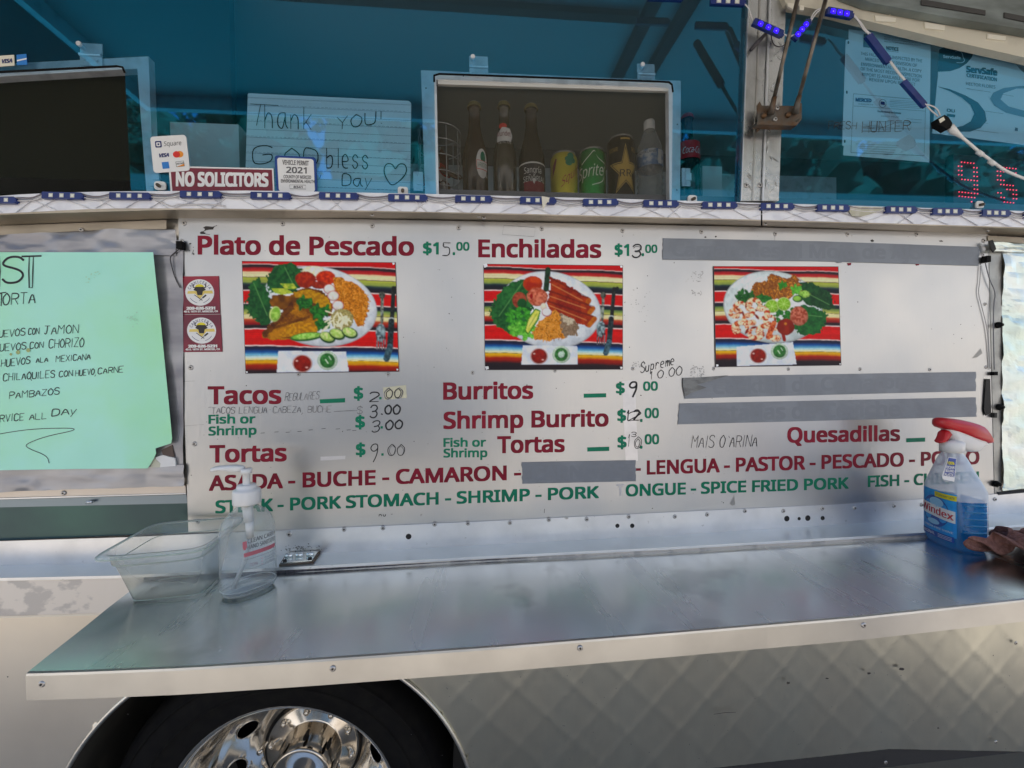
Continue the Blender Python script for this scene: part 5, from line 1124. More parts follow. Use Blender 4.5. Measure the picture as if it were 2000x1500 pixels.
lines([[(1888,173),(1935,180)],[(1950,183),(1980,188)],[(1925,217),(1960,222)],[(1900,238),(1930,241)],[(1890,252),(1950,260)]], .8, GREYINK, ce, .0072, 'fine_print')
CE('logo_block', [(1850,222),(1866,224),(1865,229),(1849,227)]); text('OU', (1849,218), (1865,220), 6, 6, CD, ce, .0072, bold=.02); CE('corner_block', [(1828,247),(1842,249),(1841,256),(1827,255)]); CE('corner_block', [(1983,249),(1988,250),(1988,256),(1982,255)], GREYINK)
# red LED price display inside
ld = thing('led_number_display', 'black display with glowing red dotted digits inside the right window', 'display', at(1920, 360, .05))
slab('display_panel', [(1862,300),(2060,320),(2060,440),(1862,425)], .055, CABD, ld, .02)
dots = MB(); dm = lathe_mesh([(.0001,-.0012),(.0014,-.0008),(.0019,.0004)], REDLIT, 8, True, 'Y')
D9 = ["0111110","1100011","1100011","1100011","0111111","0000011","0000011","1111111","1111110","0000100","0000110"]; D5 = ["0111111","1110011","1100000","1110000","0111110","0001111","1100011","0110011","0011110","0000000","0111110"]
for ox, oy, D_ in ((1872,316,D9),(1948,326,D5)):
    for j, row in enumerate(D_):
        for i, ch in enumerate(row):
            if ch == '1' and not (ox > 1900 and j > 9): put('diode', dm, at(ox+i*6.0+j*.2, oy+j*8.4+i*.6, .05), ld)
# small pale box and cola bottle between window and pillar, inside
b2 = thing('small_white_box', 'small pale box inside between the drinks window and the metal pillar', 'box', at(1390, 370, .15))
p0 = at(1372, 324, .15); p1 = at(1411, 420, .15); MB().box((p0[0], .15, p1[2]), (p1[0], .25, p0[2])).build('box_body', PAPER, b2)

# ------------------------------------------------------------------ drinks behind the screen
def drink(name, label, px, ytop, Y, kind):
    top = at(px, ytop, Y); t = thing(name, label, kind, (top[0], Y, 1.925)); return t, top
ZC = 1.925
def lathe_at(name, prof, mat, par, c, n=32): return put(name, lathe_mesh(prof, mat, n, True), c, par)
def wrap(s, cx, cyy, R_, z, h, a0, a1, mat, par, bold=.02, slant=0., rise=0., font_name='lettering'):
    v_, f_ = glyphs(s, bold); x0, x1 = v_[:, 0].min(), v_[:, 0].max(); V = []
    for x, y in v_:
        t_ = (x-x0)/(x1-x0); hh = y/CAP*h; a = a0+(a1-a0)*t_+slant*hh/R_; V.append((cx+R_*sin(a), cyy-R_*cos(a), z+hh+rise*t_))
    return obj(font_name, V, f_, mat, par)
def patch(name, pts, cx, cyy, R_, mat, par, n=10):
    """closed outline given as (angle, z), laid on a cylinder"""
    bm = bmesh.new(); P = []
    for i in range(len(pts)):
        a, b_ = pts[i], pts[(i+1) % len(pts)]; k = max(1, int(abs(a[0]-b_[0])/.15))
        P += [(a[0]+(b_[0]-a[0])*j/k, a[1]+(b_[1]-a[1])*j/k) for j in range(k)]
    vs_ = [bm.verts.new((p[0], p[1], 0)) for p in P]; f_ = bm.faces.new(vs_); bmesh.ops.triangulate(bm, faces=[f_])
    amin, amax = min(p[0] for p in P), max(p[0] for p in P)
    a = amin+.2
    while a < amax:
        bmesh.ops.bisect_plane(bm, geom=bm.verts[:]+bm.edges[:]+bm.faces[:], plane_co=(a, 0, 0), plane_no=(1, 0, 0)); a += .2
    for v_ in bm.verts: A, z = v_.co.x, v_.co.y; v_.co = (cx+R_*sin(A), cyy-R_*cos(A), z)
    m = bpy.data.meshes.new(name); bm.to_mesh(m); bm.free(); m.materials.append(mat); o = bpy.data.objects.new(name, m); link(o, par); return o
BROWNG = glassmix('brown_bottle_glass', (.55,.33,.14), (.8,.8,.8), .12, .05, (.06,.035,.015), .25)
CLEARG = glassmix('clear_bottle_glass', (.75,.75,.7), (.9,.9,.9), .14, .05, (.12,.11,.08), .15)
PET = thin_plastic('clear_water_bottle', (.92,.95,.95), (.7,.75,.78), .12, .1)
CAPM = pm('bottle_cap', (.55,.45,.2), .35, .7); CANTOP = pm('can_top', (.6,.6,.6), .3, .9)
def canbody(name, R_, H_, mat, par, c):
    lathe_at(name, [(.0001,.004),(R_*.72,.004),(R_*.78,0),(R_*.97,.008),(R_,.014),(R_,H_-.016),(R_*.97,H_-.011),(R_*.84,H_-.004)], mat, par, c)
    lathe_at('can_rim', [(R_*.84,H_-.004),(R_*.855,H_),(R_*.82,H_+.0005),(R_*.78,H_-.004),(.0001,H_-.004)], CANTOP, par, c)
def bottle(name, label, px, ytop, Y, R_, mat, fill=None, cap=CAPM):
    t, top = drink(name, label, px, ytop, Y, 'bottle'); H_ = float(top[2])-ZC; c = (top[0], Y, ZC)
    prof = [(.0001,.003),(R_*.8,.0),(R_,.006),(R_,H_*.40),(R_*.97,H_*.46),(R_*.8,H_*.55),(R_*.55,H_*.67),(R_*.44,H_*.78),(R_*.42,H_*.93),(R_*.48,H_*.935),(R_*.48,H_*.955),(R_*.42,H_*.96)]
    lathe_at('bottle_glass', prof, mat, t, c)
    if fill: lathe_at('drink_inside', [(max(.0001, r*.9), z+.002) for r, z in prof[:9]], fill, t, c)
    m = MB(); n_ = 42
    for k in range(3): pass
    V, F_ = loft([(H_*.955,0,0,R_*.53,R_*.53),(H_*.985,0,0,R_*.5,R_*.5),(H_,0,0,R_*.42,R_*.42)], n_); V = [((x*(1+.06*(i % 2 if i < n_ else 0))), y*(1+.06*(i % 2 if i < n_ else 0)), z) for i, (x, y, z) in enumerate(V)]
    put('crown_cap', me(V, F_, cap, False), c, t); return t, c, H_
YD = .085
t, c, H_ = bottle('tamarind_soda_bottle', 'amber soda bottle with white oval label, leftmost behind the screen', 926, 203, YD, .031, BROWNG, pm('tamarind_drink', (.09,.045,.015), .4))
patch('oval_label', [(.55+.5*cos(a), ZC+.075+.035*sin(a)) for a in np.linspace(0, 2*pi, 20)[:-1]], c[0], c[1], .0317, WHITES, t); patch('green_fruit', [(.6+.22*cos(a), ZC+.09+.014*sin(a)) for a in np.linspace(0, 2*pi, 12)[:-1]], c[0], c[1], .0321, GREEN, t)
patch('red_border', [(.08,ZC+.06),(1.05,ZC+.06),(1.05,ZC+.082),(.08,ZC+.082)], c[0], c[1], .0321, REDD, t); patch('white_band', [(.11,ZC+.0615),(1.02,ZC+.0615),(1.02,ZC+.0805),(.11,ZC+.0805)], c[0], c[1], .0324, WHITES, t)
wrap('JARRITOS', c[0], c[1], .0327, ZC+.066, .010, .14, 1.0, GREEN, t); wrap('TAMARINDO', c[0], c[1], .0323, ZC+.045, .007, .2, 1.1, WHITES, t)
t, c, H_ = bottle('apple_soda_bottle', 'slim clear soda bottle with red apple logo on its neck behind the screen', 984, 202, YD, .029, CLEARG, pm('apple_drink', (.1,.075,.04), .4))
def rn(z): return .0215+(.161-z)*.10
patch('neck_label', [(-.95,ZC+H_*.56),(.6,ZC+H_*.56),(.8,ZC+H_*.62),(.5,ZC+H_*.69),(-.3,ZC+H_*.70),(-.8,ZC+H_*.64)], c[0], c[1], .0245, WHITES, t); patch('apple', [(-.25+.45*cos(a), ZC+H_*.715+.007*sin(a)) for a in np.linspace(0, 2*pi, 14)[:-1]], c[0], c[1], .0228, REDD, t)
wrap('Mundet', c[0], c[1], .0251, ZC+H_*.61, .012, -.85, .55, MAROON, t); wrap('12 FL OZ', c[0], c[1], .0262, ZC+H_*.535, .006, -.7, .6, WHITES, t)
t, c, H_ = bottle('sangria_bottle', 'brown bottle with black and red sangria label, third from left behind the screen', 1037, 207, YD, .0315, glassmix('dark_bottle', (.2,.13,.06), (.8,.8,.8), .1, .05, (.04,.03,.02), .3), pm('sangria', (.03,.008,.008), .4))
zt = float(at(1037, 330, YD)[2])
lathe_at('black_label', [(.0322,.004),(.0322,zt-ZC)], pm('label_black', (.02,.02,.025), .4), t, c); lathe_at('label_top_band', [(.0324,zt-ZC-.001),(.0324,zt-ZC+.0025)], WHITES, t, c); patch('red_patch', [(-.8,ZC+.004),(.95,ZC+.004),(.95,ZC+.035),(-.8,ZC+.035)], c[0], c[1], .0324, pm('label_red', '#8c1730', .4), t)
wrap('Sangría', c[0], c[1], .0326, zt-.024, .0145, -.75, .6, WHITES, t, bold=.01); wrap('SEÑORIAL', c[0], c[1], .0326, zt-.044, .013, -.85, .95, WHITES, t, bold=.01); patch('small_crest', [(-.15,ZC+.038),(.0,ZC+.028),(.15,ZC+.038),(.0,ZC+.043)], c[0], c[1], .0328, WHITES, t)
def can(name, label, px, ytop, R_, mat):
    t, top = drink(name, label, px, ytop, YD, 'can'); c = (top[0], YD, ZC); canbody('can_body', R_, float(top[2])-ZC, mat, t, c); return t, c, float(top[2])-ZC
t, c, H_ = can('grapefruit_soda_can', 'yellow soda can with red script and green leaves behind the screen', 1101, 304, .0335, pm('yellow_can', (.72,.62,.06), .3, .5))
wrap('Squirt', c[0], c[1], .0339, ZC+.022, .024, -.45, 1.15, pm('script_red', '#b0323c', .4), t, bold=.03, rise=.045, slant=.2)
for a, z, r in ((.15,.082,.010),(.45,.088,.009),(.3,.098,.010),(.05,.09,.008)): patch('green_leaf', [(a+r/.0335*cos(q)*.9, ZC+z+r*.8*sin(q)) for q in np.linspace(0, 2*pi, 12)[:-1]], c[0], c[1], .0338, GREEN, t)
patch('dark_red_curl', [(-1.2,ZC+.05),(-.9,ZC+.07),(-.75,ZC+.092),(-.85,ZC+.095),(-1.1,ZC+.08)], c[0], c[1], .0338, MAROON, t)
t, c, H_ = can('lemon_lime_soda_can', 'green soda can with white script between the yellow can and the black can', 1156, 297, .0335, pm('green_can', (.02,.42,.08), .25, .6, (.02,.3,.06), ns=20))
wrap('Sprite', c[0], c[1], .0339, ZC+.048, .028, -1.5, .55, WHITES, t, bold=.03, slant=.15, rise=.006)
V = []; F_ = []; mf = lambda a, z: (c[0]+.0338*sin(a), c[1]-.0338*cos(a), z); ribbon([(a, z) for a, z in smooth_pts([(-1.1,ZC+.085),(-.5,ZC+.1),(-.1,ZC+.118),(.05,ZC+.098),(.35,ZC+.09),(.9,ZC+.085),(.6,ZC+.065),(.65,ZC+.045),(.3,ZC+.035)], 2)], .0001, V, F_, mf)
V = []; F_ = []; P2 = smooth_pts([(-1.1,.085),(-.5,.1),(-.1,.116),(.05,.098),(.35,.09),(.9,.085),(.6,.065),(.65,.045),(.3,.035),(-.3,.03)], 2)
for i, (a, z) in enumerate(P2): V += [mf(a, ZC+z+.0012), mf(a+.02, ZC+z-.0012)]
obj('white_outline', V, [(2*i, 2*i+1, 2*i+3, 2*i+2) for i in range(len(P2)-1)], WHITES, t)
t, c, H_ = can('energy_drink_can', 'tall black energy drink can with a large gold star', 1212, 273, .034, pm('black_can', (.015,.014,.012), .3, .6))
def star(s_, cz): return [( (s_ if k % 2 == 0 else s_*.4)*sin(k*pi/5)/.034, ZC+cz+(s_*1.55 if k % 2 == 0 else s_*.62)*cos(k*pi/5)) for k in range(10)]
patch('star_outline', star(.043, .066), c[0], c[1], .0343, GOLD, t); patch('star_black', star(.0385, .066), c[0], c[1], .0345, pm('print_black', (.015,.014,.012), .4), t); patch('gold_star', star(.035, .066), c[0], c[1], .0347, GOLD, t)
wrap('RR', c[0], c[1], .0351, ZC+.052, .017, -.42, .42, INK, t, bold=.03); wrap('STAR', c[0], c[1], .0344, ZC+.115, .01, -1.25, -.55, GOLD, t); wrap('ROCK', c[0], c[1], .0344, ZC+.115, .01, .5, 1.3, GOLD, t); patch('top_bar', [(-.35,ZC+.142),(.35,ZC+.142),(.35,ZC+.146),(-.35,ZC+.146)], c[0], c[1], .0344, GOLD, t)
def water(px, ytop, label, Y=YD, R_=.032):
    t, top = drink('water_bottle', label, px, ytop, Y, 'bottle'); H_ = float(top[2])-ZC; c = (top[0], Y, ZC)
    prof = [(.0001,.004),(R_*.8,0),(R_,.008)]+[(R_*(.96+.04*cos(k*2.1)), .012+k*.0055) for k in range(12)]+[(R_,.08),(R_,H_*.58),(R_*.95,H_*.66),(R_*.7,H_*.78),(R_*.42,H_*.88),(R_*.4,H_*.9)]
    lathe_at('bottle_body', prof, PET, t, c); lathe_at('screw_cap', [(R_*.42,H_*.885),(R_*.43,H_*.89),(R_*.43,H_*.985),(R_*.38,H_),(.0001,H_)], WHITEP, t, c)
    lathe_at('paper_label', [(R_*1.015,.085),(R_*1.015,H_*.60)], pm('water_label', (.55,.62,.7), .4, c2=(.1,.22,.42), ns=40, lo=.45, hi=.55), t, c); wrap('KIRKLAND', c[0], c[1], R_*1.03, ZC+H_*.55, .006, -1.2, .1, INK, t)
    patch('label_white_box', [(.25,ZC+.088),(.6,ZC+.088),(.6,ZC+H_*.59),(.25,ZC+H_*.59)], c[0], c[1], R_*1.025, WHITES, t)
water(1268, 237, 'clear water bottle with white cap and blue label right of the gold star can')
t, c, H_ = bottle('cola_bottle', 'cola bottle with red label just right of the drinks window frame', 1342, 225, .11, .03, glassmix('cola_glass', (.05,.03,.02), (.8,.8,.8), .1, .05, (.015,.01,.008), .5), pm('cola', (.01,.005,.004), .3), pm('red_cap', '#b01c22', .4))
za, zb_ = float(at(1342, 318, .11)[2])-ZC, float(at(1342, 285, .11)[2])-ZC; lathe_at('red_label', [(.0305,za),(.0305,zb_)], pm('cola_red', '#c81e2c', .35), t, c); wrap('Coca-Cola', c[0], c[1], .0309, ZC+za+.012, .016, -.9, .9, WHITES, t, bold=.02, slant=.2)
# wire basket with sauce packets
bk_ = thing('wire_basket', 'round chrome wire basket of sauce packets behind the left end of the screen', 'basket', at(858, 380, .1))
cx0 = at(858, 300, .11); b = MB()
for k, y in enumerate((245, 275, 305, 336, 365)):
    z = float(at(880, y, .08)[2]); b.tube([(cx0[0]+.052*cos(a), .12+.052*sin(a), z) for a in np.linspace(0, 2*pi, 40)], .0014, 6, False)
b.build('wire_ring', FRAME, bk_, True); b = MB()
for k in range(9): a = k*2*pi/9+.2; b.tube([(cx0[0]+.052*cos(a), .12+.052*sin(a), ZC), (cx0[0]+.052*cos(a), .12+.052*sin(a), float(at(880, 248, .08)[2]))], .0014, 6)
b.build('upright_wire', FRAME, bk_, True)
for k in range(9):
    a = random.uniform(0, 2*pi); r = random.uniform(.0, .03); z = ZC+.01+k*.013; q = (cx0[0]+r*cos(a), .12+r*sin(a), z)
    vv, ff = loft([(-.003,0,0,.028,.018,4),(.0,0,0,.032,.02,4),(.003,0,0,.028,.018,4)], 16); m = me(vv, ff, [REDD, PAPER, pm('packet_brown', (.2,.1,.06), .5)][k % 3]); put('sauce_packet', m, q, bk_, rot=(random.uniform(.6, 1.6), random.uniform(-.5, .5), random.uniform(0, 3)))

# ------------------------------------------------------------------ LED strings
def led_module(par, cxp, cyp, ang, Ln, Hh, Yf, lit=False, dark=False):
    mdl = part_empty('led_module', at(cxp, cyp, Yf), par)
    ca, sa = cos(ang), sin(ang); D = np.array([0, -.007, 0])
    def q(u, v): return (cxp+u*ca-v*sa, cyp+u*sa+v*ca)
    O = [(-Ln/2,-Hh/2+1),(-Ln/2+2,-Hh/2),(Ln/2-2,-Hh/2),(Ln/2,-Hh/2+1),(Ln/2,-Hh*.2),(Ln/2+3,-Hh*.2),(Ln/2+3,Hh*.3),(Ln/2,Hh*.3),(Ln/2,Hh/2),(-Ln/2,Hh/2)]
    slab('module_body', [q(*p) for p in O], Yf-.007, LEDBODY, mdl, .007)
    for k in (() if dark else (-1, 0, 1)):
        u = k*Ln*.27
        flat('diode_base', [q(u-Hh*.32,-Hh*.3), q(u+Hh*.32,-Hh*.3), q(u+Hh*.32,Hh*.3), q(u-Hh*.32,Hh*.3)], Yf-.0074, LEDCHIP if not lit else BLUELIT, mdl)
        if lit:
            m = lathe_mesh([(.0001,-.004),(.003,-.0034),(.0052,-.0015),(.0058,.0004)], BLUELIT, 14, True, 'Y'); put('diode', m, at(*q(u, 0), Yf-.0076), mdl)
            put('diode_core', lathe_mesh([(.0001,-.0012),(.0013,0)], LEDEYE, 8, True, 'Y'), at(*q(u, 0), Yf-.0118), mdl)
        else: flat('diode', [q(u-Hh*.2,-Hh*.18), q(u+Hh*.2,-Hh*.18), q(u+Hh*.2,Hh*.18), q(u-Hh*.2,Hh*.18)], Yf-.0077, LEDEYE, mdl)
ls = thing('led_string', 'string of blue three diode modules along the window ledge', 'led string', at(1000, 385, -.035))
mods = [(-120,390,80),(-8,390,72),(120,381.5,78),(252,382,78),(390,379,78),(527,381.5,76),(660,382,74),(795,385.5,74),(924,388,70),(1050,391,68),(1172,394.5,66),(1290,397,66),(1405,400,65),(1518,402.5,62),(1627,405.5,60),(1760,409,58),(1851,412.5,56),(1946,415.5,52),(2030,419,52)]
for i, (x, y, l) in enumerate(mods):
    led_module(ls, x, y, .012+random.uniform(-.012, .012), l, 13, -.0525+.001*random.random())
for i in range(len(mods)-1):
    x0, x1 = mods[i][0]+mods[i][2]/2, mods[i+1][0]-mods[i+1][2]/2; y0, y1 = mods[i][1], mods[i+1][1]
    for k, dy in enumerate((-2.5, 2.5)):
        sag = random.uniform(1.5, 6)*(1 if i != 15 else 1); pts = [(x0-1, y0+dy), (x0+(x1-x0)*.3, (y0+y1)/2+dy+sag*.8), (x0+(x1-x0)*.65, (y0+y1)/2+dy+sag), (x1+1, y1+dy)]
        if i == 15: pts = [(x0-1, y0+dy), (1690, 398+dy), (1703, 396+dy), (1718, 404+dy), (x1+1, y1+dy)] if False else pts
        MB().tube([at(a, b_, -.0555) for a, b_ in smooth_pts(pts, 2)], .0012, 6).build('wire', WIREW if k else pm('striped_wire', (.25,.22,.24), .5), ls, True)
        MB().tube([at(a, b_-1.1, -.055) for a, b_ in smooth_pts(pts, 2)], .0008, 5).build('wire', WIREB, ls, True)
slab('masking_tape_scrap', [(1058,383),(1074,386),(1066,400),(1061,410),(1059,398)], -.0615, CLAY, ls, .0008)
MB().tube([at(a, b_, -.0545) for a, b_ in smooth_pts([(300,388),(318,396),(336,404),(348,398),(372,400),(398,398),(440,402)], 2)], .0011, 6).build('wire', WIREW, ls, True)
slab('peeling_tape_scrap', [(1663,403),(1722,405),(1728,409),(1700,418),(1682,423),(1664,422),(1657,408)], -.056, pm('cloudy_tape', (.72,.7,.66), .35, c2=(.5,.48,.36), ns=30), ls, .0015)
us = thing('lit_led_string', 'string of glowing blue modules and dark modules across the pillar and right window', 'led string', at(1560, 50, -.05))
led_module(us, 1422, 2, .04, 66, 14, -.03); led_module(us, 1300, -8, .04, 66, 14, -.03); led_module(us, 1501, 53, .42, 62, 14, -.03, True); led_module(us, 1567, 57, -.88, 46, 13, -.03, True); led_module(us, 1641, 24, .18, 50, 15, -.036, True)
led_module(us, 1717, 93, .92, 66, 14, -.03, dark=True); led_module(us, 1787, 181, .85, 64, 11, -.03, dark=True)
for w_ in ([(1454,8),(1462,15),(1466,28),(1470,40)], [(1583,38),(1589,25),(1597,18),(1612,14)], [(1584,41),(1592,28),(1600,20),(1614,17)], [(1665,30),(1676,40),(1686,58),(1697,67)], [(1667,29),(1680,42),(1690,58),(1700,66)], [(1737,120),(1748,135),(1758,148),(1766,157)], [(1739,119),(1750,134),(1760,147),(1768,156)], [(1806,203),(1816,214),(1826,222),(1832,228)], [(1808,204),(1822,207),(1832,215),(1836,226)], [(1530,66),(1537,70),(1542,72),(1551,68)]):
    MB().tube([at(a, b_, -.036) for a, b_ in smooth_pts(w_, 2)], .0015, 6).build('wire', WIREW, us, True)
MB().tube([at(a, b_, -.03) for a, b_ in smooth_pts([(1506,68),(1508,82),(1514,90),(1526,92),(1537,84)], 2)], .0013, 6).build('wire', WIREB, us, True)
MB().tube([at(a, b_, -.022) for a, b_ in [(1466,98),(1480,82),(1496,66)]], .004, 6).build('tape_tail', WIREB, us, True)
slab('plug_housing', [(1832,232),(1845,224),(1853,229),(1860,240),(1858,249),(1851,253),(1842,247),(1833,243)], -.05, BLACK, us, .016); slab('plug_label', [(1834,233),(1843,228),(1846,234),(1837,240)], -.0515, CLAY, us, .001)
MB().tube([at(1855, 247, -.045), at(1862, 256, -.044), at(1872, 263, -.044), at(1878, 268, -.044)], [.008, .0078, .005, .004], 10).build('plug_collar', WIREP if 'WIREP' in globals() else WHITEP, us, True)
MB().tube([at(a, b_, -.044) for a, b_ in smooth_pts([(1877,267),(1900,286),(1912,297),(1935,313),(1960,332),(1985,343),(2010,352),(2060,368)], 2)], .0032, 8).build('white_cable', WHITEP, us, True)
for x, y in ((1914,299),(1937,317)): MB().tube([at(x-5, y-3, -.044), at(x+5, y+4, -.044)], .0052, 8).build('cable_joint', WHITEP, us, True)

# ------------------------------------------------------------------ on the shelf: plastic food pan
PAN = thin_plastic('clear_food_pan', (.95,.97,.95), (.86,.9,.85), .13, .16)
pz = float(surf(320, 1150, dzs)[2])+.001
pan = thing('plastic_food_pan', 'clear plastic food pan with wide rim standing empty at the left end of the shelf', 'food pan', (-.55, -.12, pz))

def rloft(secs, ang, c, capb=True):
    v, f = loft(secs, 56, 5.0, capb, False); return xf([(x*.88, y, z) for x, y, z in v], c, ang), f
PC = (-.541, -.122, pz)
v, f = rloft([(.002,0,0,.060,.040,4),(.006,0,0,.066,.046,5),(.074,0,0,.077,.074,6),(.078,0,0,.079,.077,6),(.080,0,0,.0815,.0795,6),(.096,0,0,.0835,.082,6),(.0995,0,0,.086,.0845,6),(.100,0,0,.094,.0935,7),(.098,0,0,.0965,.096,7),(.0945,0,0,.0965,.096,7)], .13, PC)
obj('pan_body', v, f, PAN, pan, True)
m = MB()
for z_, rx_, ry_, r_ in ((.0965,.0962,.0957,.0014),(.0790,.0795,.0780,.0009),(.0035,.0635,.0435,.0012)):
    q = [(.88*rx_*math.copysign(abs(cos(a))**(2/6.5), cos(a)), ry_*math.copysign(abs(sin(a))**(2/6.5), sin(a)), z_) for a in np.linspace(0, 2*pi, 90)]
    m.tube(xf(q, PC, .13), r_, 6, False)
m.build('rim_bead', thin_plastic('pan_bead', (.85,.92,.88), (.6,.7,.64), .35, .12), pan, True)

# hand sanitizer bottle
BOT = thin_plastic('clear_pump_bottle', (.95,.97,.97), (.82,.87,.87), .09, .06)
SC = (-.408, -.143, pz); srot = radians(50)
sb_ = thing('sanitizer_bottle', 'nearly empty clear hand sanitizer bottle with a white pump on the shelf', 'pump bottle', SC)
secs = [(.0,0,0,.038,.026,2.3),(.003,0,0,.043,.030,2.4),(.010,0,0,.0455,.0325,2.5),(.06,0,0,.0455,.0325,2.5),(.115,0,0,.0445,.032,2.4),(.130,0,0,.040,.029,2.3),(.142,0,0,.031,.024,2.1),(.150,0,0,.021,.019,2),(.156,0,0,.016,.016,2),(.166,0,0,.0155,.0155,2)]
v, f = loft(secs, 48, 2.4, True, False); obj('bottle_body', xf(v, SC, srot), f, BOT, sb_, True)
v, f = loft([(.002,0,0,.041,.0285,2.3),(.006,0,0,.0425,.0298,2.4),(.0075,0,0,.0425,.0298,2.4)], 48); obj('gel_remains', xf(v, SC, srot), f, thin_plastic('gel', (.95,.98,.98), (.8,.86,.88), .1, .05), sb_, True)
for z_, a_, b_, r_ in ((.0035,.041,.0285,.0018),(.012,.0452,.0322,.0009)):
    m = MB(); m.tube(xf([(se_x, se_y, z_) for se_x, se_y in [(a_*math.copysign(abs(cos(t))**.85, cos(t)), b_*math.copysign(abs(sin(t))**.85, sin(t))) for t in np.linspace(0, 2*pi, 60)]], SC, srot), r_, 6, False); m.build('base_ring', thin_plastic('thick_clear_base', (.9,.95,.95), (.85,.9,.9), .4, .06), sb_, True)
lathe_at('screw_collar', [(.0155,.158),(.0225,.158),(.0232,.160),(.0232,.180),(.0218,.184),(.0165,.185)]+[(.0163,.190),(.0145,.193),(.0001,.193)], WHITEP, sb_, SC)
lathe_at('pump_stem', [(.0062,.185),(.0062,.212),(.009,.213),(.0095,.222),(.0001,.222)], WHITEP, sb_, SC)
def pillow(name, pts, Yc, th, mat, par, k=.82, label=None):
    """rounded solid from an outline: full outline in the middle, smaller towards both sides"""
    cx = sum(p[0] for p in pts)/len(pts); cy_ = sum(p[1] for p in pts)/len(pts); V = []; n_ = len(pts); F = []
    lay = [(-.5, k), (-.38, k+.6*(1-k)), (-.15, 1), (.15, 1), (.38, k+.6*(1-k)), (.5, k)]
    for t_, s_ in lay: V += [at(cx+(x-cx)*s_, cy_+(y-cy_)*s_, Yc) + np.array([0, th*t_, 0]) for x, y in pts]
    for r_ in range(len(lay)-1):
        for i in range(n_): F.append((r_*n_+i, r_*n_+(i+1) % n_, (r_+1)*n_+(i+1) % n_, (r_+1)*n_+i))
    F += [tuple(range(n_-1, -1, -1)), tuple((len(lay)-1)*n_+i for i in range(n_))]
    o = obj(name, V, F, mat, par, True, label); bm = bmesh.new(); bm.from_mesh(o.data); bmesh.ops.recalc_face_normals(bm, faces=bm.faces); bm.to_mesh(o.data); bm.free(); return o
pillow('pump_head', smooth_pts([(412,916),(416,912),(432,909),(450,908),(470,908),(478,911),(476,917),(469,922),(450,921),(440,919),(428,918),(419,921),(412,920)], 1, True), SC[1], .018, WHITEP, sb_, .75)
# dip tube
MB().tube([(SC[0],SC[1],SC[2]+.160),(SC[0]+.003,SC[1],SC[2]+.125)], [.0088,.0085], 14).build('pump_cylinder', WHITEP, sb_, True)
MB().tube([(SC[0]+.003,SC[1],SC[2]+.125),(SC[0]+.004,SC[1],SC[2]+.095)], [.0068,.0062], 14).build('pump_tip', WHITEP, sb_, True)
MB().tube([(SC[0]+.004,SC[1],SC[2]+.095),(SC[0]-.004,SC[1]-.004,SC[2]+.055),(SC[0]-.022,SC[1]-.010,SC[2]+.008)], .0042, 10).build('dip_tube', thin_plastic('dip_tube', (.85,.9,.92), (.8,.85,.88), .55, .2), sb_, True)
def se(a, rx, ry, e): c_, d_ = cos(a), sin(a); return rx*math.copysign(abs(c_)**(2/e), c_), ry*math.copysign(abs(d_)**(2/e), d_)
def on_bottle(C0, rot, rx, ry, e, a_mid, scale):
    """map (metres along the surface from the label centre, height) to the bottle's side"""
    A = np.linspace(a_mid-2.2, a_mid+2.2, 400); P = np.array([se(a, rx, ry, e) for a in A]); S_ = np.r_[0, np.cumsum(np.linalg.norm(np.diff(P, axis=0), axis=1))]; S_ -= np.interp(a_mid, A, S_)
    def fn(s_, z_):
        x = np.interp(s_, S_, P[:, 0]); y = np.interp(s_, S_, P[:, 1]); c_, d_ = cos(rot), sin(rot); x *= scale; y *= scale
        return np.array([C0[0]+x*c_-y*d_, C0[1]+x*d_+y*c_, C0[2]+z_])
    return fn
def stext(s, fn, s0, s1, z0, h, mat, par, bold=.02, rise=0.):
    v_, f_ = glyphs(s); a, b_ = v_[:, 0].min(), v_[:, 0].max(); V = []; F_ = []
    for k, ox in enumerate((0, bold) if bold else (0,)):
        n0 = len(V); V += [fn(s0+(s1-s0)*(x+ox-a)/(b_-a), z0+y/CAP*h+rise*(x-a)/(b_-a)) for x, y in v_]; F_ += [tuple(i+n0 for i in q) for q in f_]
    return obj('lettering', V, F_, mat, par)
def sgrid(name, fn, s0, s1, z0, z1, mat, par, n_=14, rise=0.):
    V = [fn(s0+(s1-s0)*i/n_, z+rise*i/n_) for z in (z0, z1) for i in range(n_+1)]; return obj(name, V, [(i, i+1, n_+2+i, n_+1+i) for i in range(n_)], mat, par)
fn = on_bottle(SC, srot, .0455, .0325, 2.5, radians(-88), 1.012)
PINK = pm('pink_print', '#c8707c', .5)
stext('CLEAN CARE+', fn, -.018, .034, .0955, .0075, GREYINK, sb_, .03); stext('HAND SANITIZER', fn, -.018, .034, .0845, .0075, GREYINK, sb_, .03)
sgrid('pink_band', fn, -.024, .034, .0725, .0795, PINK, sb_); sgrid('shield', fn, -.0255, -.019, .088, .1, PINK, sb_, 3); sgrid('shield_tip', fn, -.0245, -.0205, .085, .088, PINK, sb_, 2)
for z_ in (.067, .049): sgrid('thin_rule', fn, -.024, .034, z_, z_+.0005, GREYINK, sb_)
for k in range(3): stext('\u2610' if False else 'o', fn, .004, .007, .0605-k*.005, .0028, PINK, sb_, 0); stext('Kills 99.99% of germs' if k == 0 else 'Moisturizing vitamin', fn, .010, .031, .0607-k*.005, .0018, GREYINK, sb_, 0)
stext('70%', fn, -.016, -.002, .053, .006, pm('faded_print', (.35,.25,.3), .5), sb_, 0); stext('32 FL OZ', fn, -.012, .012, .038, .003, GREYINK, sb_, 0)

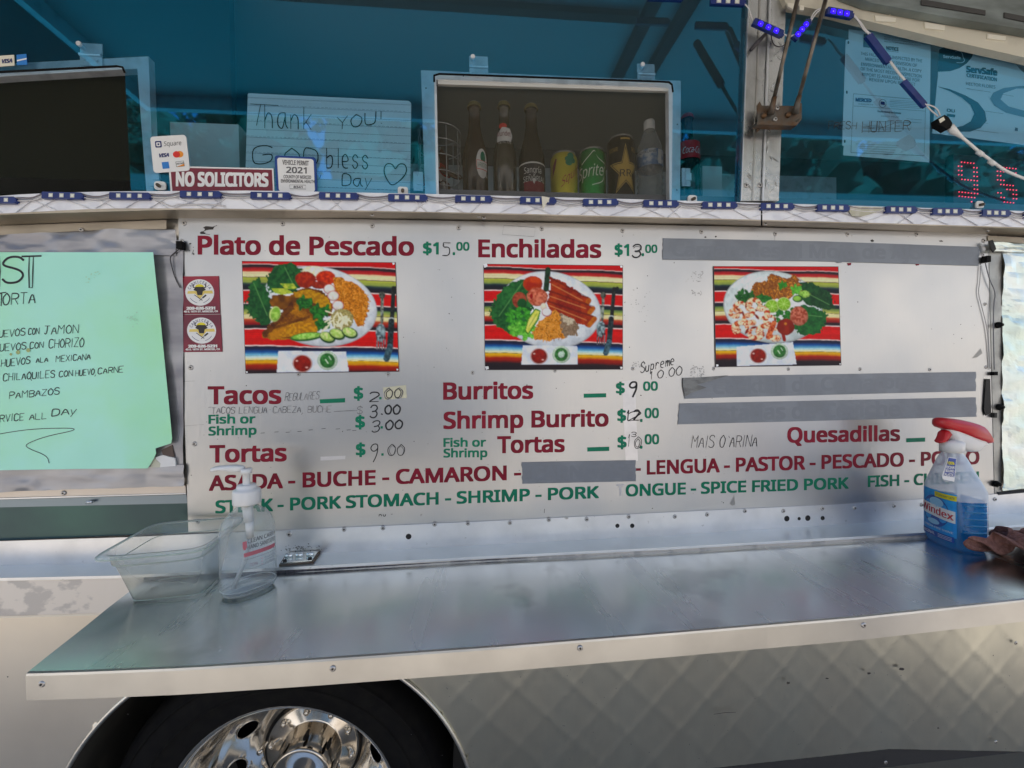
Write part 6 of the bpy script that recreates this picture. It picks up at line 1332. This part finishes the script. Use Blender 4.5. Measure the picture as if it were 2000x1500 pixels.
# spray bottle of blue window cleaner
WC = (1.043, -.138, pz); wrot = radians(75)
wb = thing('spray_bottle', 'clear trigger spray bottle half full of blue window cleaner with a red and white head', 'spray bottle', WC)
WE = 3.2
wsec = [(.0,0,0,.044,.030),(.003,0,0,.050,.035),(.012,0,0,.0525,.0375),(.06,0,0,.0525,.0375),(.128,.0,0,.0515,.037),(.140,.001,0,.047,.0335),(.165,.004,0,.036,.028,2.6),(.190,.006,0,.024,.0225,2.2),(.203,.007,0,.0165,.0165,2),(.212,.007,0,.0155,.0155,2)]
wlow = [q for q in wsec if q[0] < .1]+[(.108,0,0,.0518,.0371)]; whigh = [(.108,0,0,.0518,.0371)]+[q for q in wsec if q[0] > .11]
v, f = loft(wlow, 48, WE, True, False); obj('bottle_body', xf(v, WC, wrot), f, thin_plastic('spray_bottle_plastic', (.97,.98,1.), (.6,.8,.95), .02, .1), wb, True)
v, f = loft(whigh, 48, WE, False, False); obj('bottle_shoulder', xf(v, WC, wrot), f, thin_plastic('misted_plastic', (.95,.97,1.), (.78,.86,.94), .42, .12), wb, True)
LIQ = bpy.data.materials.new('blue_cleaner'); LIQ.use_nodes = True; nt = LIQ.node_tree; nt.nodes.clear(); o_ = nt.nodes.new('ShaderNodeOutputMaterial'); t_ = nt.nodes.new('ShaderNodeBsdfTransparent'); t_.inputs[0].default_value = (.0,.48,.85,1)
d_ = nt.nodes.new('ShaderNodeBsdfDiffuse'); d_.inputs[0].default_value = (.0,.30,.62,1); tr_ = nt.nodes.new('ShaderNodeBsdfTranslucent'); tr_.inputs[0].default_value = (.0,.48,.9,1)
x_ = nt.nodes.new('ShaderNodeMixShader'); x_.inputs[0].default_value = .5; y_ = nt.nodes.new('ShaderNodeMixShader'); y_.inputs[0].default_value = .7
nt.links.new(d_.outputs[0], x_.inputs[1]); nt.links.new(tr_.outputs[0], x_.inputs[2]); nt.links.new(t_.outputs[0], y_.inputs[1]); nt.links.new(x_.outputs[0], y_.inputs[2]); nt.links.new(y_.outputs[0], o_.inputs[0])
v, f = loft([(.002,0,0,.042,.028),(.005,0,0,.0475,.0325),(.012,0,0,.0505,.0355),(.06,0,0,.0505,.0355),(.107,.0,0,.0500,.0352)], 48, WE); obj('blue_liquid', xf(v, WC, wrot), f, LIQ, wb, True)
fs = on_bottle(WC, wrot, .0525, .0375, WE, radians(90), 1.006)
wfn = lambda s_, z_: fs(s_, z_)
# label on the left broad face (reads left to right as seen from outside)
LB = pm('label_blue', '#1f8fe0', .35, c2='#2aa6ea', ns=40); LD = pm('label_dark_blue', '#1650a8', .35); LW = pm('label_shine', '#9fd4f4', .4)
wfn2 = on_bottle(WC, wrot, .0525, .0375, WE, radians(90), 1.012); w2 = lambda s_, z_: wfn2(s_, z_); wfn3 = on_bottle(WC, wrot, .0525, .0375, WE, radians(90), 1.018); w3 = lambda s_, z_: wfn3(s_, z_); wfn4 = on_bottle(WC, wrot, .0525, .0375, WE, radians(90), 1.024); w4 = lambda s_, z_: wfn4(s_, z_)
SGN = 1
def lab(name, s0, s1, z0, z1, mat, f_, rise=0.): return sgrid(name, f_, s0, s1, z0, z1, mat, wb, 14, rise)
LO = [(-.044, .042)]
lab('label_panel', -.044, .046, .030, .122, LB, wfn); lab('label_lower_band', -.044, .042, .020, .032, LD, w2)
def sellipse(name, sc_, zc_, rs, rz, mat, f_, n_=24):
    V = [f_(sc_, zc_)]+[f_(sc_+rs*cos(a), zc_+rz*sin(a)) for a in np.linspace(0, 2*pi, n_+1)[:-1]]; return obj(name, V, [(0, 1+i, 1+(i+1) % n_) for i in range(n_)], mat, wb)
sellipse('label_globe', .0, .076, .034, .034, LD, w2); sellipse('globe_shine', .004, .096, .018, .010, LW, w3); sellipse('globe_shine', -.004, .052, .016, .006, LW, w3)
lab('white_swash', -.040, .044, .067, .092, WHITES, w3, -.006)
stext('Windex', w4, -.038, .040, .073, .015, pm('brand_red', '#c02436', .4), wb, .05, -.006)
lab('yellow_tag', .000, .046, .108, .119, YEL, w3); stext('ECONOMY SIZE', w4, .004, .043, .1115, .0042, GREYINK, wb, .02)
stext('STREAK-FREE SHINE', w4, -.030, .040, .0385, .0042, WHITES, wb, .02); stext('ORIGINAL', w4, -.040, .0, .0235, .0058, WHITES, wb, .03); 
for k in range(3): sgrid('label_small_line', w4, .008, .038, .0225+k*.003, .0234+k*.003, WHITES, wb, 6)
# neck tag
nq = [(1853,893),(1868,895),(1864,941),(1842,936),(1840,930)]
slab('neck_tag', nq, WC[1]-.038, WHITES, wb, .001); slab('neck_tag_blue', [(1853.5,894),(1867.5,896),(1864,932),(1843.5,929)], WC[1]-.0385, pm('tag_blue', '#24479c', .4), wb, .0006)
for s_, x0, x1, y_, h_, m_ in (('100%',1850,1864,907,6,YEL),('OCEAN',1848,1864,915,5.5,WHITES),('BOUND',1847,1863.5,922,5.5,WHITES),('PLASTIC',1845,1863.5,929.5,5.5,WHITES)): text(s_, (x0,y_), (x1,y_+1.2), h_, h_, m_, wb, WC[1]-.0390, bold=.02)
# ribs on the clear side
m = MB()
for k in range(5):
    z_ = .045+k*.014; q = [on_bottle(WC, wrot, .0525, .0375, WE, radians(180), 1.012)(s_, z_+.0015*cos(s_*60)) for s_ in np.linspace(-.020, .020, 10)]; m.tube(q, .0016, 6)
m.build('grip_ribs', thin_plastic('rib_plastic', (.6,.8,.92), (.1,.45,.75), .3, .1), wb, True)
hxy = xf([(.007,0,0)], WC, wrot)[0]
lathe_at('white_collar', [(.0155,.203),(.0205,.204),(.0208,.224),(.0175,.228),(.0001,.230)], WHITEP, wb, (hxy[0], hxy[1], WC[2]))
HY = hxy[1]
pillow('sprayer_neck', smooth_pts([(1842,838),(1858,834),(1900,850),(1925,866),(1912,872),(1904,882),(1887,882),(1864,872),(1858,858)], 1, True), HY, .03, WHITEP, wb, .8)
pillow('red_shroud', smooth_pts([(1829,817),(1838,815),(1872,819),(1908,829),(1922,842),(1934,864),(1922,866),(1897,858),(1868,846),(1845,838),(1829,832)], 1, True), HY, .036, pm('red_plastic', '#c4242a', .28), wb, .8)
pillow('trigger_lever', smooth_pts([(1841,838),(1855,842),(1850,852),(1842,863),(1829,866),(1836,856)], 1, True), HY, .018, MATS['red_plastic'], wb, .8)
MB().tube([(hxy[0]-.004, HY, WC[2]+.2), (WC[0]+.004, WC[1]-.004, WC[2]+.1), (WC[0]-.002, WC[1]-.012, WC[2]+.01)], .003, 8).build('dip_tube', MATS['red_plastic'] if False else WHITEP, wb, True)

# brown terry cloth
cl = thing('brown_cloth', 'crumpled brown terry cloth lying on the shelf against the spray bottle', 'cloth', (1.14, -.2, pz))
TERRY = pm('brown_terry', (.26,.115,.085), .95, 0, (.36,.17,.13), ns=150, lo=.42, hi=.6, bump=1., bs=330)
# the crumpled sheet, 27 x 27 points in millimetres
SHEET = [[(-53,-126,122),(-34,-105,115),(-30,-92,107),(-39,-82,100),(-31,-77,75),(-17,-85,76),(-19,-88,63),(-54,-89,62),(-59,-106,71),(-40,-108,72),(-9,-97,71),(-2,-80,68),(5,-66,69),(-1,-80,102),(21,-72,108),(24,-63,90),(33,-79,84),(45,-71,61),(46,-56,63),(48,-46,69),(36,-22,86),(45,-24,93),(59,-23,84),(68,-23,48),(77,-25,52),(71,-7,57),(83,-16,75)],
[(-47,-106,106),(-30,-103,120),(-18,-102,112),(-32,-83,109),(-36,-87,79),(-23,-76,81),(-31,-99,72),(-61,-90,75),(-50,-99,79),(-31,-110,85),(-16,-86,66),(-5,-71,71),(5,-62,85),(-4,-69,105),(11,-65,108),(16,-73,93),(28,-74,79),(41,-57,61),(47,-60,51),(56,-41,61),(37,-30,81),(44,-17,80),(63,-5,71),(72,-26,42),(81,-30,50),(73,-20,62),(88,-4,71)],
[(-41,-92,116),(-20,-101,131),(-11,-97,120),(-33,-79,113),(-32,-83,88),(-19,-79,85),(-39,-91,73),(-61,-95,90),(-52,-108,91),(-23,-101,86),(-13,-75,76),(-6,-57,68),(4,-54,85),(-1,-68,95),(9,-59,104),(15,-70,86),(28,-59,70),(31,-46,51),(40,-56,41),(39,-36,68),(44,-20,73),(47,-16,68),(68,-17,48),(78,-36,31),(88,-39,44),(88,-20,60),(87,-8,64)],
[(-30,-87,129),(-14,-92,130),(-10,-93,124),(-37,-74,110),(-33,-75,91),(-22,-75,90),(-45,-96,81),(-49,-95,85),(-38,-103,89),(-14,-91,90),(-17,-62,76),(-9,-51,66),(3,-45,79),(-2,-57,101),(3,-64,96),(8,-65,72),(38,-63,51),(24,-56,36),(39,-43,33),(48,-31,58),(43,-6,67),(59,-4,66),(69,-14,32),(86,-25,30),(94,-35,40),(88,-14,52),(79,3,74)],
[(-19,-85,140),(-1,-89,139),(-11,-84,122),(-42,-77,112),(-45,-78,91),(-26,-69,85),(-41,-94,90),(-51,-99,99),(-31,-97,101),(-14,-72,87),(-16,-48,68),(-22,-54,59),(-2,-42,72),(-8,-49,91),(2,-54,92),(23,-54,73),(19,-61,40),(14,-46,32),(29,-35,28),(40,-24,56),(53,-12,57),(60,-11,51),(83,-11,29),(92,-34,20),(96,-25,35),(83,-13,46),(74,-1,64)],
[(-5,-81,143),(-11,-81,129),(-21,-79,129),(-47,-76,106),(-49,-79,92),(-39,-68,86),(-28,-91,94),(-42,-93,102),(-24,-81,101),(-17,-55,80),(-33,-44,64),(-27,-44,53),(-7,-36,60),(-1,-41,86),(6,-47,87),(23,-42,62),(6,-53,42),(8,-46,41),(25,-39,45),(47,-18,47),(43,1,56),(57,-7,44),(76,-17,16),(96,-24,19),(102,-26,35),(86,-7,47),(81,5,62)],
[(-15,-75,141),(-11,-75,133),(-25,-65,114),(-48,-84,111),(-59,-81,101),(-50,-75,82),(-26,-78,96),(-29,-83,104),(-15,-65,100),(-31,-41,72),(-47,-47,54),(-36,-41,52),(-14,-36,68),(5,-33,77),(13,-37,83),(16,-43,53),(-8,-55,35),(3,-46,30),(25,-30,35),(41,-12,48),(52,-3,43),(61,4,40),(78,-10,18),(88,-16,20),(102,-13,36),(69,-4,52),(69,14,71)],
[(-9,-64,129),(-19,-70,136),(-35,-60,110),(-62,-76,116),(-64,-83,110),(-58,-69,92),(-38,-73,101),(-26,-66,97),(-23,-48,95),(-42,-42,67),(-46,-31,56),(-38,-40,48),(-21,-28,64),(-1,-31,79),(15,-26,77),(3,-42,51),(-6,-41,43),(5,-39,37),(21,-17,28),(39,2,50),(46,8,38),(57,2,36),(76,-2,13),(90,-12,12),(96,-1,33),(75,10,52),(79,19,71)],
[(-25,-59,138),(-30,-69,135),(-51,-61,113),(-73,-77,119),(-70,-90,105),(-63,-69,98),(-37,-62,92),(-36,-58,97),(-30,-39,84),(-58,-41,67),(-57,-38,43),(-38,-34,42),(-22,-24,59),(-6,-25,76),(7,-21,71),(3,-31,50),(-11,-34,39),(2,-29,31),(18,-7,38),(35,16,41),(45,13,52),(45,13,33),(74,1,24),(87,-2,22),(81,7,36),(67,16,58),(90,21,59)],
[(-25,-59,121),(-33,-59,122),(-60,-65,123),(-84,-80,113),(-78,-85,111),(-70,-77,91),(-42,-60,81),(-41,-47,92),(-38,-34,79),(-65,-34,61),(-59,-28,51),(-38,-25,45),(-29,-27,71),(-7,-21,84),(-4,-14,71),(-2,-24,58),(-7,-27,42),(1,-18,36),(17,-5,56),(36,20,56),(52,22,61),(40,24,41),(58,8,22),(76,6,18),(67,9,42),(76,31,62),(86,26,47)],
[(-42,-61,127),(-37,-60,115),(-68,-57,128),(-92,-77,118),(-89,-89,104),(-71,-70,99),(-53,-56,78),(-41,-41,84),(-50,-37,82),(-68,-22,62),(-60,-19,43),(-45,-24,51),(-19,-17,65),(-6,-33,84),(5,-23,84),(1,-10,61),(-5,-17,50),(7,-8,47),(24,17,50),(46,21,76),(56,31,75),(44,30,58),(53,24,28),(68,15,25),(65,17,47),(85,37,51),(99,24,36)],
[(-44,-51,125),(-35,-55,124),(-59,-54,117),(-90,-70,110),(-92,-80,104),(-76,-68,96),(-51,-52,90),(-42,-29,95),(-42,-26,80),(-58,-19,74),(-52,-16,56),(-42,-23,56),(-22,-21,76),(-11,-30,93),(1,-21,91),(4,-8,78),(-5,5,52),(5,3,57),(28,15,64),(46,42,76),(55,43,89),(46,41,71),(49,32,44),(60,16,35),(64,22,41),(86,38,36),(97,17,27)],
[(-37,-44,118),(-37,-50,123),(-60,-48,121),(-87,-63,117),(-85,-70,102),(-70,-63,103),(-43,-41,92),(-25,-27,92),(-32,-17,87),(-53,-20,79),(-52,-14,67),(-37,-9,59),(-20,-20,81),(4,-29,102),(7,-37,94),(12,-13,89),(6,6,68),(20,9,63),(37,9,75),(45,42,84),(52,56,84),(57,48,80),(58,31,53),(59,26,40),(68,29,37),(81,29,37),(91,18,16)],
[(-39,-48,122),(-33,-48,129),(-48,-50,112),(-77,-50,121),(-80,-61,109),(-69,-51,101),(-35,-44,98),(-18,-20,103),(-15,-10,97),(-41,-15,83),(-42,-18,77),(-39,-13,71),(-21,-17,86),(1,-37,107),(16,-36,103),(21,-25,91),(17,6,79),(20,-1,70),(35,20,82),(42,47,95),(57,54,95),(49,60,80),(61,32,64),(55,37,39),(64,34,31),(84,16,42),(92,11,15)],
[(-42,-38,119),(-43,-41,135),(-27,-48,120),(-60,-41,116),(-75,-45,108),(-60,-45,109),(-31,-35,106),(-22,-5,106),(-14,5,95),(-31,-5,95),(-45,-3,72),(-38,-9,78),(-21,-18,92),(5,-28,113),(22,-27,105),(27,-27,95),(29,-4,76),(26,13,71),(34,30,76),(40,55,86),(60,66,97),(52,63,82),(62,41,62),(57,42,39),(65,44,27),(73,22,25),(97,6,31)],
[(-38,-39,118),(-49,-30,137),(-30,-30,135),(-35,-41,110),(-62,-34,118),(-56,-36,111),(-32,-18,100),(-18,11,106),(-9,10,103),(-17,11,87),(-33,-4,81),(-39,-5,75),(-20,-11,89),(4,-23,108),(20,-20,114),(31,-18,103),(27,2,81),(26,25,68),(37,31,61),(39,52,79),(47,72,90),(57,65,80),(69,39,66),(49,46,39),(49,41,23),(64,28,18),(84,5,18)],
[(-51,-38,124),(-48,-24,140),(-36,-15,141),(-24,-29,123),(-41,-29,117),(-52,-29,105),(-34,-12,110),(-20,19,103),(-5,17,115),(-16,21,99),(-35,0,86),(-32,0,75),(-20,-6,87),(6,-16,97),(21,-8,114),(23,-10,97),(16,6,87),(25,26,61),(26,35,55),(41,43,63),(44,69,75),(61,70,79),(67,49,61),(53,53,30),(54,55,16),(64,45,6),(86,26,13)],
[(-51,-32,120),(-56,-21,130),(-42,-15,139),(-22,-15,130),(-38,-22,109),(-51,-20,98),(-39,-3,108),(-22,25,116),(-2,29,107),(-12,26,97),(-31,8,92),(-25,-4,73),(-21,-7,74),(0,-6,88),(14,-7,98),(26,2,105),(14,17,83),(19,26,52),(19,40,42),(27,49,56),(51,55,68),(54,60,72),(65,53,55),(58,60,26),(61,69,18),(71,64,7),(81,45,23)],
[(-59,-31,123),(-51,-17,133),(-49,-7,145),(-33,-4,134),(-42,-13,118),(-44,-11,94),(-36,0,95),(-33,28,107),(-12,33,99),(-11,22,89),(-34,8,86),(-25,-1,65),(-30,-7,60),(-10,1,81),(10,0,94),(15,14,97),(21,26,76),(7,31,44),(13,32,28),(29,35,39),(40,59,55),(59,68,65),(53,53,56),(59,68,28),(66,74,6),(78,70,10),(88,56,25)],
[(-66,-31,118),(-44,-11,126),(-56,-1,138),(-39,2,130),(-51,-6,113),(-48,-6,91),(-45,-5,83),(-40,17,99),(-25,34,93),(-22,28,91),(-41,10,81),(-32,9,65),(-30,8,52),(-18,1,68),(0,10,80),(7,22,86),(18,38,73),(-3,32,38),(2,39,32),(14,44,29),(42,49,43),(51,57,61),(64,59,54),(60,72,31),(77,83,8),(84,79,0),(93,67,28)],
[(-67,-34,106),(-55,-9,121),(-44,-7,137),(-46,2,126),(-45,-1,101),(-56,-11,79),(-54,-2,68),(-46,11,85),(-40,32,89),(-30,21,81),(-40,5,79),(-40,12,63),(-44,16,56),(-24,15,61),(-8,21,75),(5,30,73),(22,44,61),(-9,46,41),(0,45,23),(6,49,33),(26,53,42),(46,64,53),(57,62,48),(72,63,31),(80,90,11),(94,88,4),(91,78,27)],
[(-56,-38,97),(-65,-14,114),(-54,-3,129),(-49,2,121),(-52,-4,100),(-61,-13,67),(-61,-4,55),(-58,1,72),(-53,19,93),(-42,25,84),(-42,9,71),(-39,23,57),(-52,13,46),(-33,11,44),(-9,26,57),(7,39,64),(16,52,53),(-14,41,39),(-8,49,29),(0,53,31),(20,53,36),(47,66,41),(56,71,52),(71,70,38),(88,84,18),(100,96,17),(89,85,34)],
[(-61,-44,83),(-61,-24,102),(-65,-4,120),(-62,5,113),(-62,-15,91),(-66,-2,58),(-71,-5,40),(-58,5,54),(-57,8,81),(-53,27,83),(-41,10,75),(-50,24,60),(-49,21,51),(-38,26,43),(-13,25,58),(5,48,58),(16,51,61),(-7,51,46),(-10,59,22),(-6,53,33),(16,53,44),(40,69,49),(50,75,50),(62,74,38),(75,93,21),(90,92,28),(85,97,42)],
[(-71,-53,87),(-64,-32,89),(-70,-15,108),(-72,-2,103),(-71,-18,78),(-79,3,47),(-73,9,30),(-64,4,44),(-68,9,69),(-55,19,81),(-43,17,73),(-46,29,61),(-52,32,42),(-45,32,52),(-19,35,59),(1,54,65),(9,59,64),(-7,57,50),(-15,60,33),(2,61,32),(15,61,38),(39,67,62),(59,73,60),(57,89,46),(69,94,26),(81,103,29),(71,96,41)],
[(-75,-59,91),(-71,-41,82),(-75,-21,96),(-71,-9,89),(-85,-16,70),(-86,5,40),(-79,20,32),(-72,11,42),(-63,22,64),(-64,10,89),(-51,17,69),(-37,35,61),(-48,41,51),(-35,37,48),(-14,31,71),(11,48,74),(22,51,67),(3,63,61),(-19,62,48),(-6,58,41),(17,63,48),(43,83,57),(65,83,65),(59,89,51),(52,107,31),(66,101,34),(69,106,51)],
[(-69,-60,76),(-82,-40,95),(-77,-22,81),(-77,-7,83),(-96,-5,68),(-90,19,46),(-75,30,37),(-79,15,44),(-74,20,63),(-71,15,88),(-59,21,83),(-40,37,70),(-41,41,61),(-25,41,59),(-8,38,85),(22,52,85),(32,58,78),(16,62,70),(-11,67,62),(-5,72,47),(19,72,61),(51,80,74),(69,87,72),(53,92,69),(52,109,45),(67,112,47),(54,108,54)],
[(-78,-68,83),(-84,-42,80),(-85,-20,89),(-85,-7,78),(-102,6,76),(-89,21,51),(-78,28,52),(-69,18,55),(-77,17,69),(-77,25,78),(-66,24,93),(-45,34,76),(-34,49,67),(-19,43,66),(2,59,87),(23,67,83),(20,67,92),(32,68,68),(4,69,68),(1,75,63),(26,84,62),(56,92,76),(74,102,83),(64,105,70),(44,118,56),(58,121,53),(59,114,67)]]
q_ = np.array(SHEET, float).reshape(27, 27, 3)/1000.
for _ in range(2):
    e_ = np.pad(q_, ((1, 1), (1, 1), (0, 0)), 'edge'); q_ = .5*q_+.125*(e_[2:, 1:-1]+e_[:-2, 1:-1]+e_[1:-1, 2:]+e_[1:-1, :-2])
q_ = q_.reshape(-1, 3)
ca_, sa_ = cos(radians(62)), sin(radians(62)); n_ = 27
z_ = (q_[:, 2]-q_[:, 2].min())*.78; z_ = np.where(z_ < .02, .003+z_*.6, z_-.005)
V = [(1.115+(x*ca_-y*sa_)*1.5, -.25+(x*sa_+y*ca_)*1.35, pz+z) for (x, y, _), z in zip(q_, z_)]
def clear_of_bottle(p):
    dx, dy = p[0]-1.043, p[1]+.138; d = math.hypot(dx, dy); k = max(1., .066/(d+1e-6)); return (1.043+dx*k, -.138+dy*k if p[0] > 1.08 else min(-.138+dy*k, -.197-.02*(1.08-p[0])), p[2])
V = [clear_of_bottle(p) for p in V]
o = obj('cloth_body', V, [(j*n_+i, j*n_+i+1, (j+1)*n_+i+1, (j+1)*n_+i) for i in range(n_-1) for j in range(n_-1)], TERRY, cl, True)
md = o.modifiers.new('thickness', 'SOLIDIFY'); md.thickness = .0035; md.offset = 1; md = o.modifiers.new('soft', 'SUBSURF'); md.levels = md.render_levels = 2

# ------------------------------------------------------------------ unseen surroundings added to shape the reflections in metal and glass
FAC = pm('sunlit_stucco', (.58,.555,.52), .85, 0, (.5,.47,.43), ns=.8)
bd = thing('added_building', 'added unseen pale stucco building across the lot with dark doors and windows', 'building', (0, -11, 0))  # added out of view as a pale surface for the metal to reflect
MB().box((-22, -17, 0), (24, -11, 6.3)).build('wall', FAC, bd)
MB().box((-22.3, -17.2, 6.3), (24.3, -10.7, 6.7)).build('parapet', pm('parapet_brown', (.2,.16,.13), .7), bd)
for k in range(8):
    x = -19+k*5.4; MB().box((x, -11.05, .0 if k % 3 == 0 else 1.1), (x+1.6, -10.99, 2.4)).build('door' if k % 3 == 0 else 'window', pm('dark_pane', (.03,.035,.04), .2), bd)
bark = pm('bark', (.08,.06,.045), .9); LEAFM = pm('foliage', (.05,.075,.03), .8, c2=(.035,.055,.02), ns=4)
rn_ = np.random.default_rng(4); V = []; F = []
for c in range(60):
    a, e_ = rn_.random()*2*pi, rn_.random()*pi; cx, cy2, cz = 2.6*cos(a)*math.sqrt(rn_.random()), 2.2*sin(a)*math.sqrt(rn_.random()), 2.6*cos(e_)
    for k in range(60):
        d = rn_.normal(size=3)*.42; p = np.array([cx, cy2, cz])+d; u = rn_.normal(size=3); u /= np.linalg.norm(u); w_ = np.cross(u, rn_.normal(size=3)); w_ /= np.linalg.norm(w_); s_ = .17; n0 = len(V)
        V += [p-u*s_, p+w_*s_*.6, p+u*s_, p-w_*s_*.6]; F.append((n0, n0+1, n0+2, n0+3))
for c in range(16):
    a = rn_.random()*2*pi; cx, cy2, cz = 1.7*cos(a)*rn_.random(), 1.5*sin(a)*rn_.random(), -2+4*c/15; n0 = len(V)
    for j in range(9):
        for i in range(14):
            e_, b2 = pi*j/8, 2*pi*i/14; R1 = 1.35*(1+.18*sin(3*b2+c)*sin(4*e_+c)); V.append((cx+R1*sin(e_)*cos(b2), cy2+R1*sin(e_)*sin(b2), cz+R1*cos(e_)))
    for j in range(8):
        for i in range(14): F.append((n0+j*14+i, n0+(j+1)*14+i, n0+(j+1)*14+(i+1) % 14, n0+j*14+(i+1) % 14))
crown = me(V, F, LEAFM)
tm = MB(); tm.tube([(0,0,0),(.1,0,3),(0,.1,6.5),(.1,0,9)], [.3,.24,.17,.06], 10)
for k in range(6): a = k*1.1; tm.tube([(0,0,5+k*.5),(1.1*cos(a),1.1*sin(a),7.2+k*.4),(2*cos(a),2*sin(a),8.4+k*.4)], [.1,.07,.03], 6)
tm = me(tm.v, tm.f, bark, True)
for k in range(12):  # unseen trees added as a dark backdrop for the glass reflections
    x, y = -25+k*5.3, -20+.8*sin(k*2.3)
    tr = thing('added_tree', ['first','second','third','fourth','fifth','sixth','seventh','eighth','ninth','tenth','eleventh','twelfth'][k]+' added tree from the left in the unseen row behind the building', 'tree', (x, y, 0), 'unseen trees added behind the building')
    put('trunk', tm, (x, y, 0), tr); put('crown', crown, (x, y, 9.6), tr, rot=(0, 0, k*1.3), scale=(1.3, 1.2, 1.35+.15*sin(k*1.9)))

# unseen blue bin and two vehicles, added to vary the board's reflections
def rbox(m, a, b): m.box(a, b)
bn = thing('added_bin', 'blue bin added unseen for a dark patch mirrored in the board', 'bin', (2.55, -2.3, 0))  # added in place of a person, for the dark blue reflection
BINM = pm('blue_bin', (.02,.06,.16), .45)
v, f = loft([(.08,0,0,.22,.25,8),(.2,0,0,.23,.26,8),(1.0,0,0,.29,.34,8),(1.03,0,0,.31,.36,8)], 32); obj('bin_body', xf(v, (2.55,-2.3,0)), f, BINM, bn)
v, f = loft([(1.032,0,0,.32,.37,8),(1.07,0,-.02,.31,.36,8),(1.10,0,-.02,.2,.24,6)], 32); obj('bin_lid', xf(v, (2.55,-2.3,0)), f, BINM, bn, True)
for sx in (-.24, .24): MB().tube([(2.55+sx-.03,-2.55,.1),(2.55+sx+.03,-2.55,.1)], .1, 18).build('bin_wheel', BLACK, bn)
def vehicle(name, label, x0, y0, Ln, col_, van):
    t = thing(name, label, 'van' if van else 'car', (x0, y0, 0)); W_ = 1.8; h1 = 1.05; h2 = 2.0 if van else 1.48
    pr = [(-Ln/2,.35),(-Ln/2,.8),(-Ln/2+.15,h1-.05),(-Ln/2+(.25 if van else 1.2),h1),(-Ln/2+(.9 if van else 1.9),h2-.06),(-Ln/2+(1.3 if van else 2.4),h2),(Ln/2-(.2 if van else 1.4),h2),(Ln/2-(.08 if van else .9),h1+.1),(Ln/2,h1-.1),(Ln/2,.35)]
    V = [(x0+x, y0-W_/2*(1 if z <= h1 else .86), z) for x, z in pr]+[(x0+x, y0+W_/2*(1 if z <= h1 else .86), z) for x, z in pr]; k = len(pr)
    o = obj('body', V, [tuple(range(k))[::-1], tuple(range(k, 2*k))]+[(i, (i+1) % k, k+(i+1) % k, k+i) for i in range(k)], pm('paint_'+name, col_, .25, .3), t); bm = bmesh.new(); bm.from_mesh(o.data); bmesh.ops.recalc_face_normals(bm, faces=bm.faces); bm.to_mesh(o.data); bm.free(); md = o.modifiers.new('b', 'BEVEL'); md.width = .05; md.segments = 2
    for a, b_ in ((-Ln/2+(1.3 if van else 1.95), -.1), (.05, Ln/2-(1.5 if van else 1.45))):
        z0, z1 = h1+.05, h2-.12; yy_ = y0+W_/2*.93; obj('side_window', [(x0+a, yy_+.03, z0), (x0+b_, yy_+.03, z0), (x0+b_-.1, yy_-.09, z1), (x0+a+.25, yy_-.09, z1)], [(0,1,2,3)], pm('dark_pane', (.03,.035,.04), .2), t)
    for sx in (-Ln/2+.85, Ln/2-.85):
        for sy in (-1, 1): MB().tube([(x0+sx, y0+sy*(W_/2-.18), .33), (x0+sx, y0+sy*(W_/2+.02), .33)], .33, 24).build('wheel', BLACK, t, False)
vehicle('added_van', 'slate blue van added unseen across the lot to tint the reflections', -1.6, -6.6, 4.9, (.05,.09,.14), True)
vehicle('added_car', 'silver grey car added unseen across the lot right of the van', 6.2, -7.0, 4.5, (.3,.3,.31), False)
